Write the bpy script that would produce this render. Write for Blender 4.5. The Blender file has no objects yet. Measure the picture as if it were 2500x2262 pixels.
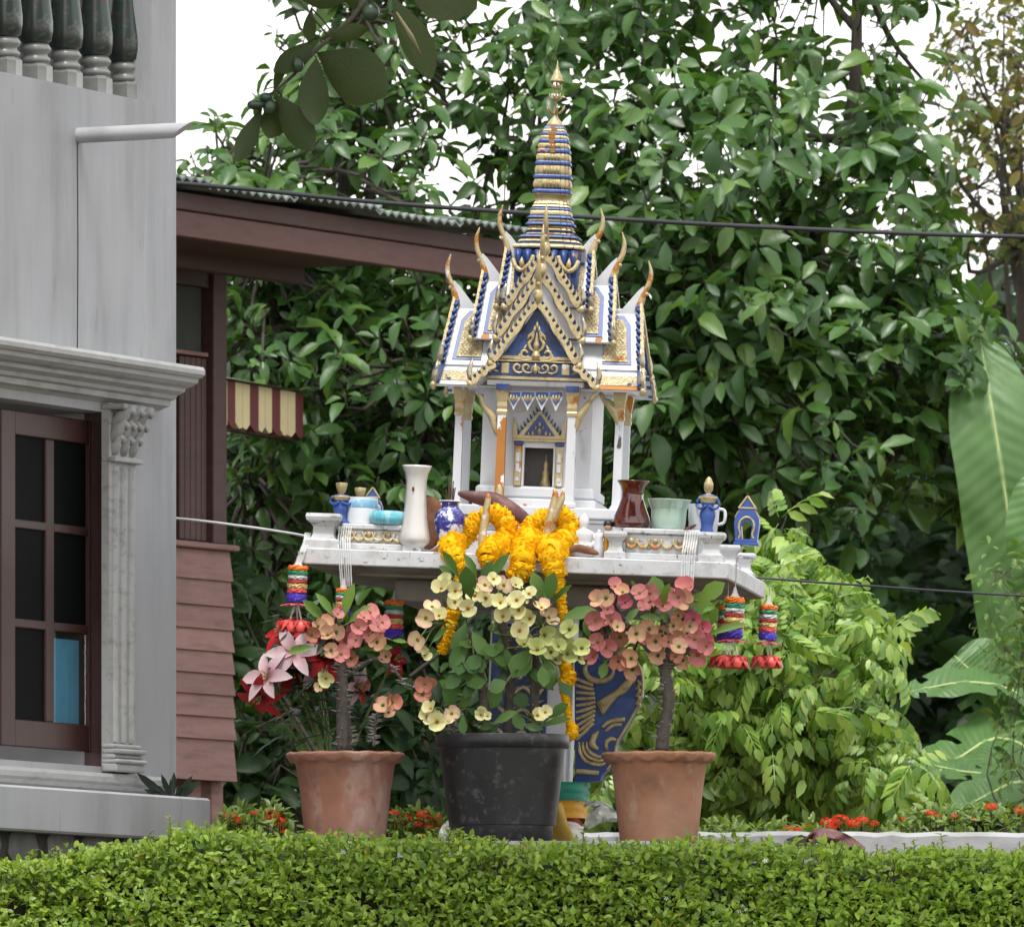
import bpy, bmesh, math, random
import numpy as np
from mathutils import Vector, Matrix, Euler
R = math.radians
random.seed(7); rng = np.random.default_rng(11)
sc = bpy.context.scene
col = sc.collection

# ---------------------------------------------------------------- camera
FPX = 32000.0; W0, H0 = 2500.0, 2262.0; HORIZON = 2800.0; EYE = 1.6
cam_d = bpy.data.cameras.new('camera'); cam = bpy.data.objects.new('camera', cam_d); col.objects.link(cam)
cam.location = (0, 0, EYE); cam.rotation_euler = (R(90), 0, 0)
cam_d.sensor_fit = 'HORIZONTAL'; cam_d.sensor_width = 36.0
cam_d.lens = 36.0 * FPX / W0
cam_d.shift_x = 0.0; cam_d.shift_y = (HORIZON - H0 / 2) / W0
cam_d.clip_start = 0.5; cam_d.clip_end = 4000
cam_d.dof.use_dof = True; cam_d.dof.focus_distance = 35.3; cam_d.dof.aperture_fstop = 17.0
sc.camera = cam

# ---------------------------------------------------------------- sky, sun, exposure
world = bpy.data.worlds.new('World'); sc.world = world; world.use_nodes = True
wn = world.node_tree.nodes; wl = world.node_tree.links; wn.clear()
SUN_EL, SUN_AZ = R(66), R(188)          # azimuth from +Y towards +X: behind the camera, a little to one side
sky = wn.new('ShaderNodeTexSky'); sky.sky_type = 'NISHITA'; sky.sun_disc = False
sky.sun_elevation = SUN_EL; sky.sun_rotation = SUN_AZ
sky.air_density = 2.0; sky.dust_density = 0.3; sky.ozone_density = 1.0
hs = wn.new('ShaderNodeHueSaturation'); hs.inputs['Saturation'].default_value = 0.10
bg = wn.new('ShaderNodeBackground'); bg.inputs['Strength'].default_value = 0.11
wo = wn.new('ShaderNodeOutputWorld')
wl.new(sky.outputs[0], hs.inputs['Color']); wl.new(hs.outputs[0], bg.inputs['Color']); wl.new(bg.outputs[0], wo.inputs['Surface'])
sun_d = bpy.data.lights.new('sun', 'SUN'); sun = bpy.data.objects.new('sun', sun_d); col.objects.link(sun)
sun_d.energy = 1.5; sun_d.angle = R(20); sun_d.color = (1.0, 0.97, 0.92)
sdir = Vector((math.sin(SUN_AZ) * math.cos(SUN_EL), math.cos(SUN_AZ) * math.cos(SUN_EL), math.sin(SUN_EL)))
sun.rotation_euler = (-sdir).to_track_quat('-Z', 'Y').to_euler(); sun.location = (0, 0, 30)
sc.view_settings.view_transform = 'Standard'; sc.view_settings.look = 'None'
sc.view_settings.exposure = 1.32; sc.view_settings.gamma = 1.0; sc.view_settings.use_curve_mapping = False

# ---------------------------------------------------------------- helpers
def P(px, py, Y):
    return Vector(((px - W0 / 2) / FPX * Y, Y, EYE + (HORIZON - py) / FPX * Y))
def ray(px, py):
    return Vector(((px - W0 / 2) / FPX, 1.0, (HORIZON - py) / FPX))
CAMP = Vector((0, 0, EYE))

def tag(o, label=None, cat=None, group=None, kind=None):
    if label: o['label'] = label
    if cat: o['category'] = cat
    if group: o['group'] = group
    if kind: o['kind'] = kind
    return o
def empty(name, loc=(0, 0, 0), label=None, cat=None, group=None, mat=None):
    o = bpy.data.objects.new(name, None); col.objects.link(o); o.empty_display_size = 0.05
    if mat is not None: o.matrix_world = mat
    else: o.location = loc
    return tag(o, label, cat, group)
def link(name, me, parent=None, mw=None):
    o = bpy.data.objects.new(name, me); col.objects.link(o)
    if parent is not None: o.parent = parent
    if mw is not None: o.matrix_basis = mw
    return o

class MB:
    """collects shapes into one mesh"""
    def __init__(s, sc_=1.0): s.v = []; s.f = []; s.m = []; s.sc = sc_; s.cur = 0
    def add(s, vs, fs):
        b = len(s.v); s.v += [tuple(x) for x in vs]
        for f in fs: s.f.append([i + b for i in f]); s.m.append(s.cur)
        return s
    def box(s, x0, x1, y0, y1, z0, z1, bev=0.0):
        if bev <= 0:
            vs = [(x, y, z) for z in (z0, z1) for y in (y0, y1) for x in (x0, x1)]
            return s.add(vs, [(0, 2, 3, 1), (4, 5, 7, 6), (0, 1, 5, 4), (2, 6, 7, 3), (0, 4, 6, 2), (1, 3, 7, 5)])
        b = bev; vs = []
        for z, i in ((z0, b), (z0 + b, 0), (z1 - b, 0), (z1, b)):
            xa, xb, ya, yb = x0 + i, x1 - i, y0 + i, y1 - i
            c = b if i == 0 else b * 0.5
            vs += [(xa + c, ya, z), (xb - c, ya, z), (xb, ya + c, z), (xb, yb - c, z), (xb - c, yb, z), (xa + c, yb, z), (xa, yb - c, z), (xa, ya + c, z)]
        fs = [tuple(range(7, -1, -1)), tuple(range(24, 32))]
        for k in range(3):
            for i in range(8): j = (i + 1) % 8; fs.append((k * 8 + i, k * 8 + j, k * 8 + 8 + j, k * 8 + 8 + i))
        return s.add(vs, fs)
    def loops(s, rings, cap0=True, cap1=True, closed=True):
        n = len(rings[0]); vs = [p for r in rings for p in r]; fs = []
        for k in range(len(rings) - 1):
            for i in range(n if closed else n - 1):
                j = (i + 1) % n; fs.append((k * n + i, k * n + j, k * n + n + j, k * n + n + i))
        if cap0: fs.append(tuple(range(n - 1, -1, -1)))
        if cap1: fs.append(tuple(range((len(rings) - 1) * n, len(rings) * n)))
        return s.add(vs, fs)
    def tube(s, pts, rad, n=8, flat=1.0):
        pts = [Vector(p) for p in pts]
        if not hasattr(rad, '__len__'): rad = [rad] * len(pts)
        rings = []; up = Vector((0.13, 0.31, 0.94)).normalized()
        for i, p in enumerate(pts):
            t = (pts[min(i + 1, len(pts) - 1)] - pts[max(i - 1, 0)]).normalized()
            a = t.cross(up)
            if a.length < 1e-3: a = t.cross(Vector((1, 0, 0)))
            a.normalize(); b = a.cross(t)
            rings.append([p + a * (rad[i] * math.cos(2 * math.pi * k / n)) + b * (rad[i] * flat * math.sin(2 * math.pi * k / n)) for k in range(n)])
        return s.loops(rings)
    def lathe(s, prof, n=24, c=(0, 0, 0), sect=None, capb=True, capt=True):
        rings = []
        for r, z in prof:
            ring = []
            for k in range(n):
                a = 2 * math.pi * k / n
                if sect: q = sect[k]; ring.append((c[0] + r * q[0], c[1] + r * q[1], c[2] + z))
                else: ring.append((c[0] + r * math.cos(a), c[1] + r * math.sin(a), c[2] + z))
            rings.append(ring)
        return s.loops(rings, capb, capt)
    def prism(s, poly, fmap, d0, d1):
        """poly: 2D outline; fmap(a,b,d) -> 3D"""
        n = len(poly); vs = [fmap(a, b, d0) for a, b in poly] + [fmap(a, b, d1) for a, b in poly]
        fs = [tuple(range(n - 1, -1, -1)), tuple(range(n, 2 * n))] + [(i, (i + 1) % n, n + (i + 1) % n, n + i) for i in range(n)]
        return s.add(vs, fs)
    def ball(s, c, r, n=10, m=6, sq=(1, 1, 1)):
        rings = []
        for k in range(1, m):
            th = math.pi * k / m
            rings.append([(c[0] + r * sq[0] * math.sin(th) * math.cos(2 * math.pi * i / n), c[1] + r * sq[1] * math.sin(th) * math.sin(2 * math.pi * i / n), c[2] - r * sq[2] * math.cos(th)) for i in range(n)])
        return s.loops(rings)
    def mesh(s, name, mats, smooth=False, fixn=True):
        me = bpy.data.meshes.new(name)
        k = s.sc
        me.from_pydata([(x * k, y * k, z * k) for x, y, z in s.v], [], s.f)
        for m in (mats if isinstance(mats, (list, tuple)) else [mats]): me.materials.append(m)
        if any(s.m): me.polygons.foreach_set('material_index', s.m)
        if fixn:
            bm = bmesh.new(); bm.from_mesh(me); bmesh.ops.recalc_face_normals(bm, faces=bm.faces); bm.to_mesh(me); bm.free()
        if smooth is True: me.polygons.foreach_set('use_smooth', [True] * len(me.polygons))
        elif smooth:
            me.polygons.foreach_set('use_smooth', [True] * len(me.polygons))
            try: me.set_sharp_from_angle(angle=R(smooth))
            except Exception: pass
        me.update(); return me
    def build(s, name, mats, parent=None, smooth=False, mw=None, label=None, kind=None):
        o = link(name, s.mesh(name, mats, smooth), parent, mw)
        if label: o['label'] = label
        if kind: o['kind'] = kind
        return o

def np_mesh(name, V, F, mats, smooth=True):
    me = bpy.data.meshes.new(name)
    nv, nf, k = len(V), len(F), F.shape[1]
    me.vertices.add(nv); me.vertices.foreach_set('co', np.asarray(V, np.float32).ravel())
    me.loops.add(nf * k); me.loops.foreach_set('vertex_index', np.asarray(F, np.int32).ravel())
    me.polygons.add(nf); me.polygons.foreach_set('loop_start', np.arange(0, nf * k, k, dtype=np.int32))
    me.polygons.foreach_set('loop_total', np.full(nf, k, np.int32))
    if smooth: me.polygons.foreach_set('use_smooth', np.ones(nf, bool))
    for m in (mats if isinstance(mats, (list, tuple)) else [mats]): me.materials.append(m)
    me.update(); me.validate(); return me
def scatter(tv, tf, M4):
    """template verts/tris stamped by many 4x4 matrices"""
    M4 = np.asarray(M4); n = len(M4)
    V = np.einsum('nij,vj->nvi', M4[:, :3, :3], tv) + M4[:, None, :3, 3]
    F = tf[None] + (np.arange(n) * len(tv))[:, None, None]
    return V.reshape(-1, 3), F.reshape(-1, 3)
def frame_m(pos, d, nrm, L, wid=None):
    """leaf matrix: local +Y along d, local +Z about nrm"""
    d = np.asarray(d, float); d /= np.linalg.norm(d) + 1e-9
    x = np.cross(d, nrm); l = np.linalg.norm(x)
    if l < 1e-4: x = np.cross(d, (0.3, 0.9, 0.2)); l = np.linalg.norm(x)
    x /= l; z = np.cross(x, d); m = np.eye(4)
    m[:3, 0] = x * (wid or L); m[:3, 1] = d * L; m[:3, 2] = z * L; m[:3, 3] = pos
    return m
def leaf_t(w=0.42, fold=0.12, droop=0.25, belly=0.5, rows=(0.0, 0.22, 0.5, 0.78, 1.0), tipw=0.0, wave=0.0):
    vs = []; fs = []; idx = []
    for k, t in enumerate(rows):
        y = t; z = -droop * t * t
        ww = w * 0.5 * (math.sin(math.pi * t ** (math.log(0.5) / math.log(belly))) if 0 < t < 1 else 0) ** 0.75
        if 0 < t < 1:
            b = len(vs); vs += [(-ww, y, z + fold * ww * 2 + wave * math.sin(7 * t)), (0, y, z), (ww, y, z + fold * ww * 2 - wave * math.sin(7 * t + 1))]; idx.append((b, b + 1, b + 2))
        else:
            b = len(vs); vs.append((0, y, z)); idx.append((b,))
    for k in range(len(rows) - 1):
        a, b = idx[k], idx[k + 1]
        if len(a) == 1: fs += [(a[0], b[1], b[0]), (a[0], b[2], b[1])]
        elif len(b) == 1: fs += [(a[0], a[1], b[0]), (a[1], a[2], b[0])]
        else: fs += [(a[0], a[1], b[1]), (a[0], b[1], b[0]), (a[1], a[2], b[2]), (a[1], b[2], b[1])]
    return np.array(vs, float), np.array(fs, int)
def smooth_path(pts, sub=4):
    pts = [Vector(p) for p in pts]; out = []
    for i in range(len(pts) - 1):
        p0, p1, p2, p3 = pts[max(i - 1, 0)], pts[i], pts[i + 1], pts[min(i + 2, len(pts) - 1)]
        for k in range(sub):
            t = k / sub; out.append(0.5 * ((2 * p1) + (p2 - p0) * t + (2 * p0 - 5 * p1 + 4 * p2 - p3) * t * t + (3 * p1 - p0 - 3 * p2 + p3) * t ** 3))
    out.append(pts[-1]); return out
def lerp_list(rs, n):
    return list(np.interp(np.linspace(0, len(rs) - 1, n), range(len(rs)), rs))

# ---------------------------------------------------------------- materials
def c4(c): return (c[0], c[1], c[2], 1.0)
def mat(name, base, rough=0.6, metal=0.0, spec=0.5, var=0.12, vscale=9.0, bump=0.0, bscale=80.0, layers=(), coat=0.0, rnd=0.0, stretch=None, alpha=1.0, trans=0.0, bumpkind='noise'):
    m = bpy.data.materials.new(name); m.use_nodes = True; nt = m.node_tree; N = nt.nodes; L = nt.links
    b = N['Principled BSDF']; tc = N.new('ShaderNodeTexCoord'); src = tc.outputs['Object']
    if stretch:
        mp = N.new('ShaderNodeMapping'); mp.inputs['Scale'].default_value = stretch; L.new(src, mp.inputs[0]); src = mp.outputs[0]
    rgb = N.new('ShaderNodeRGB'); rgb.outputs[0].default_value = c4(base); cur = rgb.outputs[0]
    def noise(scale, detail=4, vec=None, rg=0.55):
        n = N.new('ShaderNodeTexNoise'); n.inputs['Scale'].default_value = scale; n.inputs['Detail'].default_value = detail; n.inputs['Roughness'].default_value = rg
        L.new(vec or src, n.inputs['Vector']); return n.outputs['Fac']
    def mixc(fac, a, bb, mode='MIX'):
        x = N.new('ShaderNodeMix'); x.data_type = 'RGBA'; x.blend_type = mode
        for s_, v_ in ((0, fac), (6, a), (7, bb)):
            if hasattr(v_, 'is_linked') or hasattr(v_, 'node'): L.new(v_, x.inputs[s_])
            else: x.inputs[s_].default_value = v_ if s_ == 0 else c4(v_)
        return x.outputs[2]
    def rng_(fac, a, bb, c, d):
        r = N.new('ShaderNodeMapRange'); r.inputs[1].default_value = a; r.inputs[2].default_value = bb; r.inputs[3].default_value = c; r.inputs[4].default_value = d
        L.new(fac, r.inputs[0]); return r.outputs[0]
    if var:
        v = rng_(noise(vscale, 5), 0.25, 0.75, 1 - var, 1 + var)
        cb = N.new('ShaderNodeCombineColor'); [L.new(v, cb.inputs[i]) for i in range(3)]
        cur = mixc(1.0, cur, cb.outputs[0], 'MULTIPLY')
    if rnd:
        oi = N.new('ShaderNodeObjectInfo'); v = rng_(oi.outputs['Random'], 0, 1, 1 - rnd, 1 + rnd)
        cb = N.new('ShaderNodeCombineColor'); [L.new(v, cb.inputs[i]) for i in range(3)]
        cur = mixc(1.0, cur, cb.outputs[0], 'MULTIPLY')
    for lay in layers:      # (colour, scale, threshold, softness[, stretch, opacity])
        colr, s_, th, so = lay[:4]; vec = None
        if len(lay) > 4 and lay[4]:
            mp = N.new('ShaderNodeMapping'); mp.inputs['Scale'].default_value = lay[4]; L.new(tc.outputs['Object'], mp.inputs[0]); vec = mp.outputs[0]
        f = rng_(noise(s_, 6, vec, 0.6), th - so, th + so, 0, lay[5] if len(lay) > 5 else 1)
        cur = mixc(f, cur, colr)
    L.new(cur, b.inputs['Base Color'])
    b.inputs['Roughness'].default_value = rough; b.inputs['Metallic'].default_value = metal
    b.inputs['Specular IOR Level'].default_value = spec; b.inputs['Coat Weight'].default_value = coat; b.inputs['Coat Roughness'].default_value = 0.08
    if alpha < 1: b.inputs['Alpha'].default_value = alpha
    if trans: b.inputs['Transmission Weight'].default_value = trans
    if bump:
        bp = N.new('ShaderNodeBump'); bp.inputs['Strength'].default_value = bump; bp.inputs['Distance'].default_value = 0.004
        if bumpkind == 'scale':
            vo = N.new('ShaderNodeTexVoronoi'); vo.inputs['Scale'].default_value = bscale; L.new(src, vo.inputs['Vector']); L.new(vo.outputs['Distance'], bp.inputs['Height'])
        else: L.new(noise(bscale, 4), bp.inputs['Height'])
        L.new(bp.outputs[0], b.inputs['Normal'])
    return m
def leafmat(name, cols, rough=0.35, spec=0.5, transl=0.25, back=1.25, vein=0.0, tcol=None, bump=0.15):
    """cols: colours picked at random per leaf"""
    m = bpy.data.materials.new(name); m.use_nodes = True; nt = m.node_tree; N = nt.nodes; L = nt.links
    b = N['Principled BSDF']; out = N['Material Output']
    g = N.new('ShaderNodeNewGeometry'); oi = N.new('ShaderNodeObjectInfo')
    ad = N.new('ShaderNodeMath'); ad.operation = 'ADD'; L.new(g.outputs['Random Per Island'], ad.inputs[0]); L.new(oi.outputs['Random'], ad.inputs[1])
    fr = N.new('ShaderNodeMath'); fr.operation = 'FRACT'; L.new(ad.outputs[0], fr.inputs[0])
    rp = N.new('ShaderNodeValToRGB'); e = rp.color_ramp.elements
    while len(e) < len(cols): e.new(0.5)
    for i, c in enumerate(cols): e[i].position = i / max(1, len(cols) - 1); e[i].color = c4(c)
    L.new(fr.outputs[0], rp.inputs[0])
    tc = N.new('ShaderNodeTexCoord'); n = N.new('ShaderNodeTexNoise'); n.inputs['Scale'].default_value = 45; L.new(tc.outputs['Object'], n.inputs['Vector'])
    mr = N.new('ShaderNodeMapRange'); mr.inputs[3].default_value = 0.75; mr.inputs[4].default_value = 1.25; L.new(n.outputs['Fac'], mr.inputs[0])
    mx = N.new('ShaderNodeMix'); mx.data_type = 'RGBA'; mx.blend_type = 'MULTIPLY'; mx.inputs[0].default_value = 1
    cb = N.new('ShaderNodeCombineColor'); [L.new(mr.outputs[0], cb.inputs[i]) for i in range(3)]
    L.new(rp.outputs[0], mx.inputs[6]); L.new(cb.outputs[0], mx.inputs[7])
    bk = N.new('ShaderNodeMix'); bk.data_type = 'RGBA'; bk.blend_type = 'MULTIPLY'; bk.inputs[7].default_value = (back, back, back * 0.9, 1)
    L.new(g.outputs['Backfacing'], bk.inputs[0]); L.new(mx.outputs[2], bk.inputs[6])
    L.new(bk.outputs[2], b.inputs['Base Color']); b.inputs['Roughness'].default_value = rough; b.inputs['Specular IOR Level'].default_value = spec
    bp = N.new('ShaderNodeBump'); bp.inputs['Strength'].default_value = bump; bp.inputs['Distance'].default_value = 0.01
    L.new(n.outputs['Fac'], bp.inputs['Height']); L.new(bp.outputs[0], b.inputs['Normal'])
    tr = N.new('ShaderNodeBsdfTranslucent'); ms = N.new('ShaderNodeMixShader'); ms.inputs[0].default_value = transl
    tm = N.new('ShaderNodeMix'); tm.data_type = 'RGBA'; tm.blend_type = 'MULTIPLY'; tm.inputs[0].default_value = 1; tm.inputs[7].default_value = (1.6, 1.5, 0.6, 1)
    L.new(mx.outputs[2], tm.inputs[6]); L.new(tm.outputs[2], tr.inputs['Color'])
    L.new(b.outputs[0], ms.inputs[1]); L.new(tr.outputs[0], ms.inputs[2]); L.new(ms.outputs[0], out.inputs['Surface'])
    return m
# ---------------------------------------------------------------- shared materials
M_earth = mat('earth', (0.09, 0.07, 0.045), 0.95, var=0.35, vscale=3, bump=0.5, bscale=30)
M_grey = mat('grey_render', (0.365, 0.37, 0.392), 0.85, var=0.07, vscale=3.0, bump=0.10, bscale=160, layers=[((0.22, 0.22, 0.215), 2.4, 0.58, 0.13, (3, 3, 0.4), 0.6), ((0.15, 0.15, 0.145), 14.0, 0.68, 0.05, (1, 1, 0.25), 0.5), ((0.30, 0.31, 0.29), 6.0, 0.63, 0.12, (3, 3, 0.35), 0.5), ((0.44, 0.44, 0.45), 1.6, 0.58, 0.15, None, 0.6)])
M_greytrim = mat('grey_trim', (0.38, 0.38, 0.375), 0.7, var=0.10, vscale=14, bump=0.12, bscale=120, layers=[((0.13, 0.13, 0.11), 7.0, 0.64, 0.12, (6, 1, 6), 0.6)])
M_balus_grey = mat('baluster_glaze_grey', (0.22, 0.225, 0.21), 0.35, var=0.2, vscale=30, coat=0.2)
M_balus_green = mat('baluster_glaze_green', (0.028, 0.04, 0.033), 0.3, var=0.25, coat=0.15, layers=[((0.05, 0.03, 0.028), 22, 0.62, 0.08), ((0.15, 0.16, 0.15), 16, 0.60, 0.06), ((0.012, 0.05, 0.03), 12, 0.6, 0.06)])
M_winwood = mat('window_wood', (0.052, 0.020, 0.016), 0.5, var=0.22, vscale=8, stretch=(8, 8, 1), bump=0.15, bscale=60)
M_darkglass = mat('dark_glass', (0.006, 0.007, 0.007), 0.55, var=0, spec=0.02)
M_blueboard = mat('blue_board', (0.20, 0.58, 0.85), 0.6, var=0.06)
M_clearglass = mat('clear_glass', (0.9, 0.95, 0.95), 0.02, var=0, trans=1.0)
M_rubble = mat('rubble_stone', (0.19, 0.19, 0.18), 0.9, var=0.3, vscale=20, bump=0.6, bscale=60, rnd=0.3)
M_mortar = mat('dark_mortar', (0.05, 0.048, 0.044), 0.95, var=0.3, vscale=20, bump=0.5)
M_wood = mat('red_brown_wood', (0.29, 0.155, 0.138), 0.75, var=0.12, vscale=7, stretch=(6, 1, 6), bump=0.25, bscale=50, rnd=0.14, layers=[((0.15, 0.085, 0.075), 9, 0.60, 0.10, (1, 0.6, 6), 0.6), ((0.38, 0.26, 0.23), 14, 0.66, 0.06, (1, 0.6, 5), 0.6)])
M_wooddark = mat('dark_wood_and_eave_shade', (0.075, 0.036, 0.032), 0.7, var=0.2, vscale=6, stretch=(6, 1, 6), bump=0.15, bscale=50, rnd=0.1)  # dark timber; on the upper wall it also carries the eave's shade as colour
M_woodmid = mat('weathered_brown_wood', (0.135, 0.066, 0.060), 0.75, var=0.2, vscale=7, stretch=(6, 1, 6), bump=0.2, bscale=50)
M_roofsheet = mat('green_roof_sheet', (0.17, 0.21, 0.185), 0.8, var=0.25, vscale=14, layers=[((0.09, 0.10, 0.09), 9, 0.58, 0.1)], rnd=0.15)
M_cream = mat('cream_paint', (0.72, 0.60, 0.34), 0.6, var=0.08, layers=[((0.35, 0.25, 0.14), 14, 0.68, 0.05, (6, 6, 1), 0.6)])
M_maroon = mat('maroon_paint', (0.16, 0.035, 0.045), 0.6, var=0.12)
M_screen = mat('window_screen', (0.03, 0.035, 0.028), 0.8, var=0.3)
M_cable = mat('black_cable', (0.022, 0.022, 0.028), 0.5, var=0.15)
M_cablepale = mat('pale_wire', (0.34, 0.34, 0.35), 0.5, var=0.1)
M_bark = mat('bark', (0.055, 0.045, 0.035), 0.9, var=0.35, vscale=14, stretch=(3, 3, 1), bump=0.7, bscale=40)
M_whitewall = mat('white_wall', (0.36, 0.36, 0.37), 0.85, var=0.12, vscale=5, bump=0.2, bscale=90, layers=[((0.10, 0.10, 0.10), 2.6, 0.63, 0.06, (1, 1, 0.4)), ((0.20, 0.20, 0.195), 6, 0.56, 0.12, (1, 1, 2), 0.7)])

# ---------------------------------------------------------------- ground: street, bank, raised garden
prof = [(-300, 0), (33.3, 0), (33.5, 1.62), (34.40, 1.66), (34.45, 2.31), (37, 2.32), (60, 2.36), (2500, 2.4)]
g = MB(); xs = [-1500, -60, -10, 10, 60, 1500]
g.add([(x, y, z) for y, z in prof for x in xs], [(k * 6 + i, k * 6 + i + 1, k * 6 + 7 + i, k * 6 + 6 + i) for k in range(len(prof) - 1) for i in range(5)])
tag(g.build('ground', M_earth), kind='structure')
TERR = 2.32

# ---------------------------------------------------------------- oblique house frames
class Facade:
    def __init__(s, ox, oy, phi):
        s.O = Vector((ox, oy, 0)); s.T = Vector((math.cos(R(phi)), math.sin(R(phi)), 0)); s.N = Vector((s.T.y, -s.T.x, 0))
        m = Matrix.Identity(4)
        for i in range(3): m[i][0] = s.N[i]; m[i][1] = s.T[i]; m[i][3] = s.O[i]
        s.M = m
    def s(s, px, n=0.0):
        k = (px - W0 / 2) / FPX; q = s.O + s.N * n
        return (k * q.y - q.x) / (s.T.x - k * s.T.y)
    def z(s, px, py, n=0.0):
        q = s.O + s.N * n + s.T * s.s(px, n); return EYE + (HORIZON - py) / FPX * q.y
    def px(s, n, ss):
        q = s.O + s.N * n + s.T * ss; return W0 / 2 + FPX * q.x / q.y
    def n_at(s, px, ss):
        a, b = -0.5, 1.5
        for _ in range(40):
            c = (a + b) / 2
            if s.px(c, ss) < px: a = c
            else: b = c
        return a

# ================================================================ grey rendered house
F = Facade((430 - 1250) * 36.0 / FPX, 36.0, 70.0)
gh = empty('grey_house', label='grey rendered house with balusters, a moulded window surround and brown window', cat='house', mat=F.M)
TH = 0.22; SL = -5.0
zs = F.z(370, 250); sj = F.s(370)                     # balcony opening sill, jamb
zwt = F.z(270, 1008); zwb = F.z(270, 1872); sw = F.s(271)   # window opening
ztop = zs + 1.35
w = MB()
w.box(-TH, 0, SL, 0, TERR - 0.1, zwb); w.box(-TH, 0, sw, 0, zwb, zwt); w.box(-TH, 0, SL, 0, zwt, zs)
w.box(-TH, 0, sj, 0, zs, zs + 1.0); w.box(-TH, 0, SL, 0, zs + 1.0, ztop)
w.box(-4.0, -TH, -0.2, 0, TERR - 0.1, ztop)          # return wall
w.box(-4.0, -TH, SL, -0.2, zs - 0.12, zs - 0.02)      # balcony floor
w.box(-1.75, -1.6, SL, -0.2, zs - 0.02, ztop)          # balcony back wall
w.box(-1.6, -TH, SL, -0.2, ztop - 0.1, ztop)
w.build('wall', M_grey, gh)
ss0 = F.s(188)
j = MB(); j.tube([(0.0005, ss0, F.z(188, 340)), (0.0005, ss0 + 0.004, F.z(188, 600)), (0.0005, ss0, F.z(188, 868))], 0.0022, 6); j.build('joint', M_mortar, gh)
# balusters
b = MB(); sq = 0.041
oct_ = [(sq, sq * 0.55), (sq * 0.55, sq), (-sq * 0.55, sq), (-sq, sq * 0.55), (-sq, -sq * 0.55), (-sq * 0.55, -sq), (sq * 0.55, -sq), (sq, -sq * 0.55)]
b.loops([[(x * k, y * k, z) for x, y in oct_] for k, z in ((1, 0), (1, 0.050), (0.78, 0.060))])
me_bb = b.mesh('baluster_base', M_balus_grey, 30)
b = MB(); RB = 1.22; b.lathe([(r0 * RB, z0) for r0, z0 in [(0.026, 0.058), (0.033, 0.063), (0.034, 0.070), (0.028, 0.078), (0.026, 0.084), (0.033, 0.090), (0.0355, 0.098), (0.031, 0.107), (0.028, 0.112)]], 20)
me_br = b.mesh('baluster_ring', M_balus_grey, True)
b = MB(); b.lathe([(r0 * RB, z0) for r0, z0 in [(0.028, 0.112), (0.036, 0.120), (0.039, 0.145), (0.0395, 0.17), (0.036, 0.205), (0.030, 0.26), (0.026, 0.32), (0.027, 0.36), (0.033, 0.42), (0.0395, 0.50), (0.039, 0.55), (0.03, 0.60), (0.03, 0.99)]], 20)
me_bd = b.mesh('baluster_body', M_balus_green, True)
s1 = F.s(305, -0.085); ds = s1 - F.s(233, -0.085)
for k in range(13):
    e = link('baluster', me_bd, gh, Matrix.Translation((-0.085, s1 - ds * k, zs)))
    link('baluster_base', me_bb, e); link('baluster_ring', me_br, e)
# drain pipe stub
zp = F.z(185, 330); sp = F.s(190); nend = F.n_at(470, sp); r_ = 0.021
p = MB(); ring = lambda n0, n1: [(n0 + (n1 - n0) * (0.5 - 0.5 * math.sin(a)), sp + r_ * math.cos(a), zp + r_ * math.sin(a) + n0 * 0.02) for a in [2 * math.pi * i / 18 for i in range(18)]]
p.loops([ring(-0.02, -0.02), ring(nend * 0.5, nend * 0.5), ring(nend, nend - 0.06)])
p.build('drain_pipe', M_grey, gh, 40)
# cornice over the window
sE = F.s(388); n1 = F.n_at(501, sE); zt = F.z(388, 897); zb = F.z(388, 1003)
h = zt - zb
cp = [(0, zt), (n1 * 0.96, zt - h * 0.02), (n1, zt - h * 0.10), (n1, zt - h * 0.20), (n1 * 0.93, zt - h * 0.27), (n1 * 0.86, zt - h * 0.28), (n1 * 0.84, zt - h * 0.38), (n1 * 0.72, zt - h * 0.46), (n1 * 0.58, zt - h * 0.50), (n1 * 0.56, zt - h * 0.58), (n1 * 0.40, zt - h * 0.66), (n1 * 0.36, zt - h * 0.74), (n1 * 0.26, zt - h * 0.78), (n1 * 0.24, zt - h * 0.9), (n1 * 0.12, zt - h * 0.94), (0, zb)]
c = MB(); c.prism(cp, lambda a, bb, d: (a, d, bb), SL, sE); c.build('cornice', M_greytrim, gh)
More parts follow.
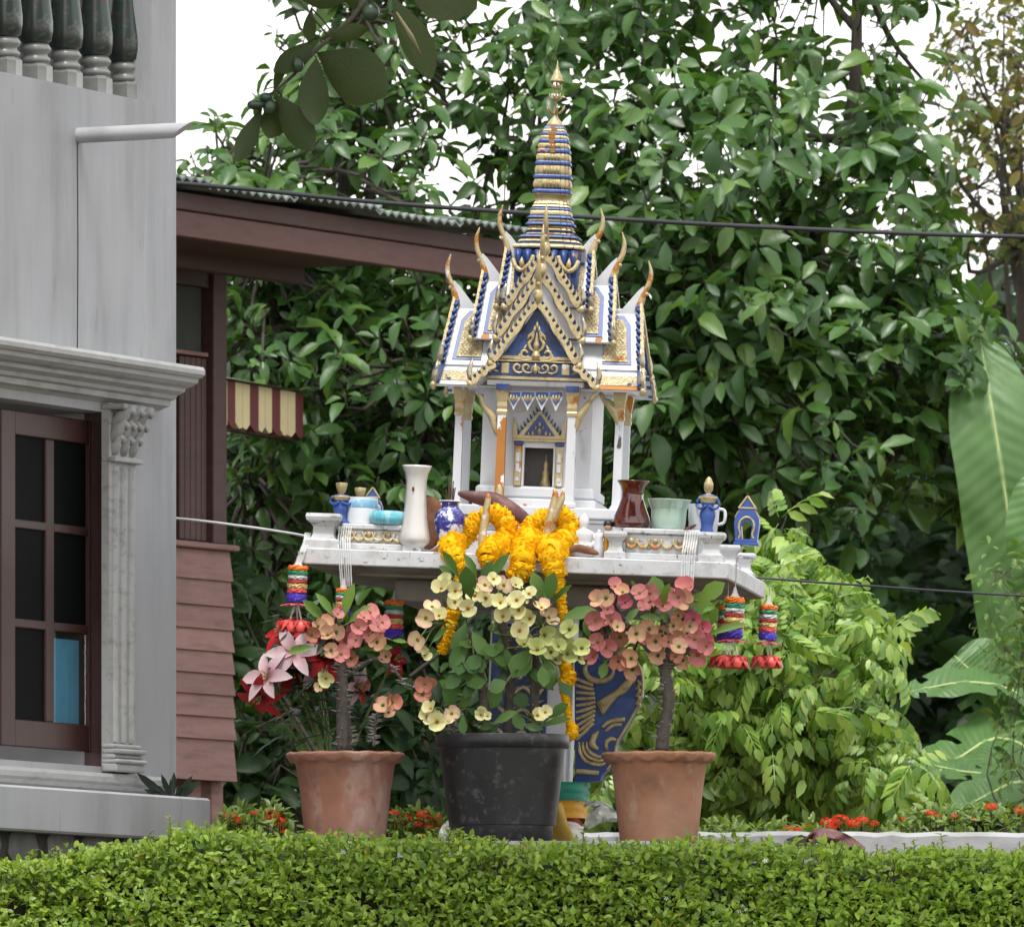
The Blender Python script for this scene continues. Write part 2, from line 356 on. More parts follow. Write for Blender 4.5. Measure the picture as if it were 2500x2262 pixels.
# window casements
nw = -0.055; wins = []
sA, sB = F.s(4, nw), F.s(267, nw); lw = sB - sA
zt0, zb0 = zwt - 0.02, F.z(267, 1838, nw)
def casement(off, board):
    cs = MB().box(nw - 0.03, nw - 0.026, sA + off + 0.01, sB + off - 0.01, zb0 + 0.01, zt0 - 0.01).build('window', M_mortar, gh)
    u = lambda px: F.s(px, nw) + off
    def mem(nm, p0, p1, z0, z1, d=0.0, m=M_winwood): return MB().box(nw - 0.02, nw + d, p0, p1, z0, z1, 0.003).build(nm, m, cs)
    zr = F.z(140, 1763, nw); za = F.z(110, 1070, nw)
    mem('stile', sA + off, u(38), zb0, zt0); mem('stile', u(219), sB + off, zb0, zt0)
    mem('rail', u(38), u(219), zb0, zr, -0.001); mem('rail', u(38), u(219), za, zt0, -0.001)
    zm = [F.z(128, 1528, nw), F.z(128, 1287, nw)]
    mem('glazing_bar', u(117), u(136), zr, za, -0.004)
    for q in zm:
        mem('glazing_bar', u(38), u(117), q - 0.012, q + 0.012, -0.003); mem('glazing_bar', u(136), u(219), q - 0.012, q + 0.012, -0.003)
    zz = [zr] + zm + [za]
    for i in range(3):
        for a_, b_, is2 in ((38, 117, 0), (136, 219, 1)):
            blue = board and i == 0 and is2
            MB().box(nw - 0.016, nw - 0.012, u(a_), u(b_), zz[i] + (0.012 if i else 0), zz[i + 1] - (0.012 if i < 2 else 0)).build('pane', M_clearglass if blue else M_darkglass, cs)
    if board: MB().box(nw - 0.024, nw - 0.021, u(137), u(208), zr + 0.002, zm[0] - 0.03).build('blue_board', M_blueboard, cs, label='sheet of bright blue board behind one pane')
casement(0, True); casement(-lw - 0.012, False)
MB().box(nw - 0.02, -0.01, sw - 0.006, sw, zwb, zwt).build('window_jamb', M_winwood, gh)
# pilaster
pa, pb = F.s(273, 0.03), F.s(338, 0.03)
ztc, zbc = zb, F.z(300, 1884, 0.03)
pl = MB().box(0, 0.022, pa, pb, zbc, ztc).build('pilaster', M_greytrim, gh)
for k in range(3):
    sc_ = pa + (pb - pa) * (0.2 + 0.3 * k); MB().tube([(0.021, sc_, zbc + 0.08), (0.021, sc_, ztc - 0.17)], 0.013, 10).build('flute', M_greytrim, pl, 40)
q = MB()
for n_, z0, z1 in ((0.046, zbc, zbc + 0.022), (0.052, zbc + 0.023, zbc + 0.034), (0.040, zbc + 0.035, zbc + 0.048), (0.050, zbc + 0.049, zbc + 0.062), (0.036, zbc + 0.063, zbc + 0.075)):
    q.box(0, n_, pa - 0.004, pb + n_ * 0.25, z0, z1, 0.004)
q.build('pilaster_base', M_greytrim, pl)
zc0 = F.z(330, 1128, 0.03)
cap = MB(); cap.box(0, 0.042, pa - 0.003, pb + 0.008, zc0 - 0.006, zc0 + 0.008, 0.003); cap.build('collar', M_greytrim, pl)
hcap = ztc - zc0
for r0, cnt, zf, nn, sz in ((0, 3, 0.32, 0.045, 0.02), (1, 4, 0.56, 0.06, 0.02), (2, 3, 0.80, 0.075, 0.022)):
    for k in range(cnt):
        y0 = pa + (pb - pa) * (k + 0.5) / cnt; zz_ = zc0 + hcap * zf; lm = MB()
        lm.tube([(0.018, y0, zz_ - 0.03), (nn * 0.7, y0, zz_), (nn, y0, zz_ + 0.014), (nn + 0.008, y0, zz_ + 0.004), (nn + 0.002, y0, zz_ - 0.006)], [0.016, sz * 0.85, sz * 0.6, sz * 0.45, 0.004], 8)
        lm.build('capital_leaf', M_greytrim, pl, True)
MB().box(0, 0.07, pa - 0.006, pb + 0.02, ztc - 0.018, ztc - 0.003, 0.004).build('capital_block', M_greytrim, pl)
# sill moulding
sS = F.s(372); nS = F.n_at(403, sS); zst = F.z(300, 1886, 0.03) - 0.002
sp_ = [(0, zst), (nS * 0.85, zst - 0.002), (nS, zst - 0.012), (nS, zst - 0.026), (nS * 0.8, zst - 0.034), (nS * 0.75, zst - 0.044), (nS * 0.5, zst - 0.050), (nS * 0.45, zst - 0.075), (0, zst - 0.08)]
MB().prism(sp_, lambda a, bb, d: (a, d, bb), SL, sS).build('window_sill', M_greytrim, gh)
# planter wall in front of the house
nP = 0.20; sPe = F.s(515, nP); zPt, zPb = F.z(515, 1948, nP), F.z(330, 2044, nP)
MB().box(0.001, nP, SL, sPe, zPb, zPt, 0.006).build('plinth_band', M_grey, gh)
MB().box(0.0005, nP - 0.07, SL, sPe - 0.02, TERR - 0.05, zPb - 0.001).build('footing', M_mortar, gh)
for k in range(9):
    rr = random.Random(k); s_ = F.s(20, nP) - 0.55 + k * 0.27; st = MB(); a0 = rr.uniform(0.10, 0.125)
    st.loops([[(nP - 0.075 + d * 1.0, s_ + rr.uniform(0.9, 1.1) * f * a0 * math.cos(t), (zPb + TERR) / 2 + 0.02 + rr.uniform(0.9, 1.1) * f * 0.065 * math.sin(t)) for t in [2 * math.pi * i / 9 for i in range(9)]] for d, f in ((0, 1.0), (0.012, 0.97), (0.018, 0.8))])
    st.build('rubble_stone', M_rubble, gh, 50)

# ================================================================ red-brown timber house
E0 = P(435, 575, 38.8)                                # a point on the eave fascia's lower edge
Wd = Facade((560 - 1250) * 40.5 / FPX, 40.5, 65.2)
wh = empty('timber_house', label='red-brown timber house with lapped boards under a corrugated green roof eave', cat='house', mat=Wd.M)
nE = (E0 - Wd.O).dot(Wd.N)
def zW(px, py, n=0.0): return Wd.z(px, py, n)
lines = [1350, 1412, 1475, 1532, 1586, 1640, 1692, 1746, 1801, 1902]
zl = [zW(500, y) for y in lines]
for i in range(len(lines) - 1):
    n0 = 0.002 + 0.0016 * i; bd = MB()
    pl_ = [(n0 - 0.03, zl[i + 1] - 0.003), (n0 + 0.018, zl[i + 1] - 0.003), (n0 + 0.004, zl[i] + 0.01), (n0 - 0.03, zl[i] + 0.01)]
    bd.prism(pl_, lambda a, bb, d: (a, d, bb), -3.0, -0.012); bd.build('lap_board', M_wood, wh)
sP = lambda px: Wd.s(px)
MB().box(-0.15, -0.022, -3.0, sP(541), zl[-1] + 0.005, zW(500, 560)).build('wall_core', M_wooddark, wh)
MB().box(-0.02, 0.03, -3.0, 0.015, zl[0] + 0.012, zl[0] + 0.03, 0.004).build('ledge', M_wood, wh)
za_, zb_ = zl[0] + 0.031, zW(500, 590)
sP = lambda px: Wd.s(px)
MB().box(-0.021, 0.022, sP(506), sP(531), za_, zb_, 0.003).build('corner_post', M_wooddark, wh)  # upper posts and planks in darker wood, painting in the shade under the eave
MB().box(-0.021, 0.012, sP(533), sP(546), za_, zb_, 0.003).build('corner_post', M_wooddark, wh)
for i in range(5):
    a0, a1 = 436 + i * 13.4, 436 + (i + 1) * 13.4 - 1.5
    MB().box(-0.021, 0.004, sP(a0), sP(a1), zW(470, 1318), zW(470, 872), 0.002).build('wall_plank', M_wooddark, wh)
MB().box(-0.021, 0.008, -3, sP(504), za_, zW(470, 1320)).build('panel_rail', M_wooddark, wh)
MB().box(-0.021, 0.016, -3, sP(498), zW(470, 868), zW(470, 858), 0.002).build('panel_rail', M_wood, wh)
MB().box(-0.021, -0.004, -3, sP(494), zW(470, 856), zW(470, 700)).build('window_screen', M_screen, wh)
MB().box(-0.021, 0.010, -3, sP(504), zW(470, 698), zb_, 0.002).build('panel_rail', M_wooddark, wh)
for a0, a1 in ((472, 506), (531, 560)):
    MB().box(-0.10, -0.02, sP(a0), sP(a1), TERR - 0.1, zl[-1], 0.004).build('stilt_post', M_wood, wh)
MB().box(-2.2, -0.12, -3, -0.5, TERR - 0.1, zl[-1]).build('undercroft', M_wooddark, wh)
# roof: fascia boards, soffit beam, corrugated sheets
def zE(py): return EYE + (HORIZON - py) / FPX * 38.8
sE0 = (E0 - Wd.O).dot(Wd.T) - 2.5; sE1 = Wd.s(1262, nE)
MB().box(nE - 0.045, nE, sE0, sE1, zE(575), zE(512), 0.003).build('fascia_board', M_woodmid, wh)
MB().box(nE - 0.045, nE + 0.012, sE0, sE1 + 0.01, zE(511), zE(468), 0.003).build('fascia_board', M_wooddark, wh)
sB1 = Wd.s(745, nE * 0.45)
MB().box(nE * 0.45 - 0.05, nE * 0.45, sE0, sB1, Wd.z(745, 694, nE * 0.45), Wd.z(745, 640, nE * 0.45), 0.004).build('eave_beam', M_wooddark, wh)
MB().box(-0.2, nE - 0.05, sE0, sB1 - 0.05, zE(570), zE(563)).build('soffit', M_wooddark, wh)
nsh = 6; Ls = (Wd.s(1300, nE) - Wd.s(430, nE)) / 4.0; st0 = Wd.s(436, nE) - 2 * Ls * 0.93
for k in range(nsh):
    a0 = st0 + k * Ls * 0.93; sh = MB(); top = []; nn_ = 44
    for i in range(nn_ + 1):
        y = a0 + Ls * i / nn_; zc_ = 0.0065 * math.cos(2 * math.pi * i / 4.0) + 0.012 * (k % 2)
        top.append((y, zc_))
    z0_ = zE(452); rows = []
    for d, up in ((0.09, 0.0), (-2.4, 0.13)):
        rows.append([(nE + d, y, z0_ + zc_ + up) for y, zc_ in top]); 
    vs = rows[0] + rows[1] + [(x, y, z - 0.008) for x, y, z in rows[0]] + [(x, y, z - 0.008) for x, y, z in rows[1]]
    m_ = nn_ + 1; fs = []
    for i in range(nn_):
        fs += [(i, i + 1, m_ + i + 1, m_ + i), (2 * m_ + i, 3 * m_ + i, 3 * m_ + i + 1, 2 * m_ + i + 1), (i, 2 * m_ + i, 2 * m_ + i + 1, i + 1), (m_ + i, m_ + i + 1, 3 * m_ + i + 1, 3 * m_ + i)]
    fs += [(0, m_, 3 * m_, 2 * m_), (nn_, 2 * m_ + nn_, 3 * m_ + nn_, m_ + nn_)]
    sh.add(vs, fs); sh.build('roof_sheet', M_roofsheet, wh)
# striped valance of a lean-to behind the timber house
Va = Facade((548 - 1250) * 42.0 / FPX, 42.0, 72.0)
va = empty('striped_awning', label='small awning with cream and maroon striped valance boards behind timber house', cat='awning', mat=Va.M)
cuts = [(545, 556, 0), (556, 575, 1), (575, 593, 0), (593, 611, 0), (611, 632, 1), (632, 648, 0), (648, 665, 0), (665, 685, 1), (685, 703, 0), (703, 722, 0), (722, 741, 1)]
zt_, zb_2 = Va.z(548, 928), Va.z(548, 1036)
for i, (a0, a1, mm) in enumerate(cuts):
    y0, y1 = Va.s(a0), Va.s(a1) - 0.004; dz = 0.0 if mm else 0.012 * (i % 2)
    MB().prism([(y0, zt_), (y1, zt_), (y1, zb_2 + dz), ((y0 + y1) / 2, zb_2 - 0.006), (y0, zb_2 + 0.012 - dz)], lambda a, bb, d: (d, a, bb), -0.02, 0.0).build('valance_board', M_maroon if mm else M_cream, va)
MB().prism([(-0.024, zt_ + 0.012), (0.03, zt_ + 0.004), (-0.024, zt_ + 0.004), (-1.2, zt_ + 0.22), (-1.2, zt_ + 0.24)], lambda a, bb, d: (a, d, bb), -0.1, Va.s(741) + 0.01).build('awning_roof', M_roofsheet, va)
MB().box(-0.06, -0.024, -0.1, Va.s(738), zb_2 - 0.012, zb_2 + 0.03).build('support_beam', M_wooddark, va)
MB().box(-0.7, -0.64, -0.1, -0.04, TERR - 0.1, zt_ + 0.1).build('awning_post', M_wooddark, va)

# ================================================================ cables
def cable(name, pts, r, m, label):
    o = MB().tube(smooth_path(pts, 6), r, 8).build(name, m, None, True); return tag(o, label, 'cable')
cable('power_cable', [P(-900, 350, 36.6), P(430, 447, 37.2), P(900, 492, 37.4), P(1400, 528, 37.6), P(1900, 556, 37.8), P(2500, 578, 38.0), P(3600, 596, 38.4)], 0.0068, M_cable, 'thick black cable strung behind the shrine spire and over the roof eave')
cable('white_wire', [P(120, 1240, 36.6), P(433, 1265, 36.4), P(600, 1285, 36.1), P(700, 1300, 35.6), P(745, 1308, 35.3)], 0.0036, mat('white_cord', (0.6, 0.6, 0.6), 0.7), 'thin white wire stretched from the house to the offering table')
cable('guy_wire', [P(1800, 1404, 36.2), P(1870, 1411, 36.6), P(2100, 1428, 37.0), P(2500, 1454, 37.2), P(3200, 1488, 37.5)], 0.0034, M_cable, 'thin dark wire running from the offering table past the banana leaves')

# ================================================================ low white wall at the garden's edge, ledge under the pots
Yw = 37.0
xw0, xw1 = P(1405, 0, Yw).x, P(2950, 0, Yw).x; zw1 = P(0, 2030, Yw).z
gw = MB(); nseg = 40; rw = random.Random(3); pf = []
for i in range(nseg + 1):
    x = xw0 + (xw1 - xw0) * i / nseg; d = [rw.uniform(-0.003, 0.003) for _ in range(4)]
    pf.append([(x, Yw + d[0], TERR - 0.05), (x, Yw + d[0], zw1 - 0.012 + d[1]), (x, Yw + 0.012, zw1 + d[1]), (x, Yw + 0.13, zw1 + d[2]), (x, Yw + 0.14, zw1 - 0.012), (x, Yw + 0.14, TERR - 0.05)])
gw.loops(pf); gwo = tag(gw.build('garden_wall', M_whitewall), 'low weathered white garden wall with a sooty black patch', 'wall')
rq = random.Random(5); MB().prism([(P(1952, 0, Yw).x + 0.045 * math.cos(t) * rq.uniform(0.7, 1.25), zw1 - 0.034 + 0.027 * math.sin(t) * rq.uniform(0.8, 1.1)) for t in [6.283 * i / 17 for i in range(17)]], lambda a, b_, d: (a, Yw + d, b_), -0.0055, -0.004).build('soot_stain', M_mortar, gwo)
ZL = P(0, 2053, 34.7).z
tag(MB().box(P(690, 0, 34.7).x, P(1660, 0, 34.7).x, 34.62, 35.95, TERR - 0.05, ZL, 0.01).build('pot_ledge', M_whitewall), 'low white plastered ledge carrying the flower pots', 'ledge')
# ================================================================ shrine frame (units: 1/900 m steps measured on the shrine)
S = 35.6 / FPX
B0 = P(1312, 1379, 35.6)
SM = Matrix.Translation(B0) @ Matrix.Rotation(R(2.3), 4, 'Y') @ Matrix.Rotation(R(-6.0), 4, 'Z')
SMi = SM.inverted()
def toL(px, py, v):
    """photo point -> (u, w) on the shrine's upright plane at depth v"""
    o = SMi @ CAMP; d = SMi.to_3x3() @ ray(px, py); t = (v * S - o.y) / d.y; q = o + d * t
    return q.x / S, q.z / S
def L2(px, py, v): u, w_ = toL(px, py, v); return (u, v, w_)
def LW(u, v, w_): return SM @ Vector((u * S, v * S, w_ * S))

ORANGE = (0.42, 0.16, 0.025)
M_white = mat('white_paint', (0.60, 0.61, 0.64), 0.45, var=0.05, vscale=6, bump=0.05, bscale=60, layers=[((0.30, 0.30, 0.29), 13, 0.65, 0.06, (1, 1, 0.5), 0.6), (ORANGE, 24, 0.70, 0.01)])
M_whitechip = mat('chipped_white_paint', (0.60, 0.61, 0.64), 0.5, var=0.06, vscale=6, bump=0.1, bscale=60, layers=[(ORANGE, 22, 0.60, 0.012, (1, 1, 0.35)), ((0.07, 0.06, 0.05), 30, 0.66, 0.02, (1, 1, 0.4))])
M_orangecol = mat('peeled_column_paint', ORANGE, 0.6, var=0.12, layers=[((0.78, 0.79, 0.80), 16, 0.58, 0.012, (1, 1, 0.5))])
M_orangeflat = mat('bare_undercoat', (0.36, 0.15, 0.03), 0.6, var=0.25, vscale=40)
M_whitetable = mat('cracked_white_paint', (0.57, 0.58, 0.60), 0.55, var=0.08, vscale=5, bump=0.35, bscale=45, layers=[((0.30, 0.29, 0.27), 5, 0.60, 0.1, None, 0.55), ((0.20, 0.19, 0.17), 26, 0.625, 0.025, (1, 1, 2.5), 0.9), ((0.07, 0.065, 0.06), 40, 0.66, 0.02, (2.5, 2.5, 0.6)), ((0.40, 0.39, 0.37), 12, 0.60, 0.05, None, 0.7)])
M_under = mat('bare_concrete', (0.27, 0.255, 0.225), 0.9, var=0.18, vscale=7, bump=0.2, bscale=60, layers=[((0.13, 0.12, 0.10), 6, 0.6, 0.12)])
M_gold = mat('gold_paint', (0.48, 0.385, 0.205), 0.38, metal=0.25, var=0.16, vscale=40, bump=0.25, bscale=140, layers=[((0.20, 0.13, 0.05), 45, 0.60, 0.08, None, 0.75), ((0.75, 0.66, 0.42), 30, 0.66, 0.06, None, 0.6)])
M_goldchip = mat('worn_gold_paint', (0.48, 0.385, 0.205), 0.4, metal=0.2, var=0.16, vscale=40, bump=0.2, bscale=120, layers=[(ORANGE, 20, 0.56, 0.02), ((0.72, 0.70, 0.66), 26, 0.63, 0.02)])
M_goldscale = mat('gold_scale_paint', (0.50, 0.41, 0.24), 0.45, metal=0.25, var=0.15, vscale=50, bump=0.9, bscale=130, bumpkind='scale', layers=[(ORANGE, 14, 0.66, 0.015)])
M_silver = mat('tarnished_silver_gold', (0.42, 0.37, 0.27), 0.3, metal=0.5, var=0.3, vscale=60, bump=0.3, bscale=120, layers=[((0.04, 0.05, 0.13), 40, 0.58, 0.04)])
M_blue = mat('royal_blue_paint', (0.017, 0.052, 0.20), 0.4, var=0.28, vscale=18, bump=0.1, bscale=80, layers=[((0.05, 0.11, 0.31), 15, 0.6, 0.06, None, 0.7), (ORANGE, 14, 0.675, 0.012)])
M_bluechip = mat('worn_blue_paint', (0.035, 0.08, 0.27), 0.45, var=0.25, vscale=18, layers=[(ORANGE, 15, 0.58, 0.015), ((0.5, 0.42, 0.36), 22, 0.64, 0.02)])
M_navy = mat('navy_paint', (0.012, 0.028, 0.095), 0.45, var=0.25, vscale=20, layers=[((0.03, 0.08, 0.26), 22, 0.55, 0.08)])
M_inner = mat('shrine_inside', (0.18, 0.17, 0.16), 0.8, var=0.2)
M_redpaint = mat('dark_red_lacquer', (0.20, 0.016, 0.02), 0.4, var=0.15)

# ================================================================ offering table
tb = empty('offering_table', label='white painted concrete offering table with cracked paint on a decorated pillar', cat='table', mat=SM)
T = lambda: MB(S)
HW = 515.0
sl = T(); n_ = 12; pts = []
sl.box(-HW, HW, -HW, HW, -40, 0, 3); sl.build('slab', M_whitetable, tb)
T().loops([[(x * a, y * a, z) for x, y in ((-1, -1), (1, -1), (1, 1), (-1, 1))] for a, z in ((HW - 8, -41), (HW - 60, -49), (HW - 108, -52), (HW - 110, -58))]).build('soffit_moulding', M_under, tb)
T().box(-HW + 205, HW - 205, -HW + 205, HW - 205, -112, -58.5, 4).build('support_block', M_under, tb)
ZP = -(B0.z - ZL) / S                     # ledge level below the table in shrine units
T().box(-98, 98, -98, 98, ZP - 10, -113, 3).build('pillar', M_white, tb)
T().box(-180, 180, -180, 180, ZP - 30, ZP + 22, 5).build('pillar_foot', M_white, tb)
# raised side tiers with ornament panels, and corner posts
def post(u, v, h, r, base=0):
    pr = [(1.0, 0), (1.0, 0.22), (0.72, 0.30), (0.62, 0.42), (0.62, 0.62), (0.78, 0.72), (1.0, 0.80), (1.06, 0.90), (1.0, 1.0)]
    m = T(); m.loops([[(u + sx * r * k, v + sy * r * k, base + h * z) for sx, sy in ((-1, -1), (1, -1), (1, 1), (-1, 1))] for k, z in pr]); return m.build('corner_post', M_whitetable, tb)
def tier(px0, px1, yt, v):
    a, _ = toL(px0, yt, v); b_, wt = toL(px1, yt, v)
    t = T(); t.box(a, b_, v, 300, 0.5, wt - 14, 2); o = t.build('tier', M_whitetable, tb)
    T().box(a - 6, b_ + 6, v - 8, v + 10, wt - 13.5, wt, 3).build('tier_rail', M_whitetable, o)
    T().box(a - 4, b_ + 4, v - 12, v - 0.5, 1, 16, 2).build('tier_foot', M_whitetable, o)
    nsc = 6
    for k in range(nsc):
        c = a + (b_ - a) * (k + 0.5) / nsc; hh = (wt - 30) * 0.5; m = T(); z0 = 17 + hh
        if k % 2 == 0:
            m.ball((c, v - 3, z0 + 6), 7, 8, 6, (1, .6, 1)); m.build('gold_rosette', M_gold, o, True)
        m = T(); cc = [(c - 16, v - 3, z0 + 10), (c - 10, v - 4, z0 - 4), (c, v - 4, z0 - 10), (c + 10, v - 4, z0 - 4), (c + 16, v - 3, z0 + 10)]
        m.tube(smooth_path(cc, 3), [3] * 4 + [5] * 5 + [3] * 4, 6); m.build('gold_swag', M_goldchip, o, True)
    return wt
wtL = tier(842, 985, 1282, -470); wtR = tier(1528, 1704, 1294, -470)
for px, py, v, h, r in ((790, 1350, -470, 84, 40), (1007, 1355, -475, 62, 22), (1503, 1358, -475, 66, 26), (1737, 1360, -470, 72, 30)):
    u, _ = toL(px, py, v); post(u, v, h, r)
u, _ = toL(1737, 1360, -470)
post(u + 6, -70, 62, 28); post(u + 6, 330, 62, 28); post(-u - 20, 330, 66, 30)
# decorated naga panel on the pillar's side
def arr(p): return [L2(x, y, -40) for x, y in p]
pan = [(1402, 1560), (1470, 1570), (1540, 1600), (1566, 1640), (1566, 1700), (1545, 1745), (1525, 1780), (1505, 1815), (1500, 1850), (1480, 1880), (1470, 1890), (1465, 1905), (1404, 1910)]
pm = T(); n = len(pan); fr_, bk_ = [L2(x, y, -46) for x, y in pan], []
for q in fr_: bk_.append((q[0], q[1] + 70, q[2]))
pm.add(fr_ + bk_, [tuple(range(n)), tuple(range(2 * n - 1, n - 1, -1))] + [(i, n + i, n + (i + 1) % n, (i + 1) % n) for i in range(n)])
pn = pm.build('naga_panel', M_blue, tb)
def gstroke(nm, pts, rad, m=M_gold, fl=0.6, v=-48):
    q = smooth_path([L2(x, y, v) for x, y in pts], 4); T().tube(q, lerp_list(rad, len(q)), 8).build(nm, m, pn, True)
gstroke('gold_border', pan[1:10], [2.5, 3.5, 3, 3.5, 3, 2.5])
for k in range(10):
    t = k / 9; x0, y0 = 1406, 1655 + t * 150; x1, y1 = 1448 + 6 * math.sin(t * 3), 1672 + t * 92
    gstroke('gold_feather', [(x0, y0), ((x0 + x1) / 2, (y0 + y1) / 2 + 1), (x1, y1)], [3.5, 5, 4.5])
gstroke('gold_scroll', [(1440, 1612), (1428, 1632), (1440, 1655), (1470, 1662), (1492, 1650), (1496, 1632), (1480, 1622)], [3, 6, 8, 8, 7, 5, 3])
for k in range(5):
    gstroke('gold_neck_scale', [(1458 + k * 3, 1718 + k * 6), (1490 + k * 3, 1700 - k * 1), (1525 + k * 4, 1682 - k * 6), (1545, 1655 + k * 3)], [4, 8, 9, 4])
for k in range(4):
    gstroke('gold_crest', [(1556, 1660 + k * 18), (1562, 1668 + k * 18), (1552, 1682 + k * 18)], [3, 6, 2])
for k in range(3):
    gstroke('gold_coil', [(1414 + k * 9, 1810), (1416 + k * 9, 1835 - k * 4), (1432 + k * 7, 1858 - k * 9), (1462, 1866 - k * 10), (1478, 1862 - k * 10)], [2.5, 4.5, 5, 5, 3])
gstroke('gold_flame', [(1460, 1828), (1446, 1815), (1452, 1795), (1462, 1784)], [4, 9, 8, 2]); gstroke('gold_flame', [(1470, 1775), (1490, 1760), (1526, 1755)], [4, 6, 6]); gstroke('gold_flame', [(1478, 1785), (1496, 1770), (1518, 1768)], [3, 5, 4])
gstroke('gold_flame', [(1482, 1830), (1480, 1812), (1492, 1802), (1504, 1806)], [3, 6, 6, 4]); gstroke('gold_ledge', [(1406, 1882), (1436, 1884), (1462, 1886)], [7, 7, 6])

fp = T().box(-92, 48, -106, -98.5, -560, -150, 2).build('pillar_panel', M_navy, tb)
for k in range(7):
    z0 = -190 - k * 54; T().tube(smooth_path([(-70, -107, z0), (-40, -109, z0 - 22), (-10, -109, z0 - 4), (18, -108, z0 - 26), (36, -107, z0 - 6)], 3), 5, 7).build('gold_scroll', M_gold, fp, True)
    T().ball((-60 + (k % 3) * 38, -108, z0 - 34), 8, 8, 6, (1, 0.5, 1)).build('gold_rosette', M_silver, fp, True)
# ================================================================ the spirit house
sh = empty('spirit_house', label='white blue and gold model shrine with stacked gables and ringed spire', cat='shrine', mat=SM)
for i, (hw, a, b_) in enumerate(((232, 1, 58), (212, 58.5, 70), (202, 70.5, 96), (212, 96.5, 106), (222, 106.5, 132))):
    T().box(-hw, hw, -hw, hw, a, b_, 3).build('base_step', M_white, sh)
for i, (d, h) in enumerate(((330, 34), (295, 68), (260, 102))): T().box(-58, 58, -d, -d + 40 if i < 2 else -223, 1, h, 2).build('stair', M_white, sh)
FL = 132.5
T().box(-150, 150, -150, 150, FL, FL + 22, 3).build('cella_plinth', M_white, sh); T().box(-144, 144, -144, 144, FL + 22.5, FL + 52, 6).build('cella_plinth', M_white, sh)
# cella walls with a doorway
ua, wa = toL(1276, 1221, -136); ub, wb = toL(1352, 1094, -136); uc = (ua + ub) / 2; hwD = (ub - ua) / 2
WT = 425; c0 = FL + 52.5
w = T(); w.box(-134, uc - hwD, -134, -122, c0, WT); w.box(uc + hwD, 134, -134, -122, c0, WT); w.box(uc - hwD, uc + hwD, -134, -122, wb, WT)
w.box(-134, -122, -121.9, 134, c0, WT); w.box(122, 134, -121.9, 134, c0, WT); w.box(-121.9, 121.9, 122, 134, c0, WT)
w.build('cella_wall', M_white, sh)
T().box(-121.8, 121.8, -60, -55, c0, WT - 2).build('inner_screen', M_inner, sh)
fg = T(); fg.lathe([(16, 0), (17, 8), (13, 12), (14, 22), (16, 26), (12, 34)], 16, (uc + 14, -95, wa)); fg.build('statue_base', M_redpaint, sh, 40)
fg = T(); fg.lathe([(13, 34), (14, 42), (9, 60), (10, 72), (5, 78), (7, 86), (6, 94), (2, 104), (1, 114)], 14, (uc + 14, -95, wa)); fg.build('statue_figure', M_gold, sh, True)
# door frame
for sx in (-1, 1):
    cx = uc + sx * (hwD + 15)
    o = T().box(cx - 9, cx + 9, -146, -134.5, c0, wb + 4, 2).build('door_column', M_goldchip, sh)
    for zz, hh in ((0.12, 0.10), (0.36, 0.22), (0.62, 0.24)):
        T().box(cx - 4.5, cx + 4.5, -148, -146.2, c0 + (wb - c0) * zz, c0 + (wb - c0) * (zz + hh), 1).build('white_inlay', M_white, o)
    T().box(cx - 11, cx + 11, -148, -146.1 + 12, wb + 4.5, wb + 14, 2).build('capital', M_blue, o)
    T().box(uc + sx * hwD - (0 if sx > 0 else 5), uc + sx * hwD + (5 if sx > 0 else 0), -139, -134.2, c0, wb + 6).build('door_jamb', M_white, sh)
# door pediment: flame-edged triangle
def fmap_front(v): return lambda a, b_, d: (a, v + d, b_)
def teeth_line(p0, p1, n, ln, lean=0.35, side=1):
    """points along p0->p1 with n flame teeth on the outer side"""
    p0, p1 = Vector((*p0, 0)), Vector((*p1, 0)); t = p1 - p0; L_ = t.length; t.normalize(); nrm = Vector((-t.y, t.x, 0)) * side; out = []
    for k in range(n):
        b_ = p0 + t * (L_ * k / n); st = L_ / n
        out += [b_, b_ + t * st * 0.28 + nrm * ln * 0.55, b_ + t * st * lean * -0.2 + nrm * ln + Vector((0, ln * 0.35, 0)), b_ + t * st * 0.62 + nrm * ln * 0.35]
    out.append(p1); return [(q.x, q.y) for q in out]
ap = toL(1314, 988, -140); zl0 = wb + 15
hb = 62
left_ = teeth_line((uc - hb + 8, zl0 + 8), (uc, ap[1] - 16), 9, 8, side=1)
right_ = teeth_line((uc, ap[1] - 16), (uc + hb - 8, zl0 + 8), 9, 8, side=1)
poly = [(uc - hb, zl0)] + [(uc - hb - 3, zl0 + 30), (uc - hb - 2, zl0 + 58), (uc - hb + 8, zl0 + 34)] + left_ + [(uc, ap[1])] + right_ + [(uc + hb - 8, zl0 + 34), (uc + hb + 2, zl0 + 58), (uc + hb + 3, zl0 + 30), (uc + hb, zl0)]
dp = T().prism(poly, fmap_front(-146), 0, 9).build('door_pediment', M_gold, sh)
T().prism([(uc - 38, zl0 + 14), (uc + 38, zl0 + 14), (uc, zl0 + 66)], fmap_front(-148.5), 0, 2).build('tympanum', M_blue, dp)
for k, (dx, dz, r_) in enumerate(((0, 24, 8), (-16, 20, 5), (16, 20, 5), (0, 42, 5), (-26, 18, 3.5), (26, 18, 3.5), (-9, 33, 3.5), (9, 33, 3.5))):
    m = T(); m.tube([(uc + dx, -150, zl0 + dz - r_), (uc + dx, -151, zl0 + dz), (uc + dx, -150, zl0 + dz + r_ * 1.4)], [r_ * 0.5, r_ * 0.7, 0.6], 7); m.build('gold_ornament', M_gold, dp, True)
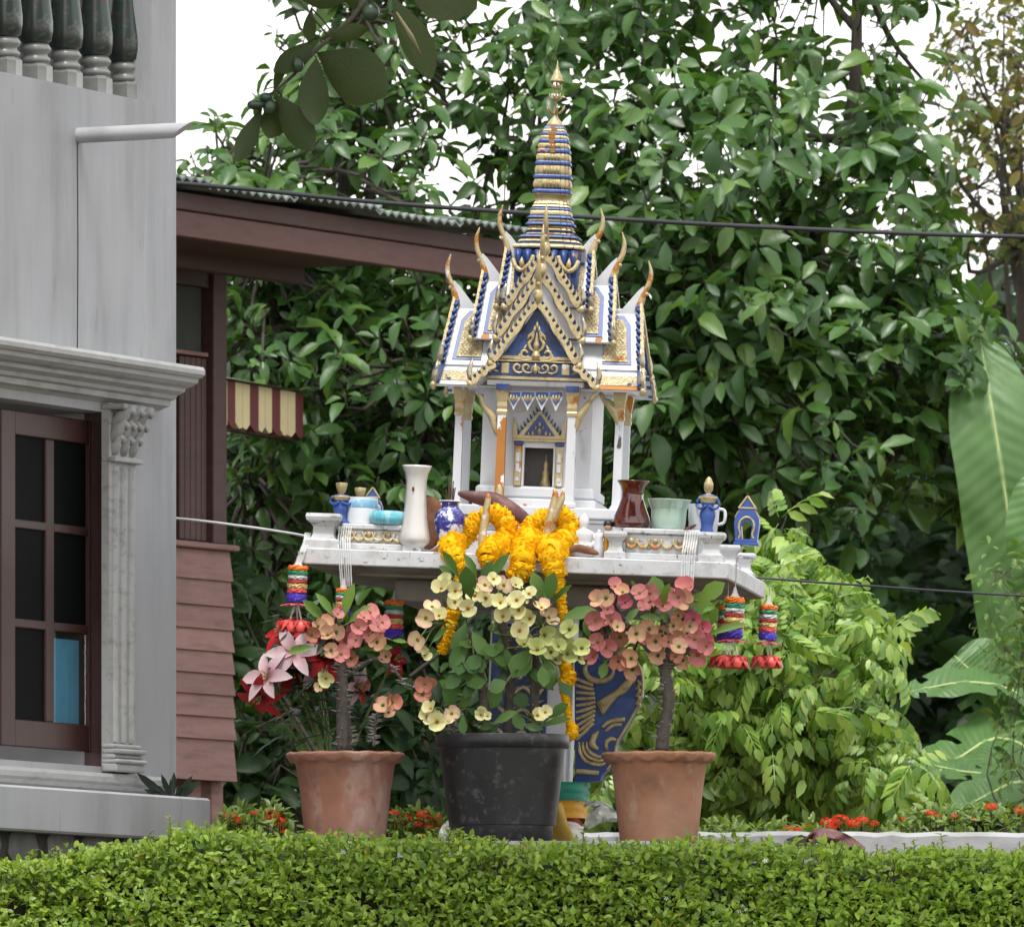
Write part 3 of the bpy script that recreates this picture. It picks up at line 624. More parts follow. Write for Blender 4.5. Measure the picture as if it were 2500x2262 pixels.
for sx in (-1, 1):
    for k in range(7):
        t = (k + 0.5) / 7; x = uc + sx * (hb - 12) * (1 - t); z = zl0 + 12 + t * (ap[1] - 26 - zl0)
        T().tube([(x + sx * 2, -147, z + 2), (x + sx * 7, -147.5, z + 12)], [3, 1.2], 5).build('blue_flame', M_blue, dp)
T().box(uc - hb - 4, uc + hb + 4, -150, -134.6, wb + 14.4, zl0 + 6, 2).build('lintel', M_gold, dp)
# columns
def column(u, v, r, mt, cap=True, top=WT - 2, bot=FL):
    o = T().loops([[(u + sx * k, v + sy * k, z) for sx, sy in ((-1, -1), (1, -1), (1, 1), (-1, 1))] for k, z in ((r * 1.5, bot), (r * 1.5, bot + 8), (r * 1.1, bot + 14), (r, bot + 30), (r * 0.92, top - 70))]).build('column', mt, sh)
    if cap: T().loops([[(u + sx * k, v + sy * k, z) for sx, sy in ((-1, -1), (1, -1), (1, 1), (-1, 1))] for k, z in ((r * 1.12, top - 69.5), (r * 1.2, top - 62), (r, top - 58), (r * 1.15, top - 50), (r * 1.05, top - 40), (r * 1.5, top - 14), (r * 1.6, top))]).build('capital', M_goldchip, o)
    return o
uL, _ = toL(1223, 1100, -205); uR, _ = toL(1394, 1100, -205)
column(uL, -205, 11, M_orangecol); column(uR, -205, 11, M_whitechip)
for sx in (-1, 1):
    for sy in (-1, 1): column(sx * 196, sy * 88, 10, M_whitechip, True)
    column(sx * 88, 205, 10, M_whitechip)
# naga brackets beside the porch columns
def bracket(px_pts, v):
    q = smooth_path([L2(x, y, v) for x, y in px_pts], 4); T().tube(q, lerp_list([2, 7, 11, 9, 6, 6, 5], len(q)), 8).build('naga_bracket', M_gold, sh, True)
bracket([(1213, 1064), (1208, 1045), (1202, 1018), (1188, 1000), (1178, 985), (1173, 968), (1166, 962)], -210)
bracket([(1402, 1062), (1408, 1040), (1416, 1015), (1430, 995), (1442, 978), (1450, 966), (1458, 962)], -210)
bracket([(1508, 1040), (1504, 1020), (1496, 1000), (1484, 985), (1474, 975), (1470, 965), (1464, 960)], -95)
# lambrequin of hanging pendants
for k in range(4):
    a, b_ = toL(1239 + k * 34.5, 955, -212); c_, d_ = toL(1239 + (k + 1) * 34.5 - 2, 955, -212); z0 = toL(1300, 1003, -212)[1]
    o = T().prism([(a, b_), (c_, b_), (c_, b_ - 14), ((a + c_) / 2 + 4, z0 + 10), ((a + c_) / 2, z0), ((a + c_) / 2 - 4, z0 + 10), (a, b_ - 14)], fmap_front(-214), 0, 6).build('pendant', M_white, sh)
    mc = (a + c_) / 2
    T().box(a + 1, c_ - 1, -216, -214.2, b_ - 12, b_ - 1).build('pendant_band', M_blue, o)
    T().prism([(mc - 9, b_ - 20), (mc, b_ - 34), (mc + 9, b_ - 20), (mc, b_ - 26)], fmap_front(-216), 0, 1.8).build('pendant_tip', M_blue, o)
    for sx in (-1, 0, 1): T().tube([(mc + sx * 7, -216, b_ - 8), (mc + sx * 8, -217, b_ - 16), (mc + sx * 3, -216, b_ - 24)], [1.5, 3.2, 1], 6).build('pendant_scroll', M_gold, o, True)
T().box(-118, 118, -222, -198, WT - 2 + 0.5, WT + 12, 2).build('porch_beam', M_white, sh)
for sx, u_ in ((-1, uL), (1, uR)): T().box(u_ - 16, u_ + 16, -225, -222.3, WT - 14, WT + 1).build('blue_block', M_blue, sh)
T().box(-222, 222, -98, 98, WT + 0.5, WT + 12, 2).build('wing_beam', M_white, sh)
T().box(-98, 98, 98.5, 222, WT + 0.5, WT + 12, 2).build('wing_beam', M_white, sh)
T().box(-98, 98, -197.5, -98.5, WT + 0.5, WT + 12, 2).build('wing_beam', M_white, sh)
# core under the spire
T().box(-90, 90, -90, 90, WT + 12.5, 620).build('core', M_white, sh)
T().box(-78, 78, -78, 78, 620.5, 764, 3).build('core_neck', M_blue, sh)
for sx in (-1, 1):
    for sy in (-1, 1):
        for k in range(3):
            a = 20 + k * 24
            T().tube([(sx * a, sy * 80, 700), (sx * a, sy * 88, 740), (sx * a, sy * 84, 762)], [5, 8, 10], 8).build('blue_lotus_flute', M_blue, sh, True)
for sx in (-1, 1):
    T().tube(smooth_path([(sx * 30, -92, 748), (sx * 38, -98, 728), (sx * 56, -100, 712), (sx * 72, -98, 720), (sx * 80, -92, 738)], 4), 6, 8).build('gold_antefix', M_gold, sh, True)
    T().tube([(sx * 56, -98, 716), (sx * 58, -100, 732), (sx * 58, -98, 744)], [7, 6, 1], 8).build('gold_antefix', M_gold, sh, True)
    T().tube(smooth_path([(sx * 40, -94, 712), (sx * 52, -97, 690), (sx * 62, -96, 668)], 3), 7, 8).build('gold_antefix', M_gold, sh, True)

# ---- gabled arms
def arm_map(k):
    return [lambda a, s_, h: (s_, -a, h), lambda a, s_, h: (a, s_, h), lambda a, s_, h: (-s_, a, h), lambda a, s_, h: (-a, -s_, h)][k]
TIERS = [dict(r=628, e=480, hw=100, ar=224, ae=242, a0=140), dict(r=696, e=546, hw=98, ar=156, ae=168, a0=92), dict(r=752, e=626, hw=86, ar=101, ae=108, a0=80)]
chofa = [(-6, -4), (2, 16), (7, 34), (12, 47), (20, 62), (25, 80), (25.5, 98), (22, 112), (19, 123)]
chr_ = [8, 10.5, 9, 7.5, 7, 6.2, 5, 3.2, 1.2]
for arm in range(4):
    fm = arm_map(arm)
    for ti, t_ in enumerate(TIERS):
        r_, e_, hw, ar, ae, a0 = (t_[k] for k in ('r', 'e', 'hw', 'ar', 'ae', 'a0'))
        for sd in (-1, 1):
            # roof slope as a slab; q(a, f): a outward, f 0 at ridge .. 1 at eave
            dn = Vector((hw, r_ - e_)).normalized()      # outward normal of the slope in (s, h)
            def q(a, f, lift, sd=sd): return fm(a, sd * (hw * f + dn.y * 0 + lift * (r_ - e_) / math.hypot(hw, r_ - e_)), r_ - (r_ - e_) * f + lift * hw / math.hypot(hw, r_ - e_))
            def plate(pts, l0, l1, nm, mt, par):
                m = T(); n = len(pts); vs = [q(a, f, l0) for a, f in pts] + [q(a, f, l1) for a, f in pts]
                m.add(vs, [tuple(range(n)), tuple(range(2 * n - 1, n - 1, -1))] + [(i, (i + 1) % n, n + (i + 1) % n, n + i) for i in range(n)]); return m.build(nm, mt, par)
            slope = plate([(a0 - 60, 0.0), (ar, 0.0), (ae, 1.02), (a0 - 60, 1.02)], -7, 0, 'roof_slope', M_white, sh)
            inn = a0 + 8
            plate([(inn, 0.10), (ar - 34, 0.10), (ar - 16, 0.26), (ae - 22, 0.94), (inn, 0.94)], 0.3, 2.2, 'panel_border', M_blue if (arm + ti) % 2 else M_bluechip, slope)
            plate([(inn + 1, 0.18), (ar - 38, 0.18), (ar - 26, 0.31), (ae - 33, 0.90), (inn + 1, 0.90)], 2.4, 4.5, 'scale_panel', M_goldscale, slope)
            if arm != 2:     # overlapping scales in relief
                vs, fs = [], []; L_s = math.hypot(hw, r_ - e_); nrow = int(0.70 * L_s / 7)
                for i in range(nrow):
                    f = 0.20 + 0.68 * i / nrow; amax = (ar - 40 + min(1, max(0, (f - 0.18) / 0.13)) * 12) + (ae - ar) * f * 0.9 - 8; a = inn + 5 + (4.5 if i % 2 else 0)
                    while a < amax:
                        b = len(vs); df = 8.5 / L_s
                        vs += [q(a - 4.4, f, 4.6), q(a, f - df * 0.3, 4.6), q(a + 4.4, f, 4.6), q(a, f + df * 0.75, 5.4), q(a, f + df * 0.2, 7.0)]; fs += [(b, b + 1, b + 4), (b + 1, b + 2, b + 4), (b + 2, b + 3, b + 4), (b + 3, b, b + 4)]; a += 9
                m = T(); m.add(vs, fs); m.build('roof_scales', M_goldscale, slope, kind='stuff')
            for pi_, (fa, ff, sz) in enumerate(((0.92, 0.86, 15), (0.60, 0.98, 12), (0.97, 0.45, 8))):     # flaked patches down to the undercoat
                if (arm + ti + pi_ + (sd > 0)) % 3 == 0:
                    rr = random.Random(arm * 31 + ti * 7 + pi_); aa = a0 + (ae - a0) * fa; plate([(aa + sz * rr.uniform(0.6, 1.3) * math.cos(t), ff + sz * rr.uniform(0.6, 1.2) / math.hypot(hw, r_ - e_) * math.sin(t)) for t in [6.283 * i / 11 for i in range(11)]][::1], 2.6 if fa > 0.9 else 0.2, 2.9 if fa > 0.9 else 0.5, 'flaked_patch', M_orangeflat, slope)
            if ti == 0:     # skirt roof
                hw2, e2 = 150, 424
                def q2(a, f, lift, sd=sd): return fm(a, sd * (92 + (hw2 - 92) * f + lift * 0.7), 478 - (478 - e2) * f + lift * 0.7)
                def plate2(pts, l0, l1, nm, mt, par):
                    m = T(); n = len(pts); vs = [q2(a, f, l0) for a, f in pts] + [q2(a, f, l1) for a, f in pts]
                    m.add(vs, [tuple(range(n)), tuple(range(2 * n - 1, n - 1, -1))] + [(i, (i + 1) % n, n + (i + 1) % n, n + i) for i in range(n)]); return m.build(nm, mt, par)
                sk = plate2([(80, 0), (246, 0), (253, 1), (80, 1)], -6, 0, 'skirt_roof', M_white, sh)
                plate2([(140, 0.35), (236, 0.35), (240, 0.80), (140, 0.80)], 0.3, 2.4, 'scale_panel', M_goldscale, sk)
                plate2([(140, 0.83), (248, 0.83), (250, 0.995), (140, 0.995)], 0.3, 2.0, 'worn_fascia', M_orangecol if arm == 1 else M_whitechip, sk)
                plate2([(238, 0.30), (247, 0.30), (250, 0.80), (242, 0.80)], 0.3, 2.4, 'panel_border', M_bluechip, sk)
            # barge boards, plane leaning out slightly
            def g(s_, h, d, ar=ar, ae=ae, r_=r_, e_=e_): return fm(ar + (ae - ar) * (r_ - h) / (r_ - e_) + d, s_, h)
            def board(p0, p1, width, nt, tl, d0, d1, nm, mt, par):
                pp0, pp1 = Vector(p0), Vector(p1); t = (pp1 - pp0); L_ = t.length; t.normalize(); nr = Vector((-t.y, t.x))
                if nr.y < 0: nr = -nr
                out = []
                for k in range(nt):
                    b_ = pp0 + t * (L_ * (k + 0.2) / nt); st = L_ / nt
                    if tl > 0: out += [b_, b_ + nr * tl * 0.45 + t * st * 0.02, b_ + nr * tl * 0.55 + Vector((0, tl * 0.62)) - t * st * 0.12, b_ + nr * tl * 0.62 + t * st * 0.34, b_ + nr * tl * 0.3 + t * st * 0.52, b_ + t * st * 0.6]
                inner = [pp1 - nr * width, ] + [pp0 + t * (L_ * f) - nr * (width + width * 0.28 * math.sin(f * 16)) for f in (0.92, 0.84, 0.76, 0.68, 0.6, 0.52, 0.44, 0.36, 0.28, 0.2, 0.12, 0.06)] + [pp0 - nr * width * 0.7]
                poly = [pp0] + out + [pp1] + inner
                m = T(); n = len(poly); vs = [g(x, y, d0) for x, y in poly] + [g(x, y, d1) for x, y in poly]
                m.add(vs, [tuple(range(n)), tuple(range(2 * n - 1, n - 1, -1))] + [(i, (i + 1) % n, n + (i + 1) % n, n + i) for i in range(n)]); return m.build(nm, mt, par)
            A, Bp = (0, r_ + 8), (sd * (hw + 4), e_ + 2)
            bb = board(A, Bp, 9.5, 11 if ti == 0 else 10, 15, 4, 11, 'barge_board', M_gold, sh)
            board((0, r_ + 18), (sd * (hw + 12), e_ + 8), 18, 1, 0, -6, 3.5, 'barge_backing', M_navy if arm == 0 else M_blue, bb)
            for k in range(8 if arm in (1, 3) else 0):
                f = (k + 0.5) / 8; T().tube([g(sd * (hw + 6) * f + sd * 6, r_ + 16 - (r_ - e_) * f, -5), g(sd * (hw + 6) * (f + 0.07) + sd * 6, r_ + 16 - (r_ - e_) * (f + 0.07), 3)], 4, 6).build('barge_bead', M_blue, bb, True)
            def fin(s_, h, sc_, par):
                pth = [(s_, h - 6), (s_ + sd * 6 * sc_, h + 4), (s_ + sd * 9 * sc_, h + 20 * sc_), (s_ + sd * 5 * sc_, h + 38 * sc_), (s_ + sd * 1 * sc_, h + 54 * sc_)]
                m = T(); m.tube([g(x, y, 6) for x, y in pth], [5, 8 * sc_, 8.5 * sc_, 5.5 * sc_, 0.8], 8, 0.75); m.build('eave_finial', M_silver, par, True)
                m = T(); m.tube([g(s_ - sd * 4, h - 16, 6), g(s_ + sd * 6, h - 10, 8), g(s_ + sd * 9, h - 2, 7)], [6, 8, 4], 8); m.build('naga_head', M_gold, par, True)
            fin(sd * (hw + 4), e_ + 4, 0.95, bb)
            if ti == 0:
                b2 = board((sd * (hw - 2), e_ - 4), (sd * 152, 428), 9.5, 5, 15, 5, 12, 'barge_board', M_gold, sh)
                board((sd * (hw - 2), e_ + 6), (sd * 158, 436), 17, 1, 0, -6, 4.5, 'barge_backing', M_navy if arm == 0 else M_blue, b2)
                fin(sd * 150, 432, 1.0, b2)
        # gable wall
        if ti == 0:
            T().prism([(-hw + 6, e_), (hw - 6, e_), (0, r_ - 8)], lambda a, b_, d, ar=ar: fm(ar - 8 + d, a, b_), 0, 6).build('pediment_back', M_navy, sh)
            pass
            pd = T().prism([(-140, WT + 13), (140, WT + 13), (hw - 14, e_ - 2), (-hw + 14, e_ - 2)], lambda a, b_, d, ar=ar: fm(ar - 8 + d, a, b_), 0, 10).build('frieze', M_blue, sh)
            for z0, z1, hwb, mt, d in ((WT + 13, WT + 20, 138, M_gold, 15), (WT + 21, WT + 25, 134, M_navy, 13), (WT + 56, WT + 60, 96, M_gold, 13), (WT + 62, WT + 70, 92, M_gold, 14), (WT + 71, WT + 74, 88, M_navy, 12)):
                m = T(); m.prism([(-hwb, z0), (hwb, z0), (hwb - 2, z1), (-hwb + 2, z1)], lambda a, b_, dd, ar=ar: fm(ar - 8 + dd, a, b_), 10.2, d); m.build('frieze_band', mt, pd)
            if arm == 0:
                D = ar + 4
                def orn(pts, rad, mt=M_gold, nm='scroll_ornament'):
                    qq = smooth_path([fm(D, s_, h) for s_, h in pts], 4); T().tube(qq, lerp_list(rad, len(qq)), 7).build(nm, mt, pd, True)
                zf = WT + 40
                for cx in (-44, -22, 22, 44):
                    s_ = 1 if cx > 0 else -1
                    orn([(cx - s_ * 14, zf - 8), (cx - s_ * 4, zf - 11), (cx + s_ * 7, zf - 6), (cx + s_ * 8, zf + 5), (cx, zf + 9), (cx - s_ * 6, zf + 3), (cx - s_ * 1, zf - 2)], [1.2, 3, 3.6, 3.6, 3.2, 2.8, 1.5])
                orn([(0, zf - 12), (0, zf - 4), (0, zf + 4), (0, zf + 14)], [2, 7, 6, 1]); orn([(-7, zf - 10), (-9, zf), (-2, zf + 10)], [1, 2.5, 1]); orn([(7, zf - 10), (9, zf), (2, zf + 10)], [1, 2.5, 1])
                for cx in (-74, 74): T().box(cx - 10, cx + 10, -D - 2, -D + 4, zf - 14, zf + 13, 2).build('gold_block', M_goldchip, pd)
                for sx in (-1, 1):
                    T().tube([fm(D, sx * 90, zf - 10), fm(D, sx * 104, zf - 4), fm(D, sx * 112, zf - 10)], [2, 5, 2], 6).build('scroll_ornament', M_gold, pd, True)
                # tympanum ornaments
                zt0 = e_ + 2
                tri = T().prism([(-62, zt0), (62, zt0), (0, r_ - 42)], lambda a, b_, d: fm(ar - 1.5 + d, a, b_), 0, 3).build('tympanum', M_navy, sh)
                def orn2(pts, rad, mt=M_gold):
                    qq = smooth_path([fm(ar + 3, s_, h) for s_, h in pts], 4); T().tube(qq, lerp_list(rad, len(qq)), 7).build('flame_ornament', mt, tri, True)
                orn2([(0, zt0 + 24), (0, zt0 + 40), (0, zt0 + 52), (0, zt0 + 70)], [4, 8, 5, 0.8]); orn2([(0, zt0 + 4), (0, zt0 + 14), (0, zt0 + 26)], [7, 12, 6])
                for (dx, dz) in ((0, 88), (-6, 78), (6, 78), (-12, 62), (12, 62), (-20, 44), (20, 44), (-30, 32), (30, 32), (-42, 14), (42, 14)): orn2([(dx, zt0 + dz - 7), (dx * 0.95, zt0 + dz), (dx * 0.8, zt0 + dz + 9)], [1.5, 4, 0.8])
                for sx in (-1, 1):
                    orn2([(sx * 4, zt0 + 24), (sx * 14, zt0 + 32), (sx * 17, zt0 + 44), (sx * 10, zt0 + 56), (sx * 6, zt0 + 72)], [2, 4, 4, 3.5, 0.8])
                    orn2([(sx * 18, zt0 + 14), (sx * 27, zt0 + 8), (sx * 36, zt0 + 14), (sx * 34, zt0 + 24), (sx * 26, zt0 + 26), (sx * 21, zt0 + 20)], [2, 4, 4, 4, 3.5, 2.5])
                    orn2([(sx * 6, zt0 + 80), (sx * 10, zt0 + 70), (sx * 18, zt0 + 62), (sx * 22, zt0 + 52)], [1, 3, 4, 1.5])
                    orn2([(sx * 8, zt0 + 3), (sx * 26, zt0 + 2), (sx * 44, zt0 + 4), (sx * 54, zt0 + 1)], [3, 3.5, 3, 1.5])
        else:
            T().prism([(-hw + 6, e_), (hw - 6, e_), (0, r_ - 8)], lambda a, b_, d, ar=ar: fm(ar - 10 + d, a, b_), 0, 6).build('pediment_back', M_white, sh)
        # ridge, its upswept white fin and the horn finial
        T().tube([fm(a0 - 60, 0, r_ - 1), fm(ar, 0, r_ - 1)], 5, 8).build('ridge', M_white, sh)
        T().prism([(ar - 52, r_ - 8), (ar - 40, r_ + 4), (ar - 4, r_ + 48), (ar + 9, r_ + 60), (ar + 11, r_ + 44), (ar + 6, r_ + 12), (ar + 2, r_ - 10)], lambda a, b_, d: fm(a, d, b_), -6, 6).build('ridge_fin', M_white, sh)
        pth = smooth_path([fm(ar + a, 0, r_ + h) for a, h in chofa], 3); T().tube(pth, lerp_list(chr_, len(pth)), 10, 0.85).build('horn_finial', M_goldchip if arm in (1, 3) else M_gold, sh, True)
        T().ball(fm(ar + 16, 0, r_ + 42), 6, 8, 6).build('finial_beak', M_gold, sh, True)
        if arm == 0: T().ball(fm(ar + 8, 0, r_ + 14), 15, 12, 8, (0.8, 0.8, 1.2)).build('finial_bulb', M_gold, sh, True)

# ---- spire: redented rings
def redent(n=28):
    c = []
    a, b_ = 1.0, 0.86; k = [(a, -0.5), (a, 0.5), (b_ + 0.06, 0.52), (b_ + 0.06, 0.74), (0.76, 0.76), (0.74, b_ + 0.06), (0.52, b_ + 0.06)]
    for q_ in range(4):
        ca, sa = math.cos(q_ * math.pi / 2), math.sin(q_ * math.pi / 2)
        for x, y in k: c.append((x * ca - y * sa, x * sa + y * ca))
    return c
SEC = redent(); NS = len(SEC)
def yw(y): return 1379 - y - 0
rings = [  # (y_bottom, y_top, half bottom, half top, material)
    (617, 606, 88, 86, 'g'), (606, 601, 78, 77, 'b'), (601, 590, 76, 68, 'g'), (590, 582, 74, 70, 'b'), (582, 577, 58, 57, 'o'), (577, 572, 55, 54, 'b'), (572, 565, 57, 55, 'g'), (565, 559, 54, 52, 'o'), (559, 550, 60, 57, 'b'), (550, 542, 53, 52, 'g'), (542, 534, 56, 53, 'b'), (534, 521, 50, 48, 'g'), (521, 514, 49, 46, 'b'),
    (514, 505, 46, 42, 'g'), (505, 486, 40, 39, 'g'), (486, 480, 43, 46, 'g'), (480, 470, 47, 46, 'b'), (470, 466, 43, 43, 'n'), (466, 444, 46, 44, 'g'), (444, 434, 46, 45, 'b'), (434, 411, 43, 42, 'g'), (411, 400, 43.5, 42, 'b'), (400, 382, 41, 40, 'g'), (382, 370, 41, 39, 'b'), (370, 357, 38, 37, 'g'), (357, 347, 37.5, 36, 'b'), (347, 338, 34, 33, 'g'), (338, 329, 33, 31, 'b'), (329, 322, 28, 27, 'g'), (322, 315, 27, 24, 'b')]
MM = dict(g=M_gold, b=M_blue, o=M_goldchip, n=M_navy)
for i, (yb, yt, h0, h1, k) in enumerate(rings):
    z0, z1 = yw(yb) + 6, yw(yt) + 6; m = T(); md = (h0 + h1) / 2
    pr = [(h0 * 0.95, z0), (h0, z0 + (z1 - z0) * 0.2), (md * 1.015, (z0 + z1) / 2), (h1, z0 + (z1 - z0) * 0.82), (h1 * 0.95, z1 + 0.4)]
    if i == 14: pr = [(44, z0), (40, z0 + 5), (39, (z0 + z1) / 2), (40, z1 - 4), (44, z1 + 0.4)]
    o = m.lathe(pr, NS, sect=SEC).build('spire_ring', MM[k], sh, 35)
    if 312 < yb < 385: T().box(-13 + (i * 7) % 9, 9 - (i * 5) % 7, -md * 1.05, -md * 0.97, z0 + 0.6, z1 - 0.4, 0.5).build('flaked_patch', M_orangeflat, o)
    if k == 'g' and i > 15 and yb - yt > 12:     # leaf relief on the broad gold rings
        for q_ in range(5): T().tube([((-0.4 + 0.2 * q_) * md, -md * 1.0, z0 + 2), ((-0.4 + 0.2 * q_) * md, -md * 1.04, (z0 + z1) / 2), ((-0.4 + 0.2 * q_) * md, -md * 1.0, z1 - 1)], [md * 0.06, md * 0.09, 0.5], 6).build('ring_leaf', M_gold, o, True)
zc = yw(315) + 6
T().lathe([(23, zc), (19, zc + 8), (12, zc + 17), (7, zc + 23), (4, zc + 32), (3, zc + 40)], 20).build('spire_cap', M_gold, sh, True)
T().tube([(0, 0, zc + 38), (0, 0, zc + 128)], 2.4, 8).build('spire_rod', M_gold, sh, True)
for zz, rr, ln in ((28, 24, 26), (62, 18, 20), (90, 14, 16)):
    for k in range(6):
        a = k * math.pi / 3 + zz
        T().tube([(0, 0, zc + zz), (rr * 0.5 * math.cos(a), rr * 0.5 * math.sin(a), zc + zz + ln * 0.25), (rr * 0.85 * math.cos(a), rr * 0.85 * math.sin(a), zc + zz + ln * 0.55), (rr * math.cos(a), rr * math.sin(a), zc + zz + ln)], [2, 4.2, 3.2, 0.5], 6, 0.5).build('spire_leaf', M_gold, sh, True)
zb_ = zc + 110
T().lathe([(16, zb_), (17, zb_ + 3), (13, zb_ + 9), (12.5, zb_ + 13), (10, zb_ + 16), (10, zb_ + 19), (7.5, zb_ + 22), (7, zb_ + 26), (4.5, zb_ + 29), (4, zb_ + 34), (2.2, zb_ + 37), (1.8, zb_ + 44), (0.4, zb_ + 52)], 16).build('spire_bell', M_gold, sh, True)
# gilded naga rails of the front stair
for nm, pts, rad in (('naga_rail', [(1180, 1345), (1178, 1305), (1184, 1270), (1189, 1235), (1192, 1212), (1190, 1204)], [12, 10, 9.5, 8.5, 6.5, 2]), ('naga_rail', [(1335, 1345), (1336, 1300), (1344, 1265), (1352, 1232), (1356, 1206), (1352, 1192)], [13, 11, 11, 10, 8, 2]), ('naga_rail', [(1350, 1270), (1362, 1240), (1372, 1216), (1376, 1196)], [8, 10, 8, 2]), ('naga_foot', [(1216, 1235), (1217, 1212), (1219, 1194), (1218, 1182)], [12, 10, 8, 3])):
    qq = smooth_path([L2(x, y, (-484 if nm == 'naga_rail' else -240)) for x, y in pts], 3); T().tube(qq, lerp_list(rad, len(qq)), 10).build(nm, M_goldchip, tb if nm == 'naga_rail' else sh, True)
# ================================================================ offerings on the table
M_wglaze = mat('white_porcelain', (0.62, 0.60, 0.58), 0.2, var=0.05, coat=0.6)
M_wpaint = mat('painted_mug', (0.66, 0.68, 0.72), 0.25, var=0.06, coat=0.4)
M_ltblue = mat('light_blue_glaze', (0.22, 0.46, 0.66), 0.25, var=0.15, vscale=30, coat=0.4, layers=[((0.55, 0.66, 0.74), 60, 0.6, 0.05)])
M_turq = mat('turquoise_glaze', (0.12, 0.44, 0.55), 0.15, var=0.15, vscale=25, coat=0.6, layers=[((0.35, 0.62, 0.68), 40, 0.58, 0.08, (1, 1, 0.2))])
M_bw = mat('blue_white_glaze', (0.68, 0.70, 0.76), 0.15, var=0.05, coat=0.7, layers=[((0.03, 0.03, 0.26), 26, 0.47, 0.025), ((0.02, 0.015, 0.12), 48, 0.58, 0.03)])
M_bwband = mat('blue_band_glaze', (0.12, 0.12, 0.48), 0.15, var=0.2, coat=0.7)
M_brownglaze = mat('oxblood_glaze', (0.085, 0.014, 0.010), 0.12, var=0.3, vscale=18, coat=0.8, layers=[((0.20, 0.04, 0.012), 22, 0.6, 0.08, (1, 1, 0.3)), ((0.016, 0.006, 0.006), 16, 0.6, 0.08, (1, 1, 0.3))])
M_celadon = mat('celadon_glaze', (0.42, 0.56, 0.47), 0.15, var=0.08, coat=0.7, layers=[((0.20, 0.34, 0.25), 18, 0.6, 0.06, (2, 2, 0.15), 0.7)])
M_char = mat('charred_metal', (0.05, 0.05, 0.045), 0.45, var=0.4, vscale=50, layers=[((0.40, 0.40, 0.38), 60, 0.58, 0.05)])
M_figblue = mat('figurine_blue', (0.03, 0.075, 0.29), 0.35, var=0.2, vscale=40)
M_plaster = mat('white_plaster', (0.66, 0.66, 0.68), 0.6, var=0.08, vscale=50)
M_hair = mat('black_hair_paint', (0.015, 0.013, 0.013), 0.4, var=0.1)
M_skin = mat('painted_skin', (0.46, 0.28, 0.20), 0.5, var=0.1)
M_yellowcloth = mat('yellow_costume', (0.46, 0.24, 0.02), 0.5, var=0.2, vscale=60)
M_incense = mat('burnt_incense', (0.09, 0.05, 0.04), 0.9, var=0.3)
M_dryleaf = mat('dry_leaf', (0.17, 0.066, 0.028), 0.7, var=0.35, vscale=30, bump=0.4, bscale=60)
M_drymaroon = mat('dry_maroon_leaf', (0.115, 0.045, 0.042), 0.65, var=0.35, vscale=22, bump=0.4, bscale=50, layers=[((0.20, 0.11, 0.10), 25, 0.6, 0.08)])
M_marigold = leafmat('marigold', [(0.80, 0.42, 0.004), (0.86, 0.52, 0.01), (0.82, 0.47, 0.006), (0.88, 0.58, 0.03)], 0.8, 0.1, 0.15, 1.0, bump=0.5)

def item(name, px, v, w0, label, cat, group=None, dpx=0, y=1300):
    """an Empty standing on the table at photo column px, depth v, height w0"""
    u, _ = toL(px, y, v); m = SM @ Matrix.Translation((u * S, v * S, w0 * S)); return empty(name, label=label, cat=cat, group=group, mat=m)
def hgt(px, py, v, w0): return toL(px, py, v)[1] - w0
LT, RT = wtL + 0.3, wtR + 0.3
def lath(name, root, prof, m, n=24, smooth=True, capt=True, c=(0, 0, 0)): return T().lathe(prof, n, c, capt=capt).build(name, m, root, smooth)

# porcelain vase, tall and flared
vv = -478; t = item('flared_vase', 1014, vv, 0.5, 'tall white porcelain vase with flared mouth and a tiny red mark', 'vase', y=1240); H = hgt(1010, 1136, vv, 0)
hexs = lambda pr: T().lathe([(r_, z * H) for r_, z in pr], 16, sect=[(math.cos(a) * (1 + 0.05 * math.cos(8 * a)), math.sin(a) * (1 + 0.05 * math.cos(8 * a))) for a in [2 * math.pi * k / 16 for k in range(16)]], capt=False)
hexs([(14, 0), (16, 0.02), (34, 0.10), (37, 0.15), (34, 0.22), (30, 0.32), (27, 0.42), (25, 0.55), (24, 0.68), (24, 0.82), (27, 0.91), (33, 0.975), (34, 1.0), (30, 0.985), (23, 0.86), (23, 0.3)]).build('vase_body', M_wglaze, t, True)
T().ball((-4, -26.5, H * 0.72), 5, 8, 6, (0.6, 0.3, 1.3)).build('red_mark', M_redpaint, t, True)
# mug
vv = -430; t = item('mug', 883, vv, LT, 'white mug with a light blue band and upright sides', 'mug', y=1250); h = hgt(883, 1214, vv, LT)
lath('mug_body', t, [(36, 0), (38, 2), (39, h * 0.4), (38, h * 0.66), (38, h), (35, h), (35, h * 0.2)], M_wpaint, 28, 40, False)
lath('mug_band', t, [(38.4, h * 0.60), (38.9, h * 0.62), (38.7, h * 0.9), (38.2, h * 0.92)], M_ltblue, 28)
T().tube(smooth_path([(20, 34, h * 0.8), (34, 58, h * 0.7), (30, 62, h * 0.35), (18, 36, h * 0.25)], 4), 5, 8).build('mug_handle', M_wpaint, t, True)
# turquoise bowl, ribbed
vv = -450; t = item('ribbed_bowl', 947, vv, LT, 'squat turquoise glazed bowl with fine ribs beside the mug', 'bowl', y=1270); h = hgt(947, 1247, vv, LT)
sect = [(math.cos(a) * (1 + 0.012 * math.cos(24 * a)), math.sin(a) * (1 + 0.012 * math.cos(24 * a))) for a in [2 * math.pi * k / 72 for k in range(72)]]
T().lathe([(36, 0), (42, 4), (46, h * 0.4), (45, h * 0.75), (38, h * 0.96), (33, h), (30, h * 0.9), (30, h * 0.3)], 72, sect=sect, capt=False).build('bowl_body', M_turq, t, True)
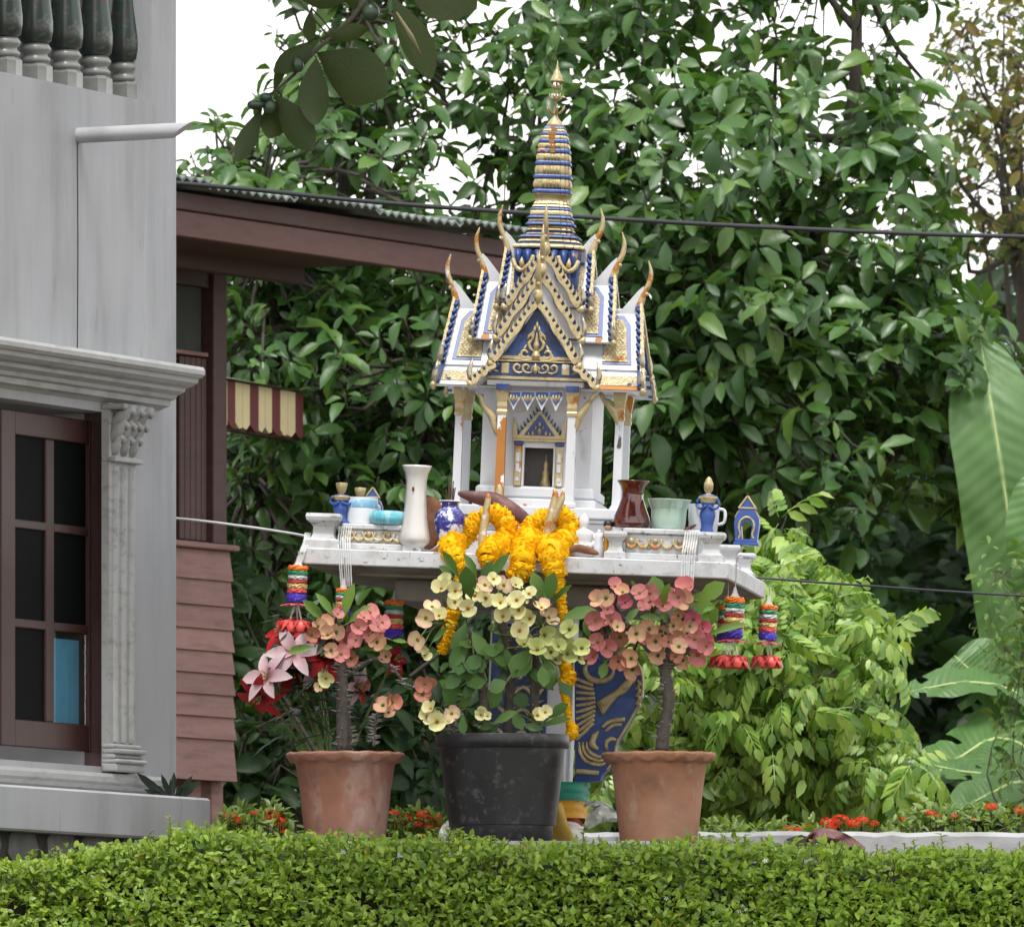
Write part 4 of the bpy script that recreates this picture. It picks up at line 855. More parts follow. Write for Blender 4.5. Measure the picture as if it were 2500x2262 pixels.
# small charred cup on the post
vv = -475; u_, _ = toL(1009, 1355, vv); pw = 62.3
t = item('charred_cup', 1010, vv, pw, 'small sooty black metal cup on the railing post', 'cup', y=1290); h = hgt(1010, 1278, vv, pw) + 6
T().lathe([(10, 0), (13, 2), (16, h * 0.3), (24, h * 0.85), (25, h), (22, h), (14, h * 0.4)], 20, capt=False).build('cup_body', M_char, t, True)
# blue and white vase with incense
vv = -440; t = item('blue_white_vase', 1098, vv, 0.5, 'round blue and white painted vase holding burnt incense sticks', 'vase', y=1270); H = hgt(1098, 1223, vv, 0)
T().lathe([(20, 0), (22, 3), (24, H * 0.2), (34, H * 0.45), (38, H * 0.6), (35, H * 0.75), (25, H * 0.84), (20, H * 0.89), (22, H * 0.95), (28, H * 0.99), (28, H), (24, H * 0.99), (16, H * 0.9)], 30, capt=False).build('vase_body', M_bw, t, True)
T().lathe([(29.5, H * 0.80), (28.6, H * 0.81), (26.6, H * 0.83), (25.4, H * 0.845)], 30, capb=False, capt=False).build('neck_band', M_bwband, t, True)
T().lathe([(28.4, H * 0.985), (29, H * 0.99), (28.4, H * 1.006), (27, H * 1.004)], 30, capb=False, capt=False).build('vase_rim', M_wglaze, t, True)
for k in range(11):
    rr = random.Random(k + 40); a = rr.uniform(0, 6.28); r0 = rr.uniform(2, 10)
    T().tube([(r0 * 0.6 * math.cos(a), r0 * 0.6 * math.sin(a), H * 0.8), (r0 * 1.4 * math.cos(a), r0 * 1.2 * math.sin(a), H + rr.uniform(28, 62))], 1.3, 5).build('incense_stick', M_incense, t)
# twin dancers and a small model pavilion at one end, kneeling figure and pavilion at the other
def dancer(px, py_top, v, w0, label, headgear, lean=0.0, wide=1.0):
    t = item('figurine', px, v, w0, label, 'figurine', y=1240); h = hgt(px, py_top, v, w0)
    sk = [(1.0, 0), (1.05, 0.03), (0.80, 0.07), (0.62, 0.16), (0.66, 0.25), (0.86, 0.36), (0.80, 0.42), (0.56, 0.50), (0.70, 0.57), (0.95, 0.64), (0.98, 0.675), (0.60, 0.70), (0.25, 0.715), (0.24, 0.73), (0.42, 0.765), (0.48, 0.81), (0.42, 0.86), (0.3, 0.90)]
    k_ = 15 * wide; m = T(); m.cur = 0
    m.loops([[(r_ * k_ * math.cos(a) + lean * z * h, r_ * k_ * 0.62 * math.sin(a), z * h) for a in [2 * math.pi * i / 14 for i in range(14)]] for r_, z in sk])
    ob = m.mesh('figure_body', [M_figblue, M_gold], True)
    # gold collar and face bands by height
    zs_ = [p.center.z / S / h for p in ob.polygons]; ob.polygons.foreach_set('material_index', [1 if (0.60 < z < 0.66 or z > 0.70) else 0 for z in zs_])
    link('figure_body', ob, t)
    cr = T(); L_ = lean * h
    if headgear == 'crown': cr.lathe([(9.5, 0.80 * h), (11.5, 0.85 * h), (11, 0.89 * h), (8.5, 0.92 * h), (7.5, 0.95 * h), (4.5, 0.98 * h), (1, 1.0 * h)], 12, (L_ * 0.9, 0, 0))
    else: cr.lathe([(10, 0.80 * h), (13, 0.88 * h), (14.5, 0.97 * h), (13, 1.0 * h)], 10, (L_ * 0.9, 0, 0))
    cr.build('crown', M_gold, t, 40)
    for sx in (-1, 1): T().tube(smooth_path([(sx * 13 * wide, 0, 0.66 * h), (sx * 18 * wide, -2, 0.54 * h), (sx * 11 * wide, -9, 0.47 * h), (sx * 3, -13, 0.52 * h)], 3), 3.4, 6).build('arm', M_figblue, t, True)
    return t
dancer(832, 1178, -455, LT, 'blue robed dancer figurine with tall gold crown behind the mug', 'flat', 0.0, 1.5)
dancer(878, 1190, -330, LT, 'blue dancer figurine half hidden behind the mug, only gold head showing', 'flat', 0.0, 1.4)
dancer(1728, 1163, -400, 0.5 + 62, 'blue kneeling figurine with gold collar on the white railing post', 'crown', 0.0, 1.55)
def pavilion(px, y0, y1, v, w0, sc_, label):
    t = item('model_pavilion', px, v, w0, label, 'model house', y=(y0 + y1) / 2); h = hgt(px, y1, v, w0); k = h / 110.0
    q = MB(S * k); q.box(-28, 28, -22, 22, 0, 6, 1); q.box(-25, 25, -20, 20, 6.2, 13, 1); q.build('base', M_figblue, t)
    ar_ = [(-24, 13.2), (24, 13.2), (28, 48), (27, 58), (20, 72), (14, 80), (-14, 80), (-20, 72), (-27, 58), (-28, 48)]
    # body as an arch: outer outline minus the doorway
    inner = [(9, 13.2), (11, 30), (12, 42), (8, 50), (0, 54), (-8, 50), (-12, 42), (-11, 30), (-9, 13.2)]
    poly = [(-24, 13.2), (-28, 48), (-27, 58), (-20, 72), (-14, 80), (14, 80), (20, 72), (27, 58), (28, 48), (24, 13.2)] + inner
    MB(S * k).prism(poly, lambda a, b_, d: (a, d, b_), -16, 16).build('arch_body', M_figblue, t)
    MB(S * k).tube(smooth_path([(-17, -17, 14), (-13, -17, 24), (-17, -17, 38), (-15, -17, 52), (-7, -17, 60), (0, -17, 62), (7, -17, 60), (15, -17, 52), (17, -17, 38), (13, -17, 24), (17, -17, 14)], 3), 2.6, 7).build('arch_moulding', M_gold, t, True)
    MB(S * k).prism([(-20, 80.2), (20, 80.2), (2, 108), (-2, 108)], lambda a, b_, d: (a, d, b_), -15, 15).build('roof', M_figblue, t)
    g_ = MB(S * k); g_.tube([(-19, -16, 82), (0, -16, 109)], 2.2, 6); g_.build('roof_edge', M_gold, t)
    g_ = MB(S * k); g_.tube([(19, -16, 82), (0, -16, 109)], 2.2, 6); g_.build('roof_edge', M_gold, t)
    g_ = MB(S * k); g_.tube([(-19, -16, 82), (19, -16, 82)], 2.0, 6); g_.build('roof_edge', M_gold, t)
    for sx in (-1, 1): MB(S * k).tube(smooth_path([(sx * 14, -12, 80), (sx * 22, -12, 70), (sx * 27, -12, 60)], 3), 2, 6).build('eave_edge', M_gold, t, True)
pavilion(910, 1283, 1189, -300, LT, 1, 'small blue model pavilion with gold gable edges behind the mug')
pavilion(1825, 1318, 1210, -70, 62.6, 1, 'small blue model pavilion with gold arched doorway on the end post')
# oxblood vase and celadon pot
vv = -430; t = item('brown_vase', 1543, vv, RT, 'glossy dark brown vase with flared neck and drip glaze', 'vase', y=1240); H = hgt(1543, 1173, vv, RT)
T().lathe([(40, -0), (44, 3), (46, H * 0.12), (42, H * 0.26), (32, H * 0.48), (26, H * 0.64), (26, H * 0.76), (31, H * 0.89), (39, H * 0.985), (39, H), (36, H * 0.985), (24, H * 0.8)], 32, capt=False).build('vase_body', M_brownglaze, t, True)
vv = -420; t = item('celadon_pot', 1633, vv, RT, 'pale green celadon pot with wide flared rim', 'pot', y=1260); H = hgt(1633, 1219, vv, RT)
T().lathe([(38, 0), (40, 3), (42, H * 0.4), (43, H * 0.66), (44, H * 0.70), (46, H * 0.74), (50, H * 0.93), (53, H * 0.985), (53, H), (50, H * 0.98), (42, H * 0.75), (38, H * 0.3)], 32, capt=False).build('pot_body', M_celadon, t, True)
vv = -360; t = item('white_cup', 1718, vv, RT, 'plain white cup behind the celadon pot and kneeling figurine', 'cup', y=1260); H = hgt(1718, 1231, vv, RT)
T().lathe([(32, 0), (34, 3), (37, H * 0.5), (38, H), (35, H), (33, H * 0.3)], 28, capt=False).build('cup_body', M_wpaint, t, 40)
T().tube(smooth_path([(34, 0, H * 0.85), (50, 0, H * 0.8), (50, 0, H * 0.4), (33, 0, H * 0.3)], 4), 4, 8).build('cup_handle', M_wpaint, t, True)
# white seated plaster figure, tiny standing doll
vv = -440; t = item('seated_statuette', 1425, vv, 0.5, 'small white plaster seated statuette beside the marigold garland', 'statuette', y=1300); H = hgt(1425, 1256, vv, 0)
b = T(); b.loops([[(r_ * 30 * math.cos(a) * (1.15 if z < 0.3 else 1), r_ * 22 * math.sin(a), z * H) for a in [2 * math.pi * i / 18 for i in range(18)]] for r_, z in [(0.9, 0), (1.05, 0.05), (1.05, 0.16), (0.85, 0.24), (0.62, 0.30), (0.70, 0.42), (0.84, 0.54), (0.76, 0.62), (0.40, 0.66), (0.22, 0.69), (0.34, 0.74), (0.42, 0.82), (0.40, 0.90), (0.26, 0.96), (0.16, 1.0), (0.05, 1.03)]])
b.build('statue_body', M_plaster, t, True)
for sx in (-1, 1): T().tube(smooth_path([(sx * 22, 0, H * 0.56), (sx * 30, -4, H * 0.38), (sx * 14, -20, H * 0.26)], 4), [6] * 9, 8).build('arm', M_plaster, t, True)
T().tube(smooth_path([(-34, -8, H * 0.1), (0, -24, H * 0.12), (34, -8, H * 0.1)], 4), 9, 8).build('folded_legs', M_plaster, t, True)
vv = -440; t = item('doll', 1484, vv, 0.5, 'tiny doll with black hair and yellow costume beside the railing post', 'doll', y=1300); H = hgt(1484, 1266, vv, 0)
T().lathe([(13, 0), (15, 3), (12, H * 0.3), (9, H * 0.5), (11, H * 0.62), (4, H * 0.70)], 14).build('costume', M_yellowcloth, t, True); T().ball((0, 0, H * 0.80), H * 0.11, 12, 8).build('head', M_skin, t, True)
T().loops([[(H * 0.118 * math.cos(a) * r_, H * 0.118 * math.sin(a) * r_ + 1.5, H * z) for a in [2 * math.pi * i / 12 for i in range(12)]] for r_, z in ((1, 0.80), (1.05, 0.86), (0.9, 0.92), (0.5, 0.96))]).build('hair', M_hair, t, True)
for sx in (-1, 1): T().tube([(sx * 10, 0, H * 0.6), (sx * 14, -3, H * 0.42)], [3, 2], 6).build('arm', M_skin, t, True)
vv = -450; t = item('white_jar', 1462, vv, 0.5, 'small white jar between the statuette and the doll', 'jar', y=1320); H = hgt(1462, 1300, vv, 0)
T().lathe([(10, 0), (12, 3), (13, H * 0.5), (9, H * 0.8), (10, H)], 16).build('jar_body', M_wpaint, t, True); T().ball((0, 0, H + 3), 5, 10, 6).build('lid', M_wpaint, t, True)

# dry leaves: curled blades
def dryleaf(name, pts, wid, m, label, cat, v, curl=0.5, group=None):
    ps = smooth_path([L2(x, y, v + dv) for x, y, dv in pts], 5); n = len(ps); mb = T(); rings = []
    for i, p in enumerate(ps):
        t = i / (n - 1); w_ = wid * (math.sin(math.pi * min(1, max(0, t * 0.94 + 0.03))) ** 0.7); tg = (ps[min(i + 1, n - 1)] - ps[max(i - 1, 0)]).normalized()
        sd = tg.cross(Vector((0, 1, 0))).normalized(); rr = random.Random(i * 3 + len(pts)); row = []
        for k in range(7):
            a = (k - 3) / 3; off = sd * (w_ * a * math.cos(curl * a)) + Vector((0, 1, 0)) * (w_ * (abs(a) ** 2) * curl * 0.8 + rr.uniform(-1, 1))
            row.append(p + off)
        rings.append(row)
    top = rings; bot = [[q + Vector((0, 2.2, 0)) for q in r_] for r_ in rings]
    mb.loops([t_ + b_[::-1] for t_, b_ in zip(top, bot)]); o = mb.build(name, m, None, 60)
    o.matrix_world = SM; return tag(o, label, cat, group)
dryleaf('dry_leaf', [(1118, 1203, 0), (1160, 1213, -10), (1205, 1222, -14), (1250, 1248, -14), (1285, 1272, -8), (1306, 1288, 0)], 26, M_drymaroon, 'large maroon dried leaf curled across the stair before the shrine door', 'leaf', -352, 0.6)
dryleaf('dry_leaf', [(1040, 1340, 0), (1052, 1300, 10), (1056, 1255, 16), (1048, 1212, 20)], 36, M_dryleaf, 'broad rust-brown dried leaf standing between the two vases', 'leaf', -380, 0.5)
dryleaf('dry_leaf', [(1375, 1352, 0), (1405, 1338, 0), (1435, 1343, 0), (1462, 1352, 0)], 12, M_dryleaf, 'dried brown leaf lying at the foot of the plaster statuette', 'leaf', -500, 0.6)
dryleaf('dry_leaf', [(1050, 1352, 0), (1062, 1345, 0), (1080, 1335, 0), (1092, 1330, 0)], 10, M_dryleaf, 'small brown dried leaf under the blue and white vase', 'leaf', -490, 0.6)
dryleaf('dry_leaf', [(1664, 1298, 0), (1680, 1290, 0), (1700, 1280, 0)], 6, M_drymaroon, 'narrow dark dried leaf resting on the ornament panel rail', 'leaf', -476, 0.6)

# marigold garlands: ruffled blooms strung close
def bloom_mesh(seed):
    rr = np.random.default_rng(seed); vs = []; fs = []; n = 12
    for j, (r0, z0) in enumerate(((0.55, -0.55), (0.86, -0.3), (0.95, 0.0), (0.86, 0.3), (0.55, 0.55))):
        for i in range(n):
            a = 2 * math.pi * (i + 0.5 * (j % 2)) / n; k = rr.uniform(0.82, 1.12); vs.append((r0 * k * math.cos(a), r0 * k * math.sin(a), z0 + rr.uniform(-0.08, 0.08)))
    for j in range(4):
        for i in range(n): p, q_ = j * n + i, j * n + (i + 1) % n; fs += [(p, q_, q_ + n), (p, q_ + n, p + n)]
    for k in range(46):
        a, ph = rr.uniform(0, 6.283), rr.uniform(-0.9, 0.9); nd = np.array((math.cos(a) * math.cos(ph), math.sin(a) * math.cos(ph), math.sin(ph) * 0.6)); tg = np.array((-math.sin(a), math.cos(a), rr.uniform(-.5, .5))); b = len(vs)
        c = nd * 0.86; w_ = 0.17 * rr.uniform(0.7, 1.3); up = np.array((0, 0, 1.0)) * rr.uniform(-0.2, 0.2)
        vs += [tuple(c - tg * w_), tuple(c + tg * w_), tuple(c + nd * 0.24 * rr.uniform(0.5, 1.2) + tg * w_ * 0.7 + up), tuple(c + nd * 0.24 * rr.uniform(0.5, 1.2) - tg * w_ * 0.7 + up)]
        fs += [(b, b + 1, b + 2), (b, b + 2, b + 3)]
    return np_mesh('marigold_bloom', np.array(vs) * S, np.array(fs), M_marigold, False)
BLOOMS = [bloom_mesh(k) for k in range(5)]
def garland(label, strands):
    root = empty('marigold_garland', label=label, cat='garland', mat=SM); kk = 0
    for pts, rad, v in strands:
        ps = smooth_path([L2(x, y, v + (-545 - v) * min(1, max(0, (y - 1318) / 30))) for x, y in pts], 8); seg = 0.0; acc = 0.0; n = len(ps); rs = [1.06 * q_ for q_ in lerp_list(rad, n)]
        T().tube(ps[::4] + [ps[-1]], 2.2, 6).build('string', M_marigold, root)
        for i in range(1, n):
            acc += (ps[i] - ps[i - 1]).length
            if acc < max(5.0, rs[i] * 0.34): continue
            acc = 0; tg = (ps[i] - ps[i - 1]).normalized(); rr = random.Random(kk); kk += 1
            qz = Vector((0, 0, 1)).rotation_difference(tg + Vector((rr.uniform(-.25, .25), rr.uniform(-.25, .25), rr.uniform(-.25, .25))))
            m = Matrix.Translation(ps[i] * S) @ qz.to_matrix().to_4x4() @ Matrix.Rotation(rr.uniform(0, 6.28), 4, 'Z') @ Matrix.Diagonal((rs[i], rs[i], rs[i] * 0.8, 1))
            link('marigold_bloom', BLOOMS[kk % 5], root, m)
garland('thick orange marigold garland looped on the stair rail beside the blue white vase', [
    ([(1178, 1262), (1150, 1288), (1120, 1312), (1102, 1335), (1112, 1362), (1126, 1390)], [26, 30, 32, 30, 24, 12], -400),
    ([(1178, 1262), (1200, 1250), (1222, 1262), (1240, 1290), (1234, 1322), (1208, 1338), (1190, 1352), (1192, 1386)], [20, 22, 26, 28, 30, 30, 26, 16], -430),
    ([(1126, 1390), (1112, 1450), (1104, 1500), (1092, 1545), (1080, 1590)], [12, 14, 18, 18, 13], -540)])
garland('orange marigold garland with long tails trailing down past the yellow flowers', [
    ([(1338, 1262), (1318, 1268), (1300, 1295), (1284, 1330), (1276, 1365), (1272, 1392), (1252, 1412), (1262, 1424)], [20, 26, 30, 32, 30, 29, 26, 14], -440),
    ([(1338, 1262), (1362, 1254), (1382, 1272), (1386, 1300), (1366, 1330), (1345, 1345), (1332, 1330), (1348, 1366), (1352, 1392), (1358, 1412)], [18, 24, 28, 30, 32, 32, 30, 28, 28, 26], -430),
    ([(1358, 1412), (1366, 1440), (1372, 1480), (1380, 1530), (1372, 1600), (1388, 1650), (1376, 1672)], [22, 15, 12, 13, 12, 20, 20], -540),
    ([(1376, 1672), (1384, 1720), (1390, 1760), (1398, 1785), (1384, 1800)], [14, 10, 10, 17, 12], -540)])

# beaded hanging mobiles with clear streamers
def bm_(n, c, tin=0.0, r=0.4): return mat(n, c, r, metal=tin, var=0.25, vscale=120, bump=0.9, bscale=260)
BANDM = [bm_('orange_beads', (0.75, 0.17, 0.012)), bm_('green_beads', (0.02, 0.24, 0.11)), bm_('silver_beads', (0.55, 0.57, 0.57), 0.4, 0.3), bm_('red_beads', (0.38, 0.035, 0.03)), bm_('gold_beads', (0.62, 0.46, 0.18), 0.4, 0.3), bm_('rose_beads', (0.72, 0.08, 0.08)), bm_('violet_beads', (0.055, 0.03, 0.42))]
M_pinkpl = mat('pink_plastic_petal', (0.72, 0.10, 0.16), 0.4, var=0.2)
M_coral = mat('coral_plastic_flower', (0.80, 0.10, 0.085), 0.4, var=0.2, vscale=60)
M_clear = mat('clear_streamer', (0.86, 0.88, 0.88), 0.15, var=0.05, alpha=0.34)
M_cord = mat('grey_cord', (0.33, 0.29, 0.26), 0.8, var=0.2)
def bead_band(r_, h, seed):
    rr = np.random.default_rng(seed); n = 22; rings = []
    for j in range(5):
        z = h * j / 4; bul = 1 + 0.10 * math.sin(math.pi * j / 4)
        rings.append([(r_ * bul * (1 + rr.uniform(-.09, .09)) * math.cos(2 * math.pi * i / n), r_ * bul * (1 + rr.uniform(-.09, .09)) * math.sin(2 * math.pi * i / n), z + (rr.uniform(-.12, .12) * h if j in (0, 4) else 0)) for i in range(n)])
    return T().loops(rings)
def mobile(label, px, ytop, ybot, wpx, v, yhang, flower=True, petal=True, yfl=None):
    root = empty('bead_mobile', label=label, cat='hanging ornament', group=None, mat=SM @ Matrix.Translation(Vector(L2(px, ybot, v)) * S))
    z1 = toL(px, ytop, v)[1] - toL(px, ybot, v)[1]; hs = [0.15, 0.12, 0.12, 0.11, 0.15, 0.12, 0.23]; z = z1
    for k, f in enumerate(hs):
        h = z1 * f; z -= h; o = bead_band(wpx / 2, h * 0.97, k + px).build('bead_band', BANDM[k], root); o.location.z = z * S
    zh = toL(px, yhang, v)[1] - toL(px, ybot, v)[1]
    T().tube([(0, 0, z1 - 4), (1, 0, (z1 + zh) / 2), (0, 0, zh)], 1.6, 6).build('hanging_cord', M_cord, root)
    T().lathe([(wpx * 0.30, z1 - 1), (wpx * 0.16, z1 + 8), (2.5, z1 + 24)], 12).build('clear_cap', M_clear, root)
    if petal:
        for k in range(6):
            a = k * math.pi / 3 + 0.3; w_ = wpx * 0.9
            T().loops([[(q_ * w_ * math.cos(a + da), q_ * w_ * math.sin(a + da), -3 - 7 * q_ * q_) for q_, da in ((0.1, 0), (0.6, 0.45), (1.0, 0), (0.6, -0.45))], [(q_ * w_ * math.cos(a + da), q_ * w_ * math.sin(a + da), -5 - 7 * q_ * q_) for q_, da in ((0.1, 0), (0.6, 0.45), (1.0, 0), (0.6, -0.45))]]).build('plastic_petal', M_pinkpl, root)
    if flower:
        zf = (toL(px, yfl or ybot + 60, v)[1] - toL(px, ybot, v)[1])
        for k, (dx, dy) in enumerate(((-14, 0), (14, -6), (2, 14))):
            T().tube([(dx * 0.2, dy * 0.2, -2), (dx, dy, zf + 12)], 2.2, 6).build('clear_stem', M_clear, root)
            for j_ in range(5):
                a = j_ * 2 * math.pi / 5 + k; c, s_ = math.cos(a), math.sin(a)
                T().loops([[(dx + c * r_ * 27 - s_ * w_ * 17, dy + s_ * r_ * 27 + c * w_ * 17, zf + z_) for r_, w_, z_ in ((0.05, 0, 14), (0.5, 1, 8), (1.0, 0.45, -16), (1.0, -0.45, -16), (0.5, -1, 8))], [(dx + c * r_ * 24 - s_ * w_ * 15, dy + s_ * r_ * 24 + c * w_ * 15, zf + z_ - 2) for r_, w_, z_ in ((0.05, 0, 14), (0.5, 1, 8), (1.0, 0.45, -16), (1.0, -0.45, -16), (0.5, -1, 8))]]).build('flower_petal', M_coral, root, True)
mobile('bead mobile hung from the slab corner above the lilies, striped orange to violet', 724, 1380, 1468, 44, -545, 1345, True, True, 1525)
mobile('short bead mobile behind the pink crown of thorns leaves, hung on clear streamers', 836, 1436, 1500, 34, -545, 1360, False, False)
mobile('dark red bead mobile hanging under the table behind the pink flowers', 960, 1464, 1556, 42, -300, 1418, False, False)
mobile('bead mobile beside the potted pink flowers, partly covered by a leaf', 1790, 1457, 1556, 44, -500, 1362, True, True, 1612)
mobile('bead mobile hanging behind another one near the slab corner', 1772, 1478, 1566, 40, -380, 1410, True, False, 1612)
mobile('bead mobile hung alone from the far slab corner with coral flowers below', 1873, 1476, 1562, 42, 430, 1425, True, True, 1612)
def streamer(px0, px1, y0, y1, y2, label, shift=0):
    root = empty('clear_streamer', label=label, cat='streamer', mat=SM)
    for k in range(6):
        rr = random.Random(k + px0); x = px0 + (px1 - px0) * k / 5
        pts = [L2(x + 6, y0, -486), L2(x + 2, (y0 + y1) / 2, -500), L2(x + shift * 0.4, y1, -522), L2(x + shift + rr.uniform(-3, 3), y2, -530)]
        T().tube(smooth_path(pts, 4), 2.6, 6, 0.5).build('strand', M_clear, root, True)
streamer(824, 852, 1284, 1350, 1432, 'bundle of clear plastic streamers draped over the railing beside the corner block', 8)
streamer(1668, 1698, 1298, 1356, 1432, 'bundle of clear plastic streamers draped by the celadon pot', -6)
streamer(740, 752, 1300, 1345, 1385, 'clear plastic streamers hanging over the corner of the slab', -18)

# cloth wrapped round the pillar foot
M_gcloth = mat('green_cloth', (0.012, 0.20, 0.13), 0.7, var=0.2, bump=0.5, bscale=40, stretch=(1, 1, 5)); M_ycloth = mat('yellow_cloth', (0.60, 0.30, 0.02), 0.7, var=0.2, bump=0.5, bscale=40, stretch=(1, 1, 5))
M_rcloth = mat('red_cloth', (0.42, 0.02, 0.02), 0.7, var=0.2); M_wcloth = mat('white_cloth', (0.62, 0.60, 0.55), 0.8, var=0.12, bump=0.3, bscale=40); M_ycloth2 = mat('faded_yellow_cloth', (0.56, 0.36, 0.06), 0.7, var=0.25, bump=0.4, bscale=30)
cl = empty('sash_cloth', label='green, yellow, red and white sashes tied round the pillar foot', cat='cloth', mat=SM)
def sash(y0, y1, mt, out, seed):
    z0, z1 = toL(1400, y1, -100)[1], toL(1400, y0, -100)[1]; rr = np.random.default_rng(seed); n = 40; rings = []
    for j in range(7):
        t = j / 6; z = z0 + (z1 - z0) * t; ring_ = []
        for i in range(n):
            a = 2 * math.pi * i / n; k = (abs(math.cos(a)) ** 6 + abs(math.sin(a)) ** 6) ** (-1 / 6); r_ = (100 + out + 3.5 * math.sin(j * 2.3 + 2 * a + seed) + rr.uniform(-1, 1)) * k
            ring_.append((r_ * math.cos(a), r_ * math.sin(a), z + 4 * math.sin(a * 2 + seed)))
        rings.append(ring_)
    return T().loops(rings, False, False)
sash(1906, 1955, M_gcloth, 42, 1).build('green_sash', M_gcloth, cl, True); sash(1955, 1998, M_ycloth, 40, 2).build('yellow_sash', M_ycloth, cl, True); sash(1996, 2010, M_rcloth, 26, 3).build('red_sash', M_rcloth, cl, True); sash(2008, 2052, M_wcloth, 34, 4).build('white_sash', M_wcloth, cl, True)
q = smooth_path([L2(1366, 1962, -158), L2(1366, 1995, -170), L2(1370, 2030, -178), L2(1374, 2056, -178)], 4); T().tube(q, lerp_list([14, 32, 38, 36], len(q)), 14, 0.5).build('sash_tail', M_ycloth2, cl, True)
# ================================================================ pots and crown-of-thorns plants
M_terra = mat('terracotta', (0.27, 0.115, 0.072), 0.85, var=0.22, vscale=9, bump=0.25, bscale=70, layers=[((0.29, 0.15, 0.12), 5, 0.55, 0.12, None, 0.8), ((0.48, 0.42, 0.36), 9, 0.60, 0.09, (1, 1, 0.6), 0.5), ((0.16, 0.08, 0.055), 20, 0.62, 0.06, None, 0.6), ((0.24, 0.12, 0.085), 8, 0.62, 0.1, None, 0.7)])
M_terra2 = mat('clean_terracotta', (0.335, 0.148, 0.082), 0.85, var=0.16, vscale=8, bump=0.2, bscale=70, layers=[((0.19, 0.095, 0.065), 12, 0.57, 0.09, None, 0.7), ((0.42, 0.30, 0.23), 18, 0.64, 0.06, (1, 1, 0.6), 0.5), ((0.46, 0.27, 0.18), 4, 0.55, 0.15, None, 0.7)])
M_blackpl = mat('black_plastic', (0.009, 0.009, 0.011), 0.42, var=0.3, vscale=8, bump=0.12, bscale=120, layers=[((0.075, 0.072, 0.068), 40, 0.60, 0.05, None, 0.7), ((0.035, 0.035, 0.035), 6, 0.6, 0.15, (1, 1, 0.4), 0.6)])
M_soil = mat('potting_soil', (0.035, 0.025, 0.018), 0.95, var=0.3, bump=0.8, bscale=80)
M_stem = mat('thorny_stem', (0.085, 0.07, 0.06), 0.9, var=0.4, vscale=60, bump=0.6, bscale=90)
M_thorn = mat('thorn', (0.26, 0.23, 0.21), 0.7, var=0.2)
M_stalk = mat('red_stalk', (0.13, 0.045, 0.03), 0.6, var=0.2); M_gstalk = mat('green_stalk', (0.12, 0.17, 0.05), 0.6, var=0.2)
M_eleaf = leafmat('crown_leaf', [(0.055, 0.125, 0.030), (0.085, 0.18, 0.042), (0.12, 0.22, 0.05), (0.05, 0.11, 0.036)], 0.45, 0.35, 0.22, 1.2)
M_eleaf2 = leafmat('young_leaf', [(0.14, 0.26, 0.055), (0.18, 0.30, 0.06), (0.11, 0.22, 0.05)], 0.45, 0.35, 0.3, 1.15)
def petalmat(name, inner, mid, edge, rough=0.5):
    """bract colour runs from the flower's centre outward with the petal's own pigment"""
    m = bpy.data.materials.new(name); m.use_nodes = True; nt = m.node_tree; N = nt.nodes; L = nt.links; b = N['Principled BSDF']
    at = N.new('ShaderNodeAttribute'); at.attribute_name = 'rad'
    rp = N.new('ShaderNodeValToRGB'); e = rp.color_ramp.elements; e.new(0.5)
    for i, (p_, c) in enumerate(((0.05, inner), (0.45, mid), (1.0, edge))): e[i].position = p_; e[i].color = c4(c)
    L.new(at.outputs['Fac'], rp.inputs[0])
    oi = N.new('ShaderNodeObjectInfo'); mr = N.new('ShaderNodeMapRange'); mr.inputs[3].default_value = 0.75; mr.inputs[4].default_value = 1.15; L.new(oi.outputs['Random'], mr.inputs[0])
    cb = N.new('ShaderNodeCombineColor'); [L.new(mr.outputs[0], cb.inputs[i]) for i in range(3)]
    tc = N.new('ShaderNodeTexCoord'); n = N.new('ShaderNodeTexNoise'); n.inputs['Scale'].default_value = 60; L.new(tc.outputs['Object'], n.inputs['Vector'])
    mx = N.new('ShaderNodeMix'); mx.data_type = 'RGBA'; mx.blend_type = 'MULTIPLY'; mx.inputs[0].default_value = 1; L.new(rp.outputs[0], mx.inputs[6]); L.new(cb.outputs[0], mx.inputs[7])
    L.new(mx.outputs[2], b.inputs['Base Color']); b.inputs['Roughness'].default_value = rough; b.inputs['Specular IOR Level'].default_value = 0.25
    bp = N.new('ShaderNodeBump'); bp.inputs['Strength'].default_value = 0.2; bp.inputs['Distance'].default_value = 0.004; L.new(n.outputs['Fac'], bp.inputs['Height']); L.new(bp.outputs[0], b.inputs['Normal'])
    return m
M_pY = petalmat('yellow_bract', (0.50, 0.40, 0.10), (0.66, 0.62, 0.27), (0.74, 0.70, 0.38)); M_pYG = petalmat('green_yellow_bract', (0.24, 0.27, 0.06), (0.40, 0.44, 0.13), (0.50, 0.52, 0.22)); M_pYP = petalmat('blushed_yellow_bract', (0.62, 0.52, 0.22), (0.72, 0.64, 0.32), (0.72, 0.40, 0.33))
M_pP = petalmat('pink_bract', (0.44, 0.26, 0.15), (0.55, 0.22, 0.19), (0.60, 0.19, 0.20)); M_pPe = petalmat('peach_bract', (0.30, 0.24, 0.08), (0.60, 0.42, 0.22), (0.64, 0.29, 0.22)); M_pR = petalmat('rose_bract', (0.36, 0.12, 0.11), (0.42, 0.09, 0.12), (0.48, 0.10, 0.14)); M_pO = petalmat('dusky_bract', (0.34, 0.20, 0.08), (0.42, 0.19, 0.11), (0.46, 0.15, 0.11))
M_eye = mat('flower_eye', (0.30, 0.075, 0.02), 0.6, var=0.2); M_eye2 = mat('green_flower_eye', (0.09, 0.055, 0.02), 0.6, var=0.2)
